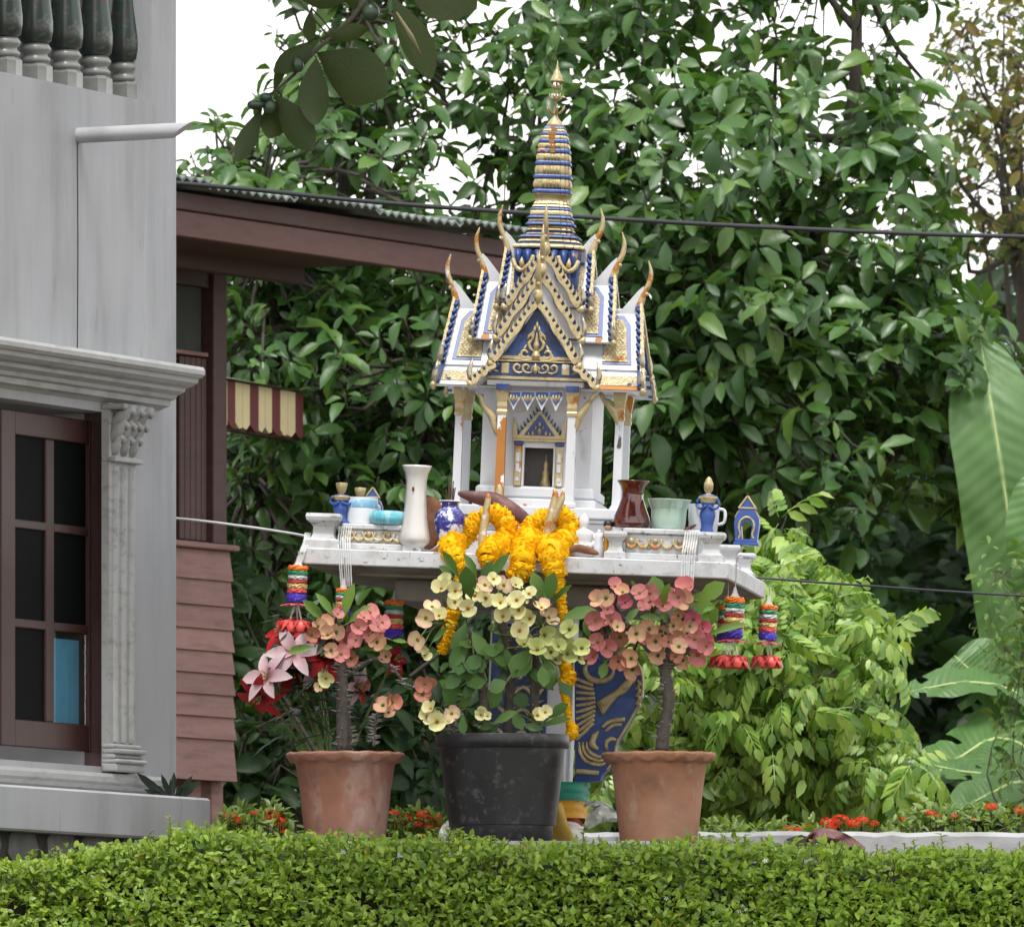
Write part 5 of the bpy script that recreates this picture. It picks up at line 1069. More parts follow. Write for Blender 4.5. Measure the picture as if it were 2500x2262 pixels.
def bract_pair(name, m, cup, seed):
    rr = random.Random(seed); vs = []; fs = []; rad = []
    for sd in (0, 1):
        b0 = len(vs); vs.append((0, 0, 0.02 + sd * 0.012)); rad.append(0.0); n = 13; rings = 3
        for j in range(1, rings + 1):
            for i in range(n):
                a = -1.85 + 3.7 * i / (n - 1) + math.pi * sd; f = j / rings; r_ = 0.56 * f * (1 + 0.05 * math.cos(3 * a)) * (0.86 + 0.14 * math.cos((a - math.pi * sd)))
                ar_ = abs(a - math.pi * sd) / 1.85; r_ = 0.54 * f * (1.0 - 0.42 * ar_ ** 5) * (0.95 + 0.05 * math.cos(a - math.pi * sd)) * (1 + 0.03 * math.sin(9 * a + seed)); vs.append((r_ * math.cos(a) * 0.92 + 0.05 * f * math.cos(math.pi * sd), r_ * math.sin(a) * 1.08, cup * (f ** 1.6) * (0.8 + 0.5 * math.cos(a - math.pi * sd)) + 0.035 * math.sin(5 * a + seed) * f * f + sd * 0.03)); rad.append(f)
        for i in range(n - 1): fs.append((b0, b0 + 1 + i, b0 + 2 + i))
        for j in range(rings - 1):
            for i in range(n - 1):
                p = b0 + 1 + j * n + i; fs += [(p, p + n, p + n + 1), (p, p + n + 1, p + 1)]
    me = np_mesh(name, np.array(vs), np.array(fs), m, True); at = me.attributes.new('rad', 'FLOAT', 'POINT'); at.data.foreach_set('value', rad); return me
def eye_mesh(m):
    q = MB(); q.lathe([(0.09, 0.0), (0.115, 0.05), (0.08, 0.10), (0.03, 0.12)], 8); return q.mesh('flower_eye', m, True)
E1, E2 = eye_mesh(M_eye), eye_mesh(M_eye2)
BR = {}
for k, m in dict(Y=M_pY, G=M_pYG, B=M_pYP, P=M_pP, E=M_pPe, R=M_pR, O=M_pO).items(): BR[k] = [bract_pair('bract', m, cu, 3 + i) for i, cu in enumerate((0.14, 0.24, 0.36))]
LEAF_E = [leaf_t(0.52, 0.10, 0.12, 0.60, wave=0.0), leaf_t(0.55, 0.16, 0.28, 0.58, wave=0.01), leaf_t(0.48, 0.2, 0.05, 0.62, wave=0.015)]
LE = [np_mesh('leaf', v, f, M_eleaf) for v, f in LEAF_E]; LE2 = [np_mesh('leaf', v, f, M_eleaf2) for v, f in LEAF_E]

def pot(name, px, yrim, ybot, wrim, wbot, Y, m, label, wavy, cat='flower pot'):
    s_ = Y / FPX; c = P(px, ybot, Y); z0 = ZL; H = (P(0, yrim, Y).z - z0); R1, R0 = wrim * s_ / 2, wbot * s_ / 2
    root = empty(name, (c.x, Y, z0), label, cat)
    n = 72; rings = []
    if wavy: pr = [(R0 * 0.94, 0.0, 0), (R0, 0.012, 0), (R0 + (R1 * 0.84 - R0) * 0.30, H * 0.30, 0), (R0 + (R1 * 0.84 - R0) * 0.62, H * 0.60, 0), (R1 * 0.84, H * 0.86, 0), (R1 * 0.87, H * 0.885, 0.3), (R1 * 0.955, H * 0.905, 1.2), (R1 * 0.99, H * 0.935, 1.2), (R1, H * 0.98, 0.35), (R1 * 0.965, H, 0.2), (R1 * 0.88, H * 0.985, 0.1), (R1 * 0.80, H * 0.86, 0), (R0 * 0.95, H * 0.3, 0)]
    else: pr = [(R0 * 0.90, 0.0, 0), (R0 * 0.93, 0.004, 0), (R0 * 0.95, H * 0.16, 0), (R0 * 1.0, H * 0.165, 0), (R0 * 1.01, H * 0.20, 0), (R1 * 0.935, H * 0.87, 0), (R1 * 0.985, H * 0.875, 0), (R1, H * 0.885, 0), (R1, H * 0.985, 0), (R1 * 0.985, H, 0), (R1 * 0.95, H, 0), (R1 * 0.90, H * 0.8, 0), (R0 * 0.9, H * 0.3, 0)]
    for r_, z, w_ in pr:
        rings.append([(r_ * (1 + 0.022 * w_ * math.sin(15 * a)) * math.cos(a), r_ * (1 + 0.022 * w_ * math.sin(15 * a)) * math.sin(a), z + 0.0055 * w_ * math.sin(15 * a)) for a in [2 * math.pi * i / n for i in range(n)]])
    q = MB(); q.loops(rings, True, True); q.build('pot_body', m, root, 50)
    q = MB(); q.lathe([(R1 * 0.84, H * 0.84), (R1 * 0.5, H * 0.88), (R1 * 0.1, H * 0.885)], 24); q.build('soil', M_soil, root, True)
    return root, c, H, s_
def plant(name, label, root_pos, stems, thorns, flowers, leaves, zo, sc_z, hub, Yc, fsize=44, dep=0.10, stalkm=None, seed=0, lm=None):
    """flowers: (zoomx, zoomy, kind[, size]); leaves: (bx,by,tx,ty,width[,kind]); zo/sc_z turn the measured numbers into photo pixels"""
    rr = random.Random(seed); root = empty(name, root_pos, label, 'plant'); inv = Matrix.Translation(-Vector(root_pos)); s_ = Yc / FPX
    def W(x, y, dY): return P(zo[0] + x / sc_z, zo[1] + y / sc_z, Yc + dY)
    rp = Vector(root_pos)
    for pts, rad in stems:
        ps = smooth_path([W(*p) - rp for p in pts], 5); rs = lerp_list([r_ * s_ for r_ in rad], len(ps)); q = MB(); q.tube(ps, rs, 12); st = q.build('stem', M_stem, root, True)
        if thorns:
            q = MB()
            for k in range(thorns):
                i = rr.randrange(1, len(ps) - 1); a = rr.uniform(0, 6.28); f = rr.random(); c = ps[i] * (1 - f) + ps[min(i + 1, len(ps) - 1)] * f; d = Vector((math.cos(a), math.sin(a), rr.uniform(-0.1, 0.35))); r_ = rs[i]
                th = MB(); th.tube([c + d * r_ * 0.7, c + d * (r_ + rr.uniform(9, 20) * s_)], [2.8 * s_, 0.3 * s_], 5); th.build('thorn', M_thorn, st)
    hubs = [W(*h) - rp for h in hub]; g = 0
    for fl in flowers:
        x, y, k = fl[:3]; sz = (fl[3] if len(fl) > 3 else fsize) * s_ * rr.uniform(0.82, 1.0)
        dY = -dep * 0.55 + rr.uniform(-dep, dep) * 0.6; p = W(x, y, dY) - rp
        hb = min(hubs, key=lambda h_: (h_ - p).length); out = (p - hb).normalized()
        nrm = (Vector((0, -1, 0)) * 0.95 + out * 0.6 + Vector((rr.uniform(-.75, .75), rr.uniform(-.2, .2), rr.uniform(-.4, .75)))).normalized()
        m = Matrix.Translation(p) @ Vector((0, 0, 1)).rotation_difference(nrm).to_matrix().to_4x4() @ Matrix.Rotation(rr.uniform(0, 6.28), 4, 'Z') @ Matrix.Scale(sz, 4)
        o = link('flower', rr.choice(BR[k]), root, m); link('flower_eye', E1 if k in 'YBP' else E2, o)
        q = MB(); mid = (p + hb) * 0.5 + Vector((0, 0.02, 0.02)); q.tube(smooth_path([hb, mid, p - nrm * 0.002], 3), [2.6 * s_] * 4 + [1.6 * s_] * 3, 5); q.build('flower_stalk', stalkm or M_stalk, root, True)
    for k in range(len(flowers) // 2):     # half-open bracts tucked behind the clusters
        fl = flowers[rr.randrange(len(flowers))]; p = W(fl[0] + rr.uniform(-45, 45), fl[1] + rr.uniform(-30, 50), rr.uniform(0, dep * 0.6)) - rp; nrm = Vector((rr.uniform(-.7, .7), -0.8, rr.uniform(-.5, .7))).normalized()
        m = Matrix.Translation(p) @ Vector((0, 0, 1)).rotation_difference(nrm).to_matrix().to_4x4() @ Matrix.Rotation(rr.uniform(0, 6.28), 4, 'Z') @ Matrix.Scale(fsize * 0.62 * s_, 4); o = link('flower', BR[fl[2]][2], root, m); link('flower_eye', E2, o); hb = min(hubs, key=lambda h_: (h_ - p).length); q = MB(); q.tube([hb, p], 1.6 * s_, 5); q.build('flower_stalk', stalkm or M_stalk, root, True)
    for lf in leaves:
        bx, by, tx, ty, wd = lf[:5]; kind = lf[5] if len(lf) > 5 else 0
        d0 = rr.uniform(-dep, dep) * 0.5; a = W(bx, by, d0) - rp; b_ = W(tx, ty, d0 - rr.uniform(0.005, 0.05)) - rp; d = b_ - a; L_ = d.length * 1.04; ww = wd / sc_z * s_
        nr = (Vector((rr.uniform(-.35, .35), -1, rr.uniform(0.1, 0.7)))).normalized()
        m = frame_m(a, d, nr, L_, ww / 0.52); link('leaf', rr.choice(LE2 if kind == 1 else LE), root, Matrix(m.tolist()))
        hb = min(hubs, key=lambda h_: (h_ - a).length)
        if (hb - a).length > 0.01: q = MB(); q.tube(smooth_path([hb, (hb + a) * 0.5 + Vector((0, 0.01, 0.008)), a], 3), 2.4 * s_, 5); q.build('leaf_stalk', M_gstalk, root, True)
    return root
YP = 34.95
_, cL, HL, sL = pot('terracotta_pot', 843, 1836, 2056, 288, 196, YP, M_terra, 'stained terracotta pot with wavy rim under the small pink flowers', True)
_, cB, HB, sB_ = pot('black_pot', 1226, 1793, 2062, 328, 262, YP - 0.03, M_blackpl, 'large black plastic pot under the pale yellow flowers', False)
_, cR, HR, sR_ = pot('terracotta_pot', 1608, 1836, 2056, 278, 190, YP, M_terra2, 'clean terracotta pot with wavy rim under the pink and peach flowers', True)

yf = [(255, 280, 'Y'), (230, 320, 'Y'), (310, 330, 'Y'), (305, 395, 'Y'), (175, 425, 'B'), (140, 485, 'B'), (95, 610, 'B'), (380, 430, 'Y'), (475, 300, 'B'), (420, 360, 'Y'), (480, 375, 'Y'), (582, 300, 'B'), (565, 400, 'Y'), (525, 265, 'Y', 36), (650, 300, 'Y', 36), (660, 385, 'Y'), (670, 440, 'Y'), (730, 350, 'Y', 40), (800, 430, 'B'), (840, 485, 'B'), (735, 490, 'Y'), (580, 478, 'Y'), (675, 560, 'Y', 50), (700, 640, 'G'), (775, 670, 'G'), (815, 585, 'G', 50), (855, 680, 'G', 38), (925, 610, 'G'), (960, 550, 'G'), (945, 690, 'G'), (1030, 660, 'G'), (1010, 712, 'G', 38), (895, 650, 'G', 38), (860, 600, 'G', 40), (215, 475, 'Y', 36), (120, 655, 'Y', 30), (450, 320, 'Y', 34), (630, 430, 'Y', 36), (145, 1050, 'Y'), (205, 1078, 'Y'), (285, 1030, 'B', 40), (170, 1005, 'Y', 36), (268, 1066, 'Y', 34), (455, 1040, 'Y', 26), (492, 1045, 'Y', 24), (775, 1045, 'Y', 40), (820, 1025, 'Y', 32)]
yl = [(330, 260, 240, 110, 62), (300, 260, 225, 190, 50), (400, 380, 365, 205, 105), (430, 260, 380, 135, 48), (470, 300, 600, 125, 62), (440, 290, 520, 160, 58), (640, 320, 655, 235, 32), (700, 430, 690, 315, 38), (800, 400, 762, 240, 84), (840, 400, 868, 232, 104), (830, 400, 825, 310, 40), (860, 405, 965, 298, 48), (900, 490, 1105, 435, 96), (370, 510, 310, 690, 118), (400, 560, 480, 698, 100), (330, 680, 330, 800, 108), (520, 570, 640, 568, 36), (740, 660, 640, 812, 140), (830, 710, 850, 888, 122), (470, 650, 590, 760, 80), (600, 660, 600, 770, 70), (250, 540, 200, 640, 40), (280, 520, 180, 620, 36), (480, 1010, 570, 895, 128), (520, 1090, 645, 1018, 56), (700, 1010, 670, 915, 96), (840, 1060, 940, 975, 74), (700, 1100, 790, 1112, 50), (800, 1105, 960, 1058, 64), (300, 1000, 262, 890, 80), (330, 1000, 395, 925, 80), (310, 1060, 288, 1172, 66), (350, 1040, 352, 1145, 56), (370, 1000, 455, 1042, 46), (440, 1115, 515, 1100, 44), (640, 1030, 690, 1112, 78), (560, 1100, 500, 1140, 50)]
ry = random.Random(12)
for k in range(34):
    x, y = ry.uniform(330, 900), ry.uniform(560, 860); a = ry.uniform(0, 6.28); yl.append((x, y, x + 95 * math.cos(a), y + 85 * math.sin(a) + 30, ry.uniform(60, 100)))
plant('crown_of_thorns', 'crown of thorns with pale yellow flowers growing in the black pot', (cB.x, YP - 0.03, ZL + HB * 0.85), [([(480, 1150, 0.02), (470, 950, 0.03), (430, 720, 0.03), (400, 560, 0.0)], [13, 12, 11, 9]), ([(610, 1150, 0.05), (620, 900, 0.05), (620, 680, 0.03), (560, 500, 0.0)], [14, 13, 12, 9]), ([(740, 1150, 0.03), (760, 960, 0.03), (760, 760, 0.02), (790, 560, 0.0)], [12, 12, 11, 9]), ([(300, 1150, 0.0), (290, 1090, 0.0), (270, 1060, -0.01)], [7, 6, 5])], 34, yf, yl, (980, 1300), 2.338, [(380, 450, 0), (560, 480, 0), (800, 540, 0), (270, 1080, 0), (490, 1120, 0), (790, 1110, 0), (240, 520, 0), (400, 620, 0), (760, 680, 0)], YP - 0.03, 45, 0.13, M_gstalk, 1)
lfw = [(500, 500, 'O'), (540, 445, 'E', 36), (585, 430, 'E'), (600, 500, 'E'), (650, 480, 'E'), (785, 452, 'P'), (855, 362, 'P'), (845, 430, 'P'), (915, 450, 'P', 50), (850, 500, 'P'), (775, 525, 'P'), (705, 535, 'P'), (620, 590, 'E'), (680, 612, 'P'), (745, 638, 'O', 40), (900, 542, 'E'), (930, 420, 'P', 40), (660, 370, 'P', 34), (820, 392, 'P', 36), (560, 460, 'O', 36), (720, 480, 'P', 38), (590, 762, 'Y', 38), (552, 812, 'B', 30), (938, 928, 'E', 46), (990, 908, 'O', 40), (972, 970, 'E', 36), (1190, 800, 'O', 42), (1180, 862, 'O', 40), (1225, 815, 'O', 36), (955, 630, 'E', 34)]
ll = [(600, 430, 455, 288, 74, 1), (640, 390, 548, 248, 52, 1), (690, 410, 756, 192, 84, 1), (720, 430, 845, 318, 48, 1), (680, 440, 640, 310, 42, 1), (520, 570, 362, 600, 66, 1), (790, 585, 988, 572, 68, 1), (990, 530, 1072, 535, 34, 1), (720, 430, 700, 340, 60), (640, 560, 560, 620, 40), (830, 600, 900, 660, 44)]
plant('crown_of_thorns', 'crown of thorns with small salmon pink flowers in the stained pot', (cL.x, YP, ZL + HL * 0.85), [([(688, 1200, 0), (692, 1000, 0), (690, 820, 0), (688, 640, 0.01)], [15, 16, 14, 11]), ([(730, 1195, 0.01), (722, 1040, 0.01), (715, 880, 0.01)], [8, 9, 7]), ([(700, 760, 0), (800, 690, 0), (890, 645, -0.01), (985, 690, -0.01), (1070, 790, -0.01), (1150, 830, -0.01)], [6, 5, 5, 4, 3.5, 3]), ([(880, 1180, 0), (885, 1060, 0), (900, 980, -0.01), (940, 950, -0.01)], [4, 4, 3.5, 3])], 46, lfw, ll, (560, 1350), 2.498, [(690, 640, 0), (640, 520, 0), (830, 520, 0), (560, 500, 0), (940, 950, -0.01), (1170, 840, -0.01), (600, 700, 0)], YP, 42, 0.10, M_stalk, 2)
rf = [(305, 130, 'P'), (355, 168, 'E', 36), (210, 215, 'E'), (252, 200, 'E'), (370, 225, 'R', 40), (460, 170, 'P'), (520, 222, 'P'), (525, 168, 'P'), (600, 252, 'P'), (700, 192, 'P'), (745, 150, 'P', 54), (720, 210, 'E'), (190, 340, 'P'), (240, 340, 'P'), (285, 345, 'P'), (300, 395, 'E'), (340, 440, 'O', 48), (205, 470, 'P'), (250, 505, 'P'), (440, 420, 'E'), (520, 392, 'E'), (590, 402, 'E'), (665, 372, 'E'), (730, 330, 'E', 36), (770, 375, 'E', 34), (700, 310, 'E', 34), (560, 470, 'E'), (695, 452, 'E'), (702, 502, 'E'), (725, 582, 'E'), (795, 330, 'R', 40), (850, 390, 'R', 40), (800, 452, 'P', 48), (865, 465, 'R'), (820, 552, 'P', 52), (875, 500, 'P'), (575, 555, 'E', 50), (410, 575, 'E', 50), (330, 590, 'O'), (415, 642, 'E'), (680, 560, 'O', 38), (755, 420, 'E', 32), (500, 240, 'P', 36), (655, 182, 'P', 34), (175, 560, 'P', 38), (322, 380, 'E', 36), (260, 270, 'P', 34), (480, 450, 'O', 36), (640, 470, 'O', 34)]
rl = [(590, 250, 548, 68, 116, 1), (605, 240, 636, 120, 60, 1), (740, 290, 892, 180, 124, 1), (820, 220, 972, 112, 112, 1), (905, 370, 935, 268, 76, 1), (890, 430, 1108, 340, 54, 1), (250, 590, 225, 692, 72, 1), (240, 600, 270, 540, 50, 1), (150, 450, 122, 345, 52), (650, 350, 600, 300, 64, 1), (440, 140, 415, 100, 24, 1), (460, 260, 380, 330, 50), (600, 330, 480, 310, 50), (700, 270, 760, 230, 60, 1), (380, 500, 300, 540, 44)]
plant('crown_of_thorns', 'crown of thorns with dense pink and peach flowers on one thorny trunk', (cR.x, YP, ZL + HR * 0.85), [([(598, 1142, 0), (612, 1000, 0), (640, 840, 0), (622, 700, 0), (618, 600, 0)], [17, 16, 15, 15, 14]), ([(610, 640, 0), (480, 480, 0), (380, 360, 0), (300, 230, 0)], [9, 6, 5, 4]), ([(620, 620, 0), (640, 480, 0), (600, 340, 0)], [9, 6, 5]), ([(630, 640, 0), (760, 520, 0), (800, 400, 0), (760, 260, 0)], [8, 6, 5, 4])], 60, rf, rl, (1380, 1380), 2.5328, [(300, 260, 0), (440, 500, 0), (600, 340, 0), (640, 480, 0), (800, 420, 0), (760, 260, 0), (260, 420, 0), (380, 400, 0), (540, 300, 0)], YP, 46, 0.13, M_stalk, 3)

# ================================================================ lilies behind the stained pot
M_lilyW = petalmat('white_lily_petal', (0.40, 0.16, 0.17), (0.56, 0.36, 0.40), (0.64, 0.52, 0.54)); M_lilyR = petalmat('red_lily_petal', (0.20, 0.01, 0.012), (0.38, 0.012, 0.018), (0.46, 0.02, 0.025)); M_anther = mat('anther', (0.34, 0.30, 0.10), 0.6)
def petal_mesh(nm, m):
    v, f = leaf_t(0.50, 0.22, 0.55, 0.55, rows=(0, 0.15, 0.35, 0.55, 0.75, 0.9, 1.0), wave=0.02); me = np_mesh(nm, v, f, m); at = me.attributes.new('rad', 'FLOAT', 'POINT'); at.data.foreach_set('value', v[:, 1].astype(np.float32)); return me
PW, PR = petal_mesh('petal', M_lilyW), petal_mesh('petal', M_lilyR)
YL = 35.5; lil = empty('lily_plant', P(815, 2056, YL), 'white and dark red lilies with narrow dark leaves behind the stained pot', 'plant'); lr = Vector(lil.location)
def lily(x, y, face, L_, red, dY, seed):
    c = P(560 + x / 2.498, 1350 + y / 2.498, YL + dY) - lr; rr = random.Random(seed); f = Vector(face).normalized(); s_ = YL / FPX
    a = f.cross(Vector((0, 0, 1))).normalized(); b_ = a.cross(f); o = None
    for k in range(6):
        an = k * math.pi / 3 + rr.uniform(-.1, .1); rd = a * math.cos(an) + b_ * math.sin(an); d = (f * 0.55 + rd * 0.9).normalized(); isr = red == 2 or (red == 1 and k in (3, 4))
        m = frame_m(c, d, f - rd * 0.3, L_ * s_ * 0.82 * rr.uniform(0.85, 1.08)); o = link('petal', PR if isr else PW, lil, Matrix(m.tolist()))
    for k in range(5):
        an = k * 2 * math.pi / 5; rd = a * math.cos(an) + b_ * math.sin(an); q = MB(); e = c + (f * 0.9 + rd * 0.28) * 30 * s_; q.tube([c, e], 1.0 * s_, 5); q.ball(e, 2.6 * s_, 6, 4); q.build('stamen', M_anther, lil)
    q = MB(); q.tube(smooth_path([c, c - f * 0.03 + Vector((0, 0.02, -0.03)), Vector((0.0 + c.x * 0.3, 0.03, c.z * 0.5)), Vector((rr.uniform(-.02, .02), 0.02, 0.0))], 5), 4 * s_, 7); q.build('stem', M_gstalk, lil, True)
lily(240, 760, (-0.6, -0.7, 0.35), 86, 0, -0.06, 1); lily(200, 860, (-0.5, -0.5, -0.6), 84, 2, -0.02, 2); lily(400, 610, (-0.2, -0.9, 0.25), 84, 0, -0.06, 3); lily(330, 500, (-0.5, -0.6, 0.5), 70, 2, 0.0, 4); lily(570, 640, (0.2, -0.7, 0.3), 80, 2, -0.02, 5); lily(390, 720, (-0.1, -0.8, -0.4), 74, 2, 0.03, 6); lily(770, 810, (0.7, -0.5, -0.1), 66, 1, 0.02, 7); lily(1000, 650, (0.5, -0.7, 0.1), 50, 2, 0.0, 8); lily(520, 700, (-0.1, -0.9, 0.0), 70, 1, 0.0, 9)
M_dkleaf = leafmat('lily_leaf', [(0.012, 0.032, 0.018), (0.02, 0.05, 0.025), (0.03, 0.07, 0.03)], 0.4, 0.4, 0.1)
lv, lf_ = leaf_t(0.14, 0.15, 0.35, 0.45); LN = np_mesh('leaf', lv, lf_, M_dkleaf)
for k in range(120):
    rr = random.Random(k + 900); h = rr.uniform(0.28, 0.62); p = Vector((rr.uniform(-0.10, 0.03), rr.uniform(-0.05, 0.05), h)) ; a = rr.uniform(0, 6.28)
    m = frame_m(p, (math.cos(a), math.sin(a) * 0.7, rr.uniform(-0.3, 0.6)), (0, 0, 1), rr.uniform(0.09, 0.17)); link('leaf', LN, lil, Matrix(m.tolist()))

# small dark succulent on the house's plinth band
M_succ = leafmat('dark_succulent', [(0.010, 0.016, 0.012), (0.02, 0.035, 0.02), (0.03, 0.05, 0.02)], 0.3, 0.5, 0.05)
sv, sf = leaf_t(0.26, 0.25, -0.25, 0.5); SU = np_mesh('leaf', sv, sf, M_succ)
ps_ = F.M @ Vector((0.13, F.s(420, 0.13), zPt)); su = empty('succulent', ps_, 'small dark-leaved succulent on the grey plinth band by the house corner', 'plant')
for k, (dx, dz) in enumerate(((-75, 55), (-60, 20), (-35, 30), (-20, 60), (-5, 45), (8, 62), (30, 40), (45, 50), (50, 20), (62, 38), (20, 25), (-40, 12), (35, 12))):
    s_ = 0.00113; d = Vector((dx * s_, random.uniform(-.02, .02), dz * s_)); m = frame_m((dx * s_ * 0.15, 0, -0.003), d, (0.2 * (-1) ** k, -1, 0.2), d.length * 1.05, d.length * 0.9); link('leaf', SU, su, Matrix(m.tolist()))
# ================================================================ trees behind
NMAX = 300
def unit(v): v = np.asarray(v, float); return v / (np.linalg.norm(v) + 1e-9)
def rosette(c, axis, n, L, r_, out, lo=-0.55, hi=0.55, wid=1.0):
    """whorl of drooping leaves round a twig tip"""
    ax = unit(axis); t = unit(np.cross(ax, (0.2, 0.9, 0.4))); b = np.cross(ax, t); off = r_.uniform(0, 6.28)
    for k in range(n):
        a = off + k * 2.399; el = r_.uniform(lo, hi) ; rd = t * math.cos(a) + b * math.sin(a)
        d = unit(rd * math.cos(el) + ax * math.sin(el)); l = L * r_.uniform(0.5, 1.25)
        nr = unit(ax - d * np.dot(ax, d) + r_.normal(0, 0.25, 3)); m = frame_m(np.asarray(c) + d * 0.012 - ax * r_.uniform(0, 0.05), d, nr, l)
        m[:3, 0] *= r_.uniform(0.85, 1.15) * wid; out.append(m)
def ell(px, py, Y, rx, ry, rd):
    c = P(px, py, Y); s_ = Y / FPX; return (np.array(c), np.array((rx * s_, rd, ry * s_)))
def sample_ell(es, n, r_, shell=0.35, thin=None):
    vol = np.array([e[1].prod() ** 0.75 for e in es]); vol /= vol.sum(); out = []
    while len(out) < n:
        c, rad = es[r_.choice(len(es), p=vol)]; v = r_.normal(size=3); v /= np.linalg.norm(v); q = r_.uniform(shell, 1.0) ** 0.6
        if thin:
            w_ = c + v * rad * q; py = HORIZON - (w_[2] - EYE) / w_[1] * FPX; px = W0 / 2 + w_[0] / w_[1] * FPX
            if r_.random() < thin(px, py): continue
        out.append((c + v * rad * q, v))
    return out
def make_tree(name, label, base, es, nros, nleaf, L, mats, tmpl, seed, droop=(-0.6, 0.5), up=0.8, group='trees and shrubs behind the shrine', trunk_r=0.11, limbs=7, n_obj=NMAX, trunkpts=None, cat='tree', thin=None):
    r_ = np.random.default_rng(seed); root = empty(name, base, label, cat, group); rb = np.array(base); ms = []
    pts = sample_ell(es, nros, r_, thin=thin)
    q = MB(); cen = np.mean([e[0] for e in es], axis=0)
    top = Vector(cen - rb) ; tp = trunkpts or [Vector((0, 0, -0.1)), Vector((top.x * 0.25, top.y * 0.3, top.z * 0.35)), Vector((top.x * 0.7, top.y * 0.7, top.z * 0.7)), Vector(top)]
    ps = smooth_path(tp, 5); q.tube(ps, lerp_list([trunk_r, trunk_r * 0.75, trunk_r * 0.5, trunk_r * 0.25], len(ps)), 9); q.build('trunk', M_bark, root, True)
    q = MB(); tips = []
    for e in es:
        for k in range(max(1, limbs // len(es))):
            st = ps[int(len(ps) * r_.uniform(0.3, 0.95)) - 1]; v = r_.normal(size=3); v /= np.linalg.norm(v); en = Vector(e[0] + v * e[1] * 0.6 - rb); mid = (st + en) * 0.5 + Vector(r_.normal(0, 0.08, 3))
            lp = smooth_path([st, mid, en], 4); q.tube(lp, lerp_list([trunk_r * 0.33, trunk_r * 0.2, trunk_r * 0.08], len(lp)), 6); tips.append(lp)
    node = np.array([tuple(p_) for lp in tips for p_ in lp]) if tips else np.array([tuple(p_) for p_ in ps])
    for c, v in pts:
        ax = unit(np.array((v[0] * 0.55, v[1] * 0.55 - 0.15, up)) + r_.normal(0, 0.25, 3)); rosette(c - rb, ax, int(r_.integers(nleaf[0], nleaf[1] + 1)), L * r_.uniform(0.8, 1.2), r_, ms, *droop)
        cr = c - rb; dd = ((node - cr) ** 2).sum(1); nb = node[dd.argmin()]; ln_ = math.sqrt(dd.min()); nb = cr + (nb - cr) * min(1.0, 0.22 / max(ln_, 1e-6)); mid = (nb + cr) / 2 - np.array((0, 0, 0.05)); q.tube([nb, mid, cr - ax * 0.06, cr], [trunk_r * 0.07, trunk_r * 0.05, trunk_r * 0.04, trunk_r * 0.025], 4)
    q.build('branches', M_bark, root, True, kind='stuff')
    ms = np.array(ms); r_.shuffle(ms)
    # nearest leaves become single parts, the mass stays joined
    if n_obj:
        vis = ms[:, 1, 3] + 0.6 * np.abs(ms[:, 0, 3] + rb[0]) * 0.1; order = np.argsort(vis); near = ms[order[:n_obj]]; rest = ms[order[n_obj:]]
        lm = [np_mesh('leaf', v, f, mats) for v, f in tmpl]
        for i, m in enumerate(near): link('leaf', lm[i % len(lm)], root, Matrix(m.tolist()))
    else: rest = ms
    Vs, Fs, o = [], [], 0
    for i, (v, f) in enumerate(tmpl):
        V, Fc = scatter(v, f, rest[i::len(tmpl)]); Vs.append(V); Fs.append(Fc + o); o += len(V)
    link('crown', np_mesh('crown', np.vstack(Vs), np.vstack(Fs), mats), root)['kind'] = 'stuff'
    return root
M_leafD = leafmat('broad_leaf_dark', [(0.026, 0.074, 0.016), (0.046, 0.115, 0.024), (0.072, 0.160, 0.032), (0.036, 0.094, 0.024), (0.115, 0.215, 0.040)], 0.36, 0.55, 0.32, 1.5)
M_leafM = leafmat('broad_leaf_mid', [(0.030, 0.080, 0.020), (0.052, 0.124, 0.028), (0.082, 0.172, 0.038), (0.040, 0.102, 0.030), (0.130, 0.225, 0.046)], 0.36, 0.55, 0.32, 1.5)
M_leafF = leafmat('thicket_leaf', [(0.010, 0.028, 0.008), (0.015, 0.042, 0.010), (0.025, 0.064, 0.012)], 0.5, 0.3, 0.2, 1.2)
M_leafY = leafmat('yellowing_leaf', [(0.05, 0.085, 0.02), (0.09, 0.12, 0.025), (0.19, 0.16, 0.04), (0.07, 0.10, 0.025), (0.16, 0.10, 0.035)], 0.6, 0.3, 0.35, 1.2)
M_leafP = leafmat('pinnate_leaf', [(0.080, 0.17, 0.026), (0.15, 0.28, 0.045), (0.25, 0.40, 0.075), (0.37, 0.48, 0.13), (0.11, 0.22, 0.04)], 0.33, 0.55, 0.34, 1.2)
M_leafS = leafmat('fine_leaf', [(0.06, 0.13, 0.03), (0.10, 0.19, 0.04), (0.14, 0.22, 0.06), (0.08, 0.11, 0.03)], 0.5, 0.35, 0.3, 1.2)
BT = [leaf_t(0.46, 0.22, 0.25, 0.58), leaf_t(0.50, 0.30, 0.42, 0.56, wave=0.015), leaf_t(0.42, 0.14, 0.14, 0.60), leaf_t(0.48, 0.34, 0.55, 0.55, wave=0.02)]
GZ = 2.33
YT = 43.5
t1 = [ell(860, 480, YT, 330, 330, 0.9), ell(620, 560, YT, 200, 250, 0.7), ell(540, 390, YT + 0.5, 150, 120, 0.5), ell(480, 430, YT + 0.5, 80, 80, 0.3), ell(760, 230, YT + 0.4, 170, 190, 0.6), ell(980, 140, YT + 0.3, 260, 260, 0.7), ell(760, 930, YT, 330, 330, 0.9), ell(980, 860, YT, 330, 380, 0.9), ell(700, 1330, YT, 320, 320, 0.8), ell(1020, 1350, YT, 340, 330, 0.9), ell(880, -160, YT + 0.3, 300, 200, 0.7), ell(760, 1700, YT, 340, 300, 0.7), ell(1050, 1720, YT, 300, 300, 0.8)]
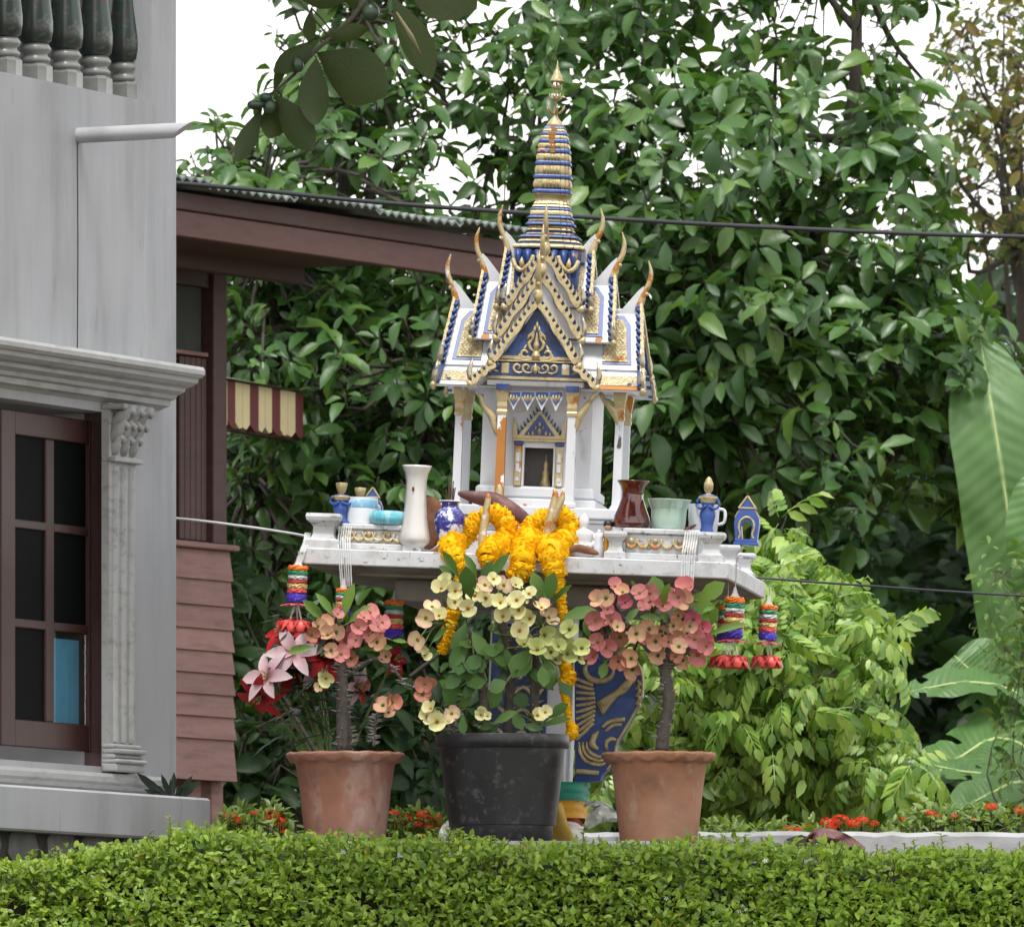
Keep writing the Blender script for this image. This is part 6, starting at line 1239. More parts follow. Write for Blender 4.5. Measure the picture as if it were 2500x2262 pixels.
make_tree('broadleaf_tree', 'dense dark tree with whorls of glossy leaves between timber house and shrine', tuple(P(700, 0, 44.6).xy) + (GZ,), t1, 1300, (6, 9), 0.090, M_leafD, BT, 21, thin=lambda px, py: 0.25 if py < 420 else 0.0)
t2 = [ell(1420, 220, YT + 0.4, 300, 280, 0.8), ell(1700, 420, YT, 330, 330, 0.9), ell(1560, 640, YT, 330, 300, 0.9), ell(1980, 240, YT + 0.3, 300, 300, 0.8), ell(2150, 500, YT + 0.2, 240, 280, 0.7), ell(1850, 800, YT, 330, 280, 0.9), ell(2180, 860, YT + 0.2, 300, 230, 0.8), ell(1620, 1000, YT, 300, 300, 0.8), ell(1950, 1080, YT, 350, 230, 0.8), ell(2330, 1000, YT + 0.3, 230, 260, 0.6), ell(1330, 600, YT + 0.5, 240, 320, 0.6), ell(2260, 120, YT + 0.5, 120, 160, 0.4), ell(1600, -120, YT + 0.4, 380, 200, 0.8), ell(2080, -180, YT + 0.4, 300, 230, 0.8)]
make_tree('broadleaf_tree', 'tall tree with large grey-green leaves and a forked dark trunk behind the shrine', tuple(P(1930, 0, 44.4).xy) + (GZ,), t2, 1560, (5, 8), 0.100, M_leafM, BT, 22, trunk_r=0.055, thin=lambda px, py: (0.30 if py < 480 else 0.0) + (0.2 if px > 1950 and py < 650 else 0.0),
          trunkpts=[Vector((0, 0, -0.1)), Vector((0.0, -0.1, 1.2)), P(1955, 720, 44.0) - Vector(tuple(P(1930, 0, 44.4).xy) + (GZ,)), P(2000, 560, 43.9) - Vector(tuple(P(1930, 0, 44.4).xy) + (GZ,)), P(2060, 380, 43.9) - Vector(tuple(P(1930, 0, 44.4).xy) + (GZ,)), P(2090, 150, 43.9) - Vector(tuple(P(1930, 0, 44.4).xy) + (GZ,)), P(2090, -250, 44) - Vector(tuple(P(1930, 0, 44.4).xy) + (GZ,))])
t3 = [ell(2440, 120, 47, 200, 220, 0.8), ell(2420, 420, 47, 200, 200, 0.8), ell(2600, 300, 47, 250, 400, 0.8)]
make_tree('yellowing_tree', 'thin yellowing tree with fine twigs showing white sky through it', tuple(P(2520, 0, 47.2).xy) + (GZ,), t3, 420, (3, 6), 0.052, M_leafY, BT[:2], 23, (-0.7, 0.7), 0.5, trunk_r=0.045, limbs=12, n_obj=200)
t5 = [ell(2480, 1480, 40.6, 120, 200, 0.3), ell(2520, 1750, 40.6, 130, 240, 0.3)]
make_tree('fine_leaved_shrub', 'loose fine-leaved shrub growing in front of the banana leaves', tuple(P(2530, 0, 40.7).xy) + (GZ,), t5, 110, (4, 7), 0.034, M_leafS, BT[:2], 24, (-0.6, 0.7), 0.5, trunk_r=0.012, limbs=8, n_obj=0, cat='shrub')
# far wood behind everything: one mass
r_ = np.random.default_rng(5); fm_ = []
for k in range(4200):
    px, py = r_.uniform(-250, 2800), r_.uniform(560, 2260)
    if py < 820 + 130 * math.sin(px / 190.0) and r_.random() < 0.75: continue
    Y = r_.uniform(47.5, 51); c = np.array(P(px, py, Y)); rosette(c, unit(np.array((0, -0.3, 0.8)) + r_.normal(0, 0.3, 3)), 6, 0.15, r_, fm_, -0.6, 0.5)
for k in range(1500):
    rosette(np.array(P(r_.uniform(-350, 2900), r_.uniform(950, 2300), r_.uniform(51.5, 53))), unit(np.array((0, -0.4, 0.8)) + r_.normal(0, 0.3, 3)), 6, 0.27, r_, fm_, -0.6, 0.5)
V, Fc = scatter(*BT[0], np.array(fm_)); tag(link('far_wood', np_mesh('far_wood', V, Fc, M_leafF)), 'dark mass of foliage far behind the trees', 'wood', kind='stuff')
# ---- pinnate shrub
def pinnate(npair=8, dr=0.55):
    vs = []; fs = []; lv, lf = leaf_t(0.46, 0.10, 0.25, 0.46, rows=(0, 0.3, 0.65, 1.0)); o = 0
    def rach(t): return np.array((0, t * (1 - 0.18 * t), -dr * t * t))
    for k in range(npair + 1):
        t = 0.16 + 0.84 * k / npair
        for sd in ((-1, 1) if k < npair else (0,)):
            d = np.array((sd * 0.72, 0.38, -0.55 - 0.5 * t)) if sd else np.array((0, 0.4, -1.0)); m = frame_m(rach(t), d, (sd * 0.3, 0.15, 1), 0.46 * (1 - 0.2 * abs(t - 0.5))); V, F_ = scatter(lv, lf, m[None]); vs.append(V); fs.append(F_ + o); o += len(V)
    n = 7
    for i in range(n):
        a, b = rach(i / n), rach((i + 1) / n); w_ = np.array((0.008, 0, 0)); vs.append(np.array((a - w_, a + w_, b + w_, b - w_))); fs.append(np.array(((0, 1, 2), (0, 2, 3))) + o); o += 4
    return np.vstack(vs), np.vstack(fs)
PT = [pinnate(4, 0.4), pinnate(5, 0.6), pinnate(3, 0.25)]
t4 = [ell(1780, 1530, 39.6, 240, 170, 0.5), ell(1990, 1620, 39.6, 240, 200, 0.55), ell(1640, 1640, 39.7, 220, 230, 0.5), ell(2110, 1840, 39.6, 170, 140, 0.5), ell(1850, 1830, 39.7, 300, 190, 0.5), ell(1960, 1450, 39.7, 170, 100, 0.4), ell(1600, 1880, 39.8, 250, 160, 0.4), ell(1900, 1250, 39.9, 40, 60, 0.1), ell(1720, 1420, 39.8, 140, 80, 0.3)]
make_tree('pinnate_shrub', 'bright green shrub with drooping feathery compound leaves behind the garden wall', tuple(P(1880, 0, 39.9).xy) + (GZ,), t4, 480, (3, 5), 0.122, M_leafP, PT, 31, (-0.3, 0.6), 0.7, trunk_r=0.03, limbs=18, n_obj=300, cat='shrub')
t6 = [ell(560, 1500, 42.6, 120, 260, 0.3), ell(620, 1850, 42.4, 160, 130, 0.3), ell(1000, 1800, 42.0, 220, 200, 0.4), ell(1330, 1500, 42.2, 260, 400, 0.5)]
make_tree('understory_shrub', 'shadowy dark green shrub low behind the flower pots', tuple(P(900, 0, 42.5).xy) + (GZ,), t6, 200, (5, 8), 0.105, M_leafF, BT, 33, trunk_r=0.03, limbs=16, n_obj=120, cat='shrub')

# ---- banana plant
M_banana = bpy.data.materials.new('banana_leaf'); M_banana.use_nodes = True
def _ban(m):
    nt = m.node_tree; N = nt.nodes; L = nt.links; b = N['Principled BSDF']; at = N.new('ShaderNodeAttribute'); at.attribute_name = 'lv'; sx = N.new('ShaderNodeSeparateXYZ'); L.new(at.outputs['Vector'], sx.inputs[0])
    wv = N.new('ShaderNodeMath'); wv.operation = 'MULTIPLY'; wv.inputs[1].default_value = 170; L.new(sx.outputs[0], wv.inputs[0]); sn = N.new('ShaderNodeMath'); sn.operation = 'SINE'; L.new(wv.outputs[0], sn.inputs[0])
    rp = N.new('ShaderNodeValToRGB'); rp.color_ramp.elements[0].position = 0.0; rp.color_ramp.elements[0].color = (0.30, 0.42, 0.16, 1); rp.color_ramp.elements[1].position = 0.07; rp.color_ramp.elements[1].color = (0.085, 0.185, 0.045, 1); L.new(sx.outputs[1], rp.inputs[0])
    tc = N.new('ShaderNodeTexCoord'); n = N.new('ShaderNodeTexNoise'); n.inputs['Scale'].default_value = 9; L.new(tc.outputs['Object'], n.inputs['Vector'])
    mr = N.new('ShaderNodeMapRange'); mr.inputs[3].default_value = 0.7; mr.inputs[4].default_value = 1.3; L.new(n.outputs['Fac'], mr.inputs[0]); cb = N.new('ShaderNodeCombineColor'); [L.new(mr.outputs[0], cb.inputs[i]) for i in range(3)]
    mx = N.new('ShaderNodeMix'); mx.data_type = 'RGBA'; mx.blend_type = 'MULTIPLY'; mx.inputs[0].default_value = 1; L.new(rp.outputs[0], mx.inputs[6]); L.new(cb.outputs[0], mx.inputs[7]); L.new(mx.outputs[2], b.inputs['Base Color'])
    b.inputs['Roughness'].default_value = 0.42; bp = N.new('ShaderNodeBump'); bp.inputs['Strength'].default_value = 0.22; bp.inputs['Distance'].default_value = 0.003; L.new(sn.outputs[0], bp.inputs['Height']); L.new(bp.outputs[0], b.inputs['Normal'])
    tr = N.new('ShaderNodeBsdfTranslucent'); L.new(mx.outputs[2], tr.inputs['Color']); ms = N.new('ShaderNodeMixShader'); ms.inputs[0].default_value = 0.3; L.new(b.outputs[0], ms.inputs[1]); L.new(tr.outputs[0], ms.inputs[2]); L.new(ms.outputs[0], N['Material Output'].inputs['Surface'])
_ban(M_banana)
ban = empty('banana_plant', tuple(P(2560, 0, 41.8).xy) + (GZ,), 'banana plant with broad pale green leaves by the garden wall', 'plant'); br = Vector(ban.location)
def banana(pts, wid, Y, nrm, seed, fold=0.25, tear=True):
    ps = smooth_path([P(x, y, Y + dy) - br for x, y, dy in pts], 8); n = len(ps); rr = random.Random(seed); s_ = Y / FPX; vs = []; fs = []; lvs = []; nr0 = Vector(nrm).normalized()
    cols = 5; tears = sorted(rr.sample(range(6, n - 3), 4)) if tear else []
    for i, p in enumerate(ps):
        t = i / (n - 1); tg = (ps[min(i + 1, n - 1)] - ps[max(i - 1, 0)]).normalized(); sd = tg.cross(nr0).normalized(); up = sd.cross(tg); w_ = wid * s_ * 0.5 * min(1, (t / 0.10) ** 0.7 if t > 0 else 0) * (1 - max(0, (t - 0.72) / 0.28) ** 2.2 * 0.97)
        for k in range(-cols, cols + 1):
            a = k / cols; vs.append(p + sd * (w_ * a) + up * (fold * w_ * abs(a) - 0.35 * fold * w_ * a * a * 2 + 0.006 * math.sin(t * 30 + k)) - tg * (abs(a) * w_ * -0.25)); lvs.append((t + abs(a) * 0.1, abs(a), 0))
    m = 2 * cols + 1
    for i in range(n - 1):
        for k in range(m - 1):
            if i in tears and (k < 3 if tears.index(i) % 2 else k > m - 5): continue
            fs += [(i * m + k, i * m + k + 1, i * m + m + k + 1), (i * m + k, i * m + m + k + 1, i * m + m + k)]
    me = np_mesh('leaf', np.array(vs), np.array(fs), M_banana); at = me.attributes.new('lv', 'FLOAT_VECTOR', 'POINT'); at.data.foreach_set('vector', np.array(lvs, np.float32).ravel()); o = link('leaf', me, ban)
    q = MB(); q.tube(ps[::3] + [ps[-1]], lerp_list([7 * s_, 5 * s_, 3 * s_, 1 * s_], len(ps[::3]) + 1), 7); q.build('midrib', mat_mid, o, True)
mat_mid = mat('banana_midrib', (0.36, 0.44, 0.18), 0.5, var=0.1)
banana([(2545, 1900, 0.1), (2510, 1600, 0), (2470, 1320, -0.05), (2435, 1080, -0.05), (2392, 820, 0.1)], 232, 43.2, (0.12, -1, 0.25), 1, 0.2, False)
banana([(2560, 1780, 0.1), (2480, 1690, 0), (2360, 1665, -0.1), (2215, 1690, -0.15)], 120, 41.3, (0.1, -0.55, 0.8), 2, 0.3)
banana([(2580, 1900, 0.1), (2480, 1780, 0), (2390, 1660, -0.1), (2330, 1600, -0.1)], 190, 41.4, (0.3, -1, 0.3), 3, 0.2)
banana([(2580, 1880, 0.1), (2450, 1800, 0), (2340, 1850, -0.15), (2270, 1900, -0.25)], 150, 41.2, (-0.1, -0.8, 0.6), 4, 0.3)
banana([(2600, 1960, 0.1), (2460, 1900, 0), (2330, 1880, -0.1), (2215, 1850, -0.2)], 110, 41.0, (0.0, -0.6, 0.8), 5, 0.3)
banana([(2600, 1980, 0.1), (2500, 1910, 0), (2420, 1935, -0.1), (2330, 1985, -0.2)], 130, 40.9, (0.0, -0.7, 0.7), 6, 0.3)
banana([(2620, 1700, 0.1), (2600, 1500, 0), (2570, 1300, -0.05), (2600, 1150, 0.0)], 230, 41.9, (-0.2, -1, 0.2), 7, 0.2)
q = MB(); q.tube([(0, 0, -0.1), (0.01, 0, 0.35), (0.0, 0, 0.8), (-0.02, 0, 1.15)], [0.09, 0.085, 0.07, 0.045], 14); q.build('pseudostem', mat('banana_stem', (0.12, 0.17, 0.06), 0.6, var=0.3, stretch=(6, 6, 1)), ban, True)

# ================================================================ clipped hedge
M_hedge = leafmat('hedge_leaf', [(0.10, 0.19, 0.026), (0.19, 0.30, 0.040), (0.28, 0.40, 0.055), (0.135, 0.24, 0.040), (0.38, 0.49, 0.075), (0.22, 0.33, 0.055)], 0.38, 0.45, 0.36, 1.15)
M_hedgeY = leafmat('yellow_hedge_leaf', [(0.42, 0.30, 0.03), (0.34, 0.26, 0.05)], 0.5, 0.3, 0.3)
M_twig = mat('hedge_twig', (0.075, 0.05, 0.03), 0.9, var=0.3, bump=0.5)
hg = empty('hedge', (0, 34.2, 1.64), 'long clipped hedge with small bright green leaves along the terrace edge', 'hedge')
def htop(x): return htop0(x) + 26
def htop0(x):      # uneven clipped top, in photo rows
    px = 1250 + x / 34.1 * FPX
    return 5 * math.sin(px / 110.0 + 1) + 5 * math.sin(px / 47.0) + np.interp(px, [0, 160, 330, 450, 620, 900, 1100, 1400, 1650, 2000, 2500], [2088, 2076, 2050, 2022, 2022, 2036, 2046, 2052, 2050, 2058, 2074])
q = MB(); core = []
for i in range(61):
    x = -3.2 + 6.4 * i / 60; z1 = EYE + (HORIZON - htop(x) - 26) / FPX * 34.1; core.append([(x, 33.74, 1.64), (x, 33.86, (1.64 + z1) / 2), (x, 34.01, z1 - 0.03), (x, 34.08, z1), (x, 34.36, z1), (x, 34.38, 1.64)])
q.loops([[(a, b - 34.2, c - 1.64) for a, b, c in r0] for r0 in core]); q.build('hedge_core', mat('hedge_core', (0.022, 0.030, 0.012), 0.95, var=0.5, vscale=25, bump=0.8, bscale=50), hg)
HT = [leaf_t(0.62, 0.12, 0.15, 0.50, rows=(0, 0.25, 0.55, 0.85, 1.0)), leaf_t(0.55, 0.25, 0.4, 0.48, rows=(0, 0.25, 0.55, 0.85, 1.0))]
r_ = np.random.default_rng(77); hm = []; hlight = []; tw = MB(); hy = []
for k in range(25000):
    dense = r_.random() < 0.8; x = r_.uniform(-1.55, 1.55) if dense else r_.uniform(-3.2, 3.2); z1 = EYE + (HORIZON - htop(x)) / FPX * 34.1
    if r_.random() < 0.22: z = z1 + r_.normal(-0.006, 0.012); y = r_.uniform(33.93, 34.36)
    else: z = z1 - abs(r_.uniform(0, 0.36 if dense else 0.7)) ** 1.0; y = 33.955 - 0.42 * (z1 - z) + r_.normal(0, 0.022) + 0.03 * math.sin(x * 9 + z * 14) * math.sin(z * 23 + x * 5)
    gp = math.sin(x * 13 + 2 * math.sin(z * 17)) * math.sin(z * 31 + 3 * math.sin(x * 7)) + 0.5 * math.sin(x * 41 + z * 23)
    if gp < -0.75 and r_.random() < 0.6: continue
    ax = unit(np.array((r_.normal(0, 0.5), -0.55 + r_.normal(0, 0.35), 0.75 + r_.normal(0, 0.3)))); L_ = 0.0205 * r_.uniform(0.6, 1.35)
    for j in range(2):
        d = unit(ax + r_.normal(0, 0.75, 3)); nr = unit(np.array((0, -0.55, 0.8)) + r_.normal(0, 0.3, 3)); m = frame_m(np.array((x, y - 34.2, z - 1.64)), d, nr, L_); (hy if r_.random() < 0.006 else (hlight if r_.random() < np.interp(x, [-1.2, 0.2, 1.2], [0.04, 0.18, 0.6]) else hm)).append(m)
# upright young shoots above the clipped line
for k in range(150):
    x = r_.uniform(-1.6, 1.6); z1 = EYE + (HORIZON - htop(x)) / FPX * 34.1; y = r_.uniform(33.95, 34.2); h = r_.uniform(0.015, 0.05) * (1.5 if k % 9 == 0 else 1); p0 = np.array((x, y - 34.2, z1 - 1.64 - 0.02)); p1 = p0 + np.array((r_.normal(0, 0.006), 0, h + 0.02)); tw.tube([p0, p1], 0.0009, 4)
    for j in range(int(4 + h * 110)):
        f = 0.3 + 0.7 * (j / (4 + h * 110)); d = unit(np.array((math.cos(j * 2.4), math.sin(j * 2.4), 0.7))); hm.append(frame_m(p0 + (p1 - p0) * f, d, (0, 0, 1), 0.017 * r_.uniform(0.8, 1.2)))
for k in range(500):
    x = r_.uniform(-1.6, 1.6); z1 = EYE + (HORIZON - htop(x)) / FPX * 34.1; z = z1 - r_.uniform(0, 0.36); p0 = Vector((x, 33.97 - 34.2 - 0.42 * (z1 - z), z - 1.64 - 0.03)); tw.tube([p0, p0 + Vector((r_.normal(0, 0.02), -0.03, 0.05))], 0.0011, 4)
tw.build('twigs', M_twig, hg, kind='stuff')
hm = np.array(hm); r_.shuffle(hm); inview = np.abs(hm[:, 0, 3]) < 1.3; key = hm[:, 1, 3] + np.where(inview, 0, 5) + np.where(hm[:, 2, 3] < 0.52, 3, 0); o_ = np.argsort(key)
hl = [np_mesh('leaf', v, f, M_hedge) for v, f in HT]; hly = np_mesh('leaf', *HT[0], M_hedgeY)
for i, m in enumerate(hm[o_[:NMAX]]): link('leaf', hl[i % 2], hg, Matrix(m.tolist()))
for m in hy[:60]: link('yellowed_leaf', hly, hg, Matrix(m.tolist()))
rest = hm[o_[NMAX:]]; V0, F0 = scatter(*HT[0], rest[0::2]); V1, F1 = scatter(*HT[1], rest[1::2])
link('foliage', np_mesh('foliage', np.vstack((V0, V1)), np.vstack((F0, F1 + len(V0))), M_hedge), hg)['kind'] = 'stuff'
M_hedgeL = leafmat('young_hedge_leaf', [(0.26, 0.42, 0.045), (0.36, 0.50, 0.07), (0.21, 0.36, 0.04)], 0.42, 0.4, 0.35, 1.1)
link('young_foliage', np_mesh('young_foliage', *scatter(*HT[1], np.array(hlight)), M_hedgeL), hg)['kind'] = 'stuff'
# tiny white blossoms in the hedge
M_wfl = mat('white_blossom', (0.8, 0.8, 0.76), 0.5, var=0.05); q = MB(); n5 = 5
for k in range(n5):
    a = k * 2 * math.pi / n5; c, s_ = math.cos(a), math.sin(a); q.loops([[(0.1 * c, 0.1 * s_, 0), (0.6 * c - 0.25 * s_, 0.6 * s_ + 0.25 * c, 0.1), (c, s_, 0.05), (0.6 * c + 0.25 * s_, 0.6 * s_ - 0.25 * c, 0.1)], [(0.1 * c, 0.1 * s_, -0.06), (0.6 * c - 0.25 * s_, 0.6 * s_ + 0.25 * c, 0.04), (c, s_, 0.0), (0.6 * c + 0.25 * s_, 0.6 * s_ - 0.25 * c, 0.04)]])
q.ball((0, 0, 0.05), 0.2, 6, 4); WF = q.mesh('blossom', M_wfl)
for px, py in ((1812, 2212), (1822, 2220), (1804, 2222), (1848, 2222), (1924, 2246), (1934, 2250), (1885, 2168), (1627, 2192), (1868, 2100)):
    m = Matrix.Translation(P(px, py, 33.9) - Vector((0, 34.2, 1.64))) @ Matrix.Rotation(R(60), 4, 'X') @ Matrix.Rotation(px, 4, 'Z') @ Matrix.Scale(0.0075, 4); link('blossom', WF, hg, m)

# ================================================================ ixora bushes with red flower heads
M_ixleaf = leafmat('ixora_leaf', [(0.08, 0.14, 0.025), (0.13, 0.21, 0.035), (0.19, 0.27, 0.045), (0.06, 0.11, 0.03)], 0.4, 0.45, 0.25)
M_ixfl = leafmat('ixora_flower', [(0.62, 0.045, 0.02), (0.70, 0.08, 0.03), (0.55, 0.03, 0.025)], 0.6, 0.2, 0.25)
def head_mesh(seed):
    rr = np.random.default_rng(seed); ms = []
    for k in range(34):
        v = rr.normal(size=3); v[2] = abs(v[2]) * 0.7; v = unit(v); c = v * np.array((1, 1, 0.6))
        t = unit(np.cross(v, (0.3, 0.2, 0.9))); b = np.cross(v, t)
        for j in range(4): a = j * 1.571 + k; ms.append(frame_m(c, t * math.cos(a) + b * math.sin(a), v, 0.30))
    return np_mesh('flower_head', *scatter(*leaf_t(0.6, 0.1, 0.1, 0.5, rows=(0, 0.5, 1.0)), np.array(ms)), M_ixfl)
HM = [head_mesh(k) for k in range(3)]
IXT = [leaf_t(0.40, 0.15, 0.2, 0.52, rows=(0, 0.3, 0.65, 1.0))]; IXL = [np_mesh('leaf', v, f, M_ixleaf) for v, f in IXT]
def ixora(px0, px1, ytop, Y, label, heads, seed, depth=0.25, L_=0.034, z0=GZ, n=None):
    r_ = np.random.default_rng(seed); x0, x1 = P(px0, 0, Y).x, P(px1, 0, Y).x; c = Vector(((x0 + x1) / 2, Y, z0)); root = empty('ixora_bush', c, label, 'shrub', 'ixora bushes with red flower heads'); ms = []
    zt = P(0, ytop, Y).z; N_ = n or int((x1 - x0) * 900)
    for k in range(N_):
        x = r_.uniform(x0, x1); e = 1 - (2 * (x - (x0 + x1) / 2) / (x1 - x0)) ** 4; z = z0 + 0.02 + (zt - z0 - 0.02) * e * (1 - r_.uniform(0, 1) ** 2 * 0.8) + r_.normal(0, 0.008); y = Y + r_.normal(0, depth * 0.3)
        d = unit(np.array((r_.normal(0, 0.6), r_.normal(-0.3, 0.5), 0.6))); 
        for j in range(3): ms.append(frame_m(np.array((x, y, z)) - np.array(c), unit(d + r_.normal(0, 0.6, 3)), unit(np.array((0, -0.3, 0.9)) + r_.normal(0, 0.3, 3)), L_ * r_.uniform(0.7, 1.2)))
    q = MB()
    for k in range(14):
        x = r_.uniform(x0, x1) - c.x; q.tube([(x * 0.9, r_.normal(0, 0.03), -0.05), (x, r_.normal(0, 0.04), (zt - z0) * 0.8)], [0.005, 0.002], 5)
    q.build('stems', M_twig, root, kind='stuff'); ms = np.array(ms); order = np.argsort(ms[:, 1, 3]); nn = min(80, len(ms))
    for m in ms[order[:nn]]: link('leaf', IXL[0], root, Matrix(m.tolist()))
    link('foliage', np_mesh('foliage', *scatter(*IXT[0], ms[order[nn:]]), M_ixleaf), root)['kind'] = 'stuff'
    for i, (px, py, sz) in enumerate(heads):
        m = Matrix.Translation(P(px, py, Y - depth * 0.35) - c) @ Matrix.Rotation(R(random.uniform(10, 35)), 4, 'X') @ Matrix.Rotation(i, 4, 'Z') @ Matrix.Scale(sz * Y / FPX / 2, 4); o = link('flower_head', HM[i % 3], root, m)
        q = MB(); pp = P(px, py, Y - depth * 0.35) - c; q.tube([pp + Vector((0, 0.03, -0.06)), pp], 0.0016, 5); q.build('flower_stalk', M_twig, root)
ixora(505, 745, 1978, 35.3, 'low ixora bush with red heads between grey house and the stained pot', [(562, 1992, 34), (585, 2000, 26), (622, 1984, 24), (668, 1988, 36), (682, 2004, 36), (695, 2030, 26), (580, 2006, 20), (655, 1996, 20)], 1)
ixora(925, 1110, 1990, 35.3, 'low ixora bush with red heads between stained pot and black pot', [(960, 1986, 34), (990, 1998, 30), (1035, 1990, 40), (1060, 1996, 36), (1020, 2012, 26), (1048, 2018, 30), (968, 2006, 24), (1030, 2040, 22), (1075, 2010, 20)], 2)
ixora(1690, 2110, 2022, 37.5, 'ixora bush with red heads just over the garden wall behind the fallen leaf', [(2022, 2008, 40), (2052, 2002, 44), (2085, 2010, 36), (1925, 2024, 30), (1950, 2026, 26), (1975, 2018, 24), (2030, 2020, 30)], 3)
ixora(2090, 2640, 1978, 37.6, 'tall ixora bush with scattered red heads over the far end of the garden wall', [(2105, 2002, 34), (2135, 2010, 24), (2272, 1984, 26), (2286, 1990, 22), (2420, 1970, 34), (2488, 1978, 30), (2380, 2000, 20), (2200, 1998, 20), (2330, 1992, 18)], 4)
ixora(1690, 1830, 2005, 37.4, 'small pale green bush with white blossoms beside the clean terracotta pot', [], 5, L_=0.03)

# fallen dry leaf on the wall, white shell-like plastic leaf by the sash
def blade(name, pts, wid, Y, m, label, cat, curl=0.7):
    ps = smooth_path([P(x, y, Y + d) for x, y, d in pts], 6); n = len(ps); s_ = Y / FPX; rr = random.Random(n); rings = []
    for i, p in enumerate(ps):
        t = i / (n - 1); w_ = wid * s_ * 0.5 * math.sin(math.pi * min(0.97, max(0.03, t))) ** 0.6; tg = (ps[min(i + 1, n - 1)] - ps[max(i - 1, 0)]).normalized(); sd = tg.cross(Vector((0, -1, 0.25))).normalized(); row = []
        for k in range(7): a = (k - 3) / 3; row.append(p + sd * (w_ * a) + Vector((0, 1, 0)) * (w_ * curl * a * a + rr.uniform(-.005, .005) + 0.012 * math.sin(t * 12 + a * 3)))
        rings.append(row + [q_ + Vector((0, 0.0022, 0)) for q_ in row[::-1]])
    o = MB().loops(rings).build(name, m, None, 60); return tag(o, label, cat)
blade('fallen_leaf', [(1968, 2052, 0), (2000, 2038, -0.02), (2040, 2048, -0.03), (2070, 2056, -0.02), (2112, 2072, 0.0)], 46, 36.95, M_drymaroon, 'large crumpled brown dead leaf lying against the garden wall', 'leaf')
M_paleplastic = mat('pale_leaf_plastic', (0.62, 0.64, 0.56), 0.4, var=0.15, alpha=0.85, stretch=(1, 1, 8))
blade('pale_leaf', [(1430, 2020, 0), (1455, 1992, -0.01), (1480, 1985, 0), (1508, 2000, 0.02)], 44, 35.3, M_paleplastic, 'pale whitish dried leaf beside the sashes and clean terracotta pot', 'leaf', 0.5)
blade('pale_leaf', [(1425, 1965, 0), (1455, 1962, -0.01), (1490, 1978, 0), (1512, 1998, 0.02)], 24, 35.32, M_paleplastic, 'narrow pale dried leaf arching over another beside the sashes', 'leaf', 0.5)
blade('pale_leaf', [(1078, 2062, 0), (1084, 2035, 0), (1096, 2002, 0.01)], 26, 34.9, M_paleplastic, 'pale upright leaf shard beside the black pot', 'leaf', 0.5)

# ================================================================ overhanging branch of a nearer tree
M_fg = leafmat('overhanging_leaf', [(0.026, 0.042, 0.009), (0.036, 0.054, 0.011), (0.022, 0.038, 0.010)], 0.5, 0.25, 0.25, 0.9)
M_fgp = mat('dry_leaf_stripe', (0.26, 0.22, 0.12), 0.7, var=0.3); M_fruit = mat('green_fruit', (0.022, 0.045, 0.022), 0.35, var=0.2)
YF = 32.5; fb = empty('overhanging_branch', P(930, -120, YF), 'dark leafy branch with large round leaves hanging from above', 'tree'); fr0 = Vector(fb.location)
q = MB(); bp_ = smooth_path([P(x, y, YF + d) - fr0 for x, y, d in ((1300, -900, 0.9), (1100, -420, 0.5), (960, -120, 0.1), (875, 25, 0.0), (815, 85, 0.0), (770, 125, 0.0), (715, 185, 0.0), (668, 225, 0.0))], 5); q.tube(bp_, lerp_list([0.04, 0.02, 0.011, 0.0075, 0.006, 0.005, 0.004, 0.003], len(bp_)), 8); q.build('branch', M_bark, fb, True)
FT = [leaf_t(0.6, 0.08, 0.10, 0.60, rows=(0, 0.1, 0.22, 0.36, 0.5, 0.64, 0.78, 0.9, 0.97, 1.0)), leaf_t(0.5, 0.12, 0.2, 0.58, rows=(0, 0.12, 0.26, 0.4, 0.55, 0.7, 0.85, 0.95, 1.0), wave=0.02)]; FLm = [np_mesh('leaf', v, f, M_fg) for v, f in FT]
fl_ = [(772, 128, 955, 232, 152, 0.02), (772, 140, 760, 318, 88, -0.03), (668, 226, 772, 374, 88, -0.02), (690, 240, 650, 346, 74, 0.03), (640, 262, 574, 404, 54, 0.0), (778, 96, 908, 68, 48, 0.0), (955, -10, 1064, 194, 96, -0.02), (985, -70, 1168, 40, 150, 0.02), (700, -30, 845, 4, 70, 0.0), (776, 96, 664, 186, 62, 0.0), (668, 224, 692, 150, 28, 0.0), (760, 20, 752, 110, 36, 0.03), (870, 30, 838, -70, 60, 0.02), (915, -30, 880, 60, 40, 0.03), (1060, -250, 1160, -110, 110, 0.1), (990, -160, 860, -90, 100, 0.1)]
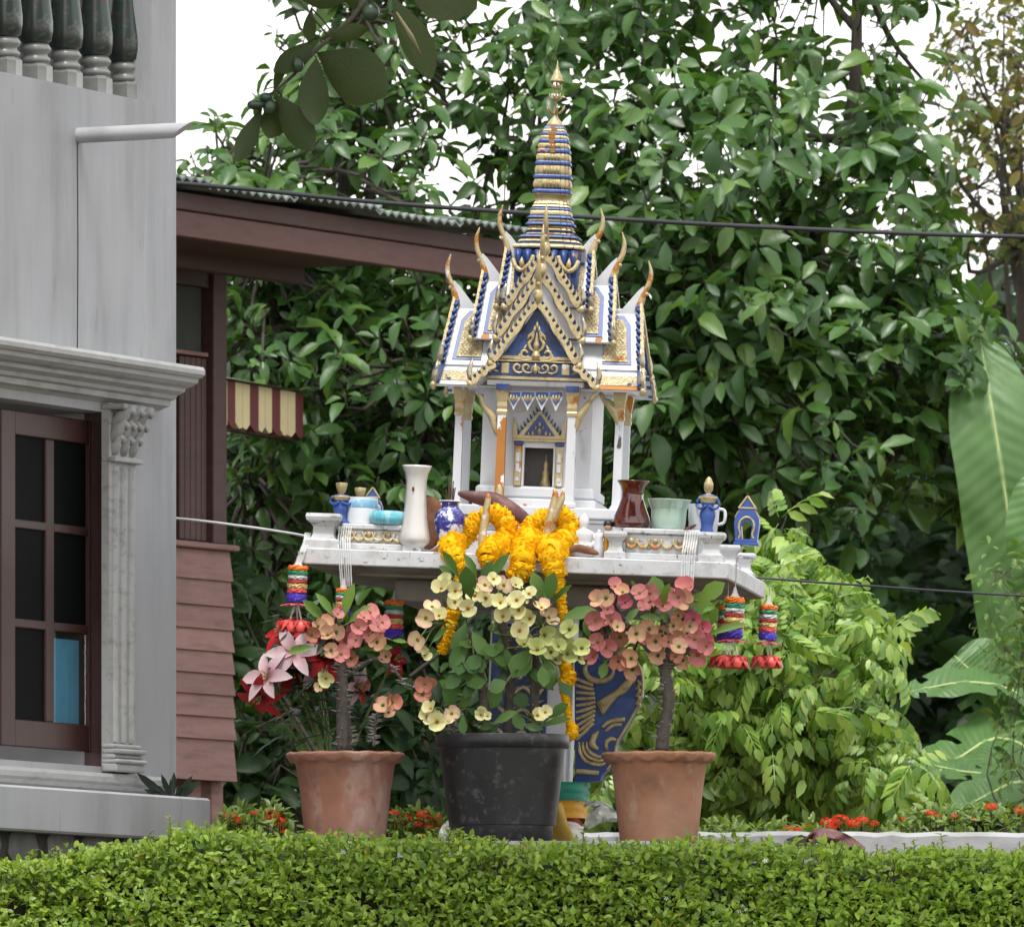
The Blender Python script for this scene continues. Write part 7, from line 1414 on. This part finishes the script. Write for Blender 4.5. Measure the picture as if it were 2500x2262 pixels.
for i, (bx, by, tx, ty, wd, dy) in enumerate(fl_):
    a, b_ = P(bx, by, YF + dy) - fr0, P(tx, ty, YF + dy - 0.02) - fr0; d = b_ - a; rr = random.Random(i); m = frame_m(a, d, (rr.uniform(-.3, .3), 1, rr.uniform(-.3, 0.2)) if i != 6 else (0.5, -1, 0), d.length * 0.97, wd * 0.92 * YF / FPX / (0.6 if i % 2 == 0 else 0.5)); o = link('leaf', FLm[i % 2], fb, Matrix(m.tolist()))
    nb = min(bp_, key=lambda p_: (p_ - a).length)
    if (nb - a).length > 0.004: q = MB(); q.tube([nb, (nb + a) * 0.5 + Vector((0, 0, 0.004)), a], 0.0024, 6); q.build('leaf_stalk', M_bark, fb, True)
q = MB(); q.tube([P(968, 30, YF - 0.06) - fr0, P(1005, 90, YF - 0.07) - fr0, P(1030, 138, YF - 0.06) - fr0], [0.004, 0.011, 0.002], 8, 0.3); q.build('dry_stripe', M_fgp, fb, True)
for x, y, r_x, r_z in ((625, 256, 22, 13), (660, 262, 17, 20), (905, 30, 22, 24), (650, 238, 16, 12), (728, 158, 14, 20)):
    q = MB(); s_ = YF / FPX; q.ball(P(x, y, YF - 0.02) - fr0, s_, 14, 9, (r_x, r_x * 0.9, r_z)); q.build('fruit', M_fruit, fb, True)
    a = P(x, y - r_z * 0.6, YF - 0.02) - fr0; nb = min(bp_, key=lambda p_: (p_ - a).length); q = MB(); q.tube([nb, a], 0.002, 6); q.build('fruit_stalk', M_bark, fb, True)

cr = np.random.default_rng(8); cm = []
for c_, v_ in sample_ell([ell(1250, -900, YF + 0.4, 800, 420, 0.9), ell(2100, -1100, YF + 0.3, 900, 600, 1.0), ell(700, -620, YF + 0.1, 380, 260, 0.6)], 420, cr): rosette(c_ - np.array(fr0), unit(np.array((0, -0.2, 1)) + cr.normal(0, 0.3, 3)), 5, 0.16, cr, cm, -0.7, 0.3, 1.2)
tp_ = smooth_path([Vector((3.3, 33.0, 0.2)) - fr0, Vector((3.2, 32.9, 2.2)) - fr0, Vector((2.7, 32.8, 4.0)) - fr0, Vector((1.9, 32.8, 5.1)) - fr0, bp_[0]], 5); q = MB(); q.tube(tp_, lerp_list([0.17, 0.14, 0.11, 0.07, 0.04], len(tp_)), 12); q.build('trunk', M_bark, fb, True)
link('crown', np_mesh('crown', *scatter(*FT[0], np.array(cm)), M_fg), fb)['kind'] = 'stuff'  # leaf mass out of view, added above to shade the branch
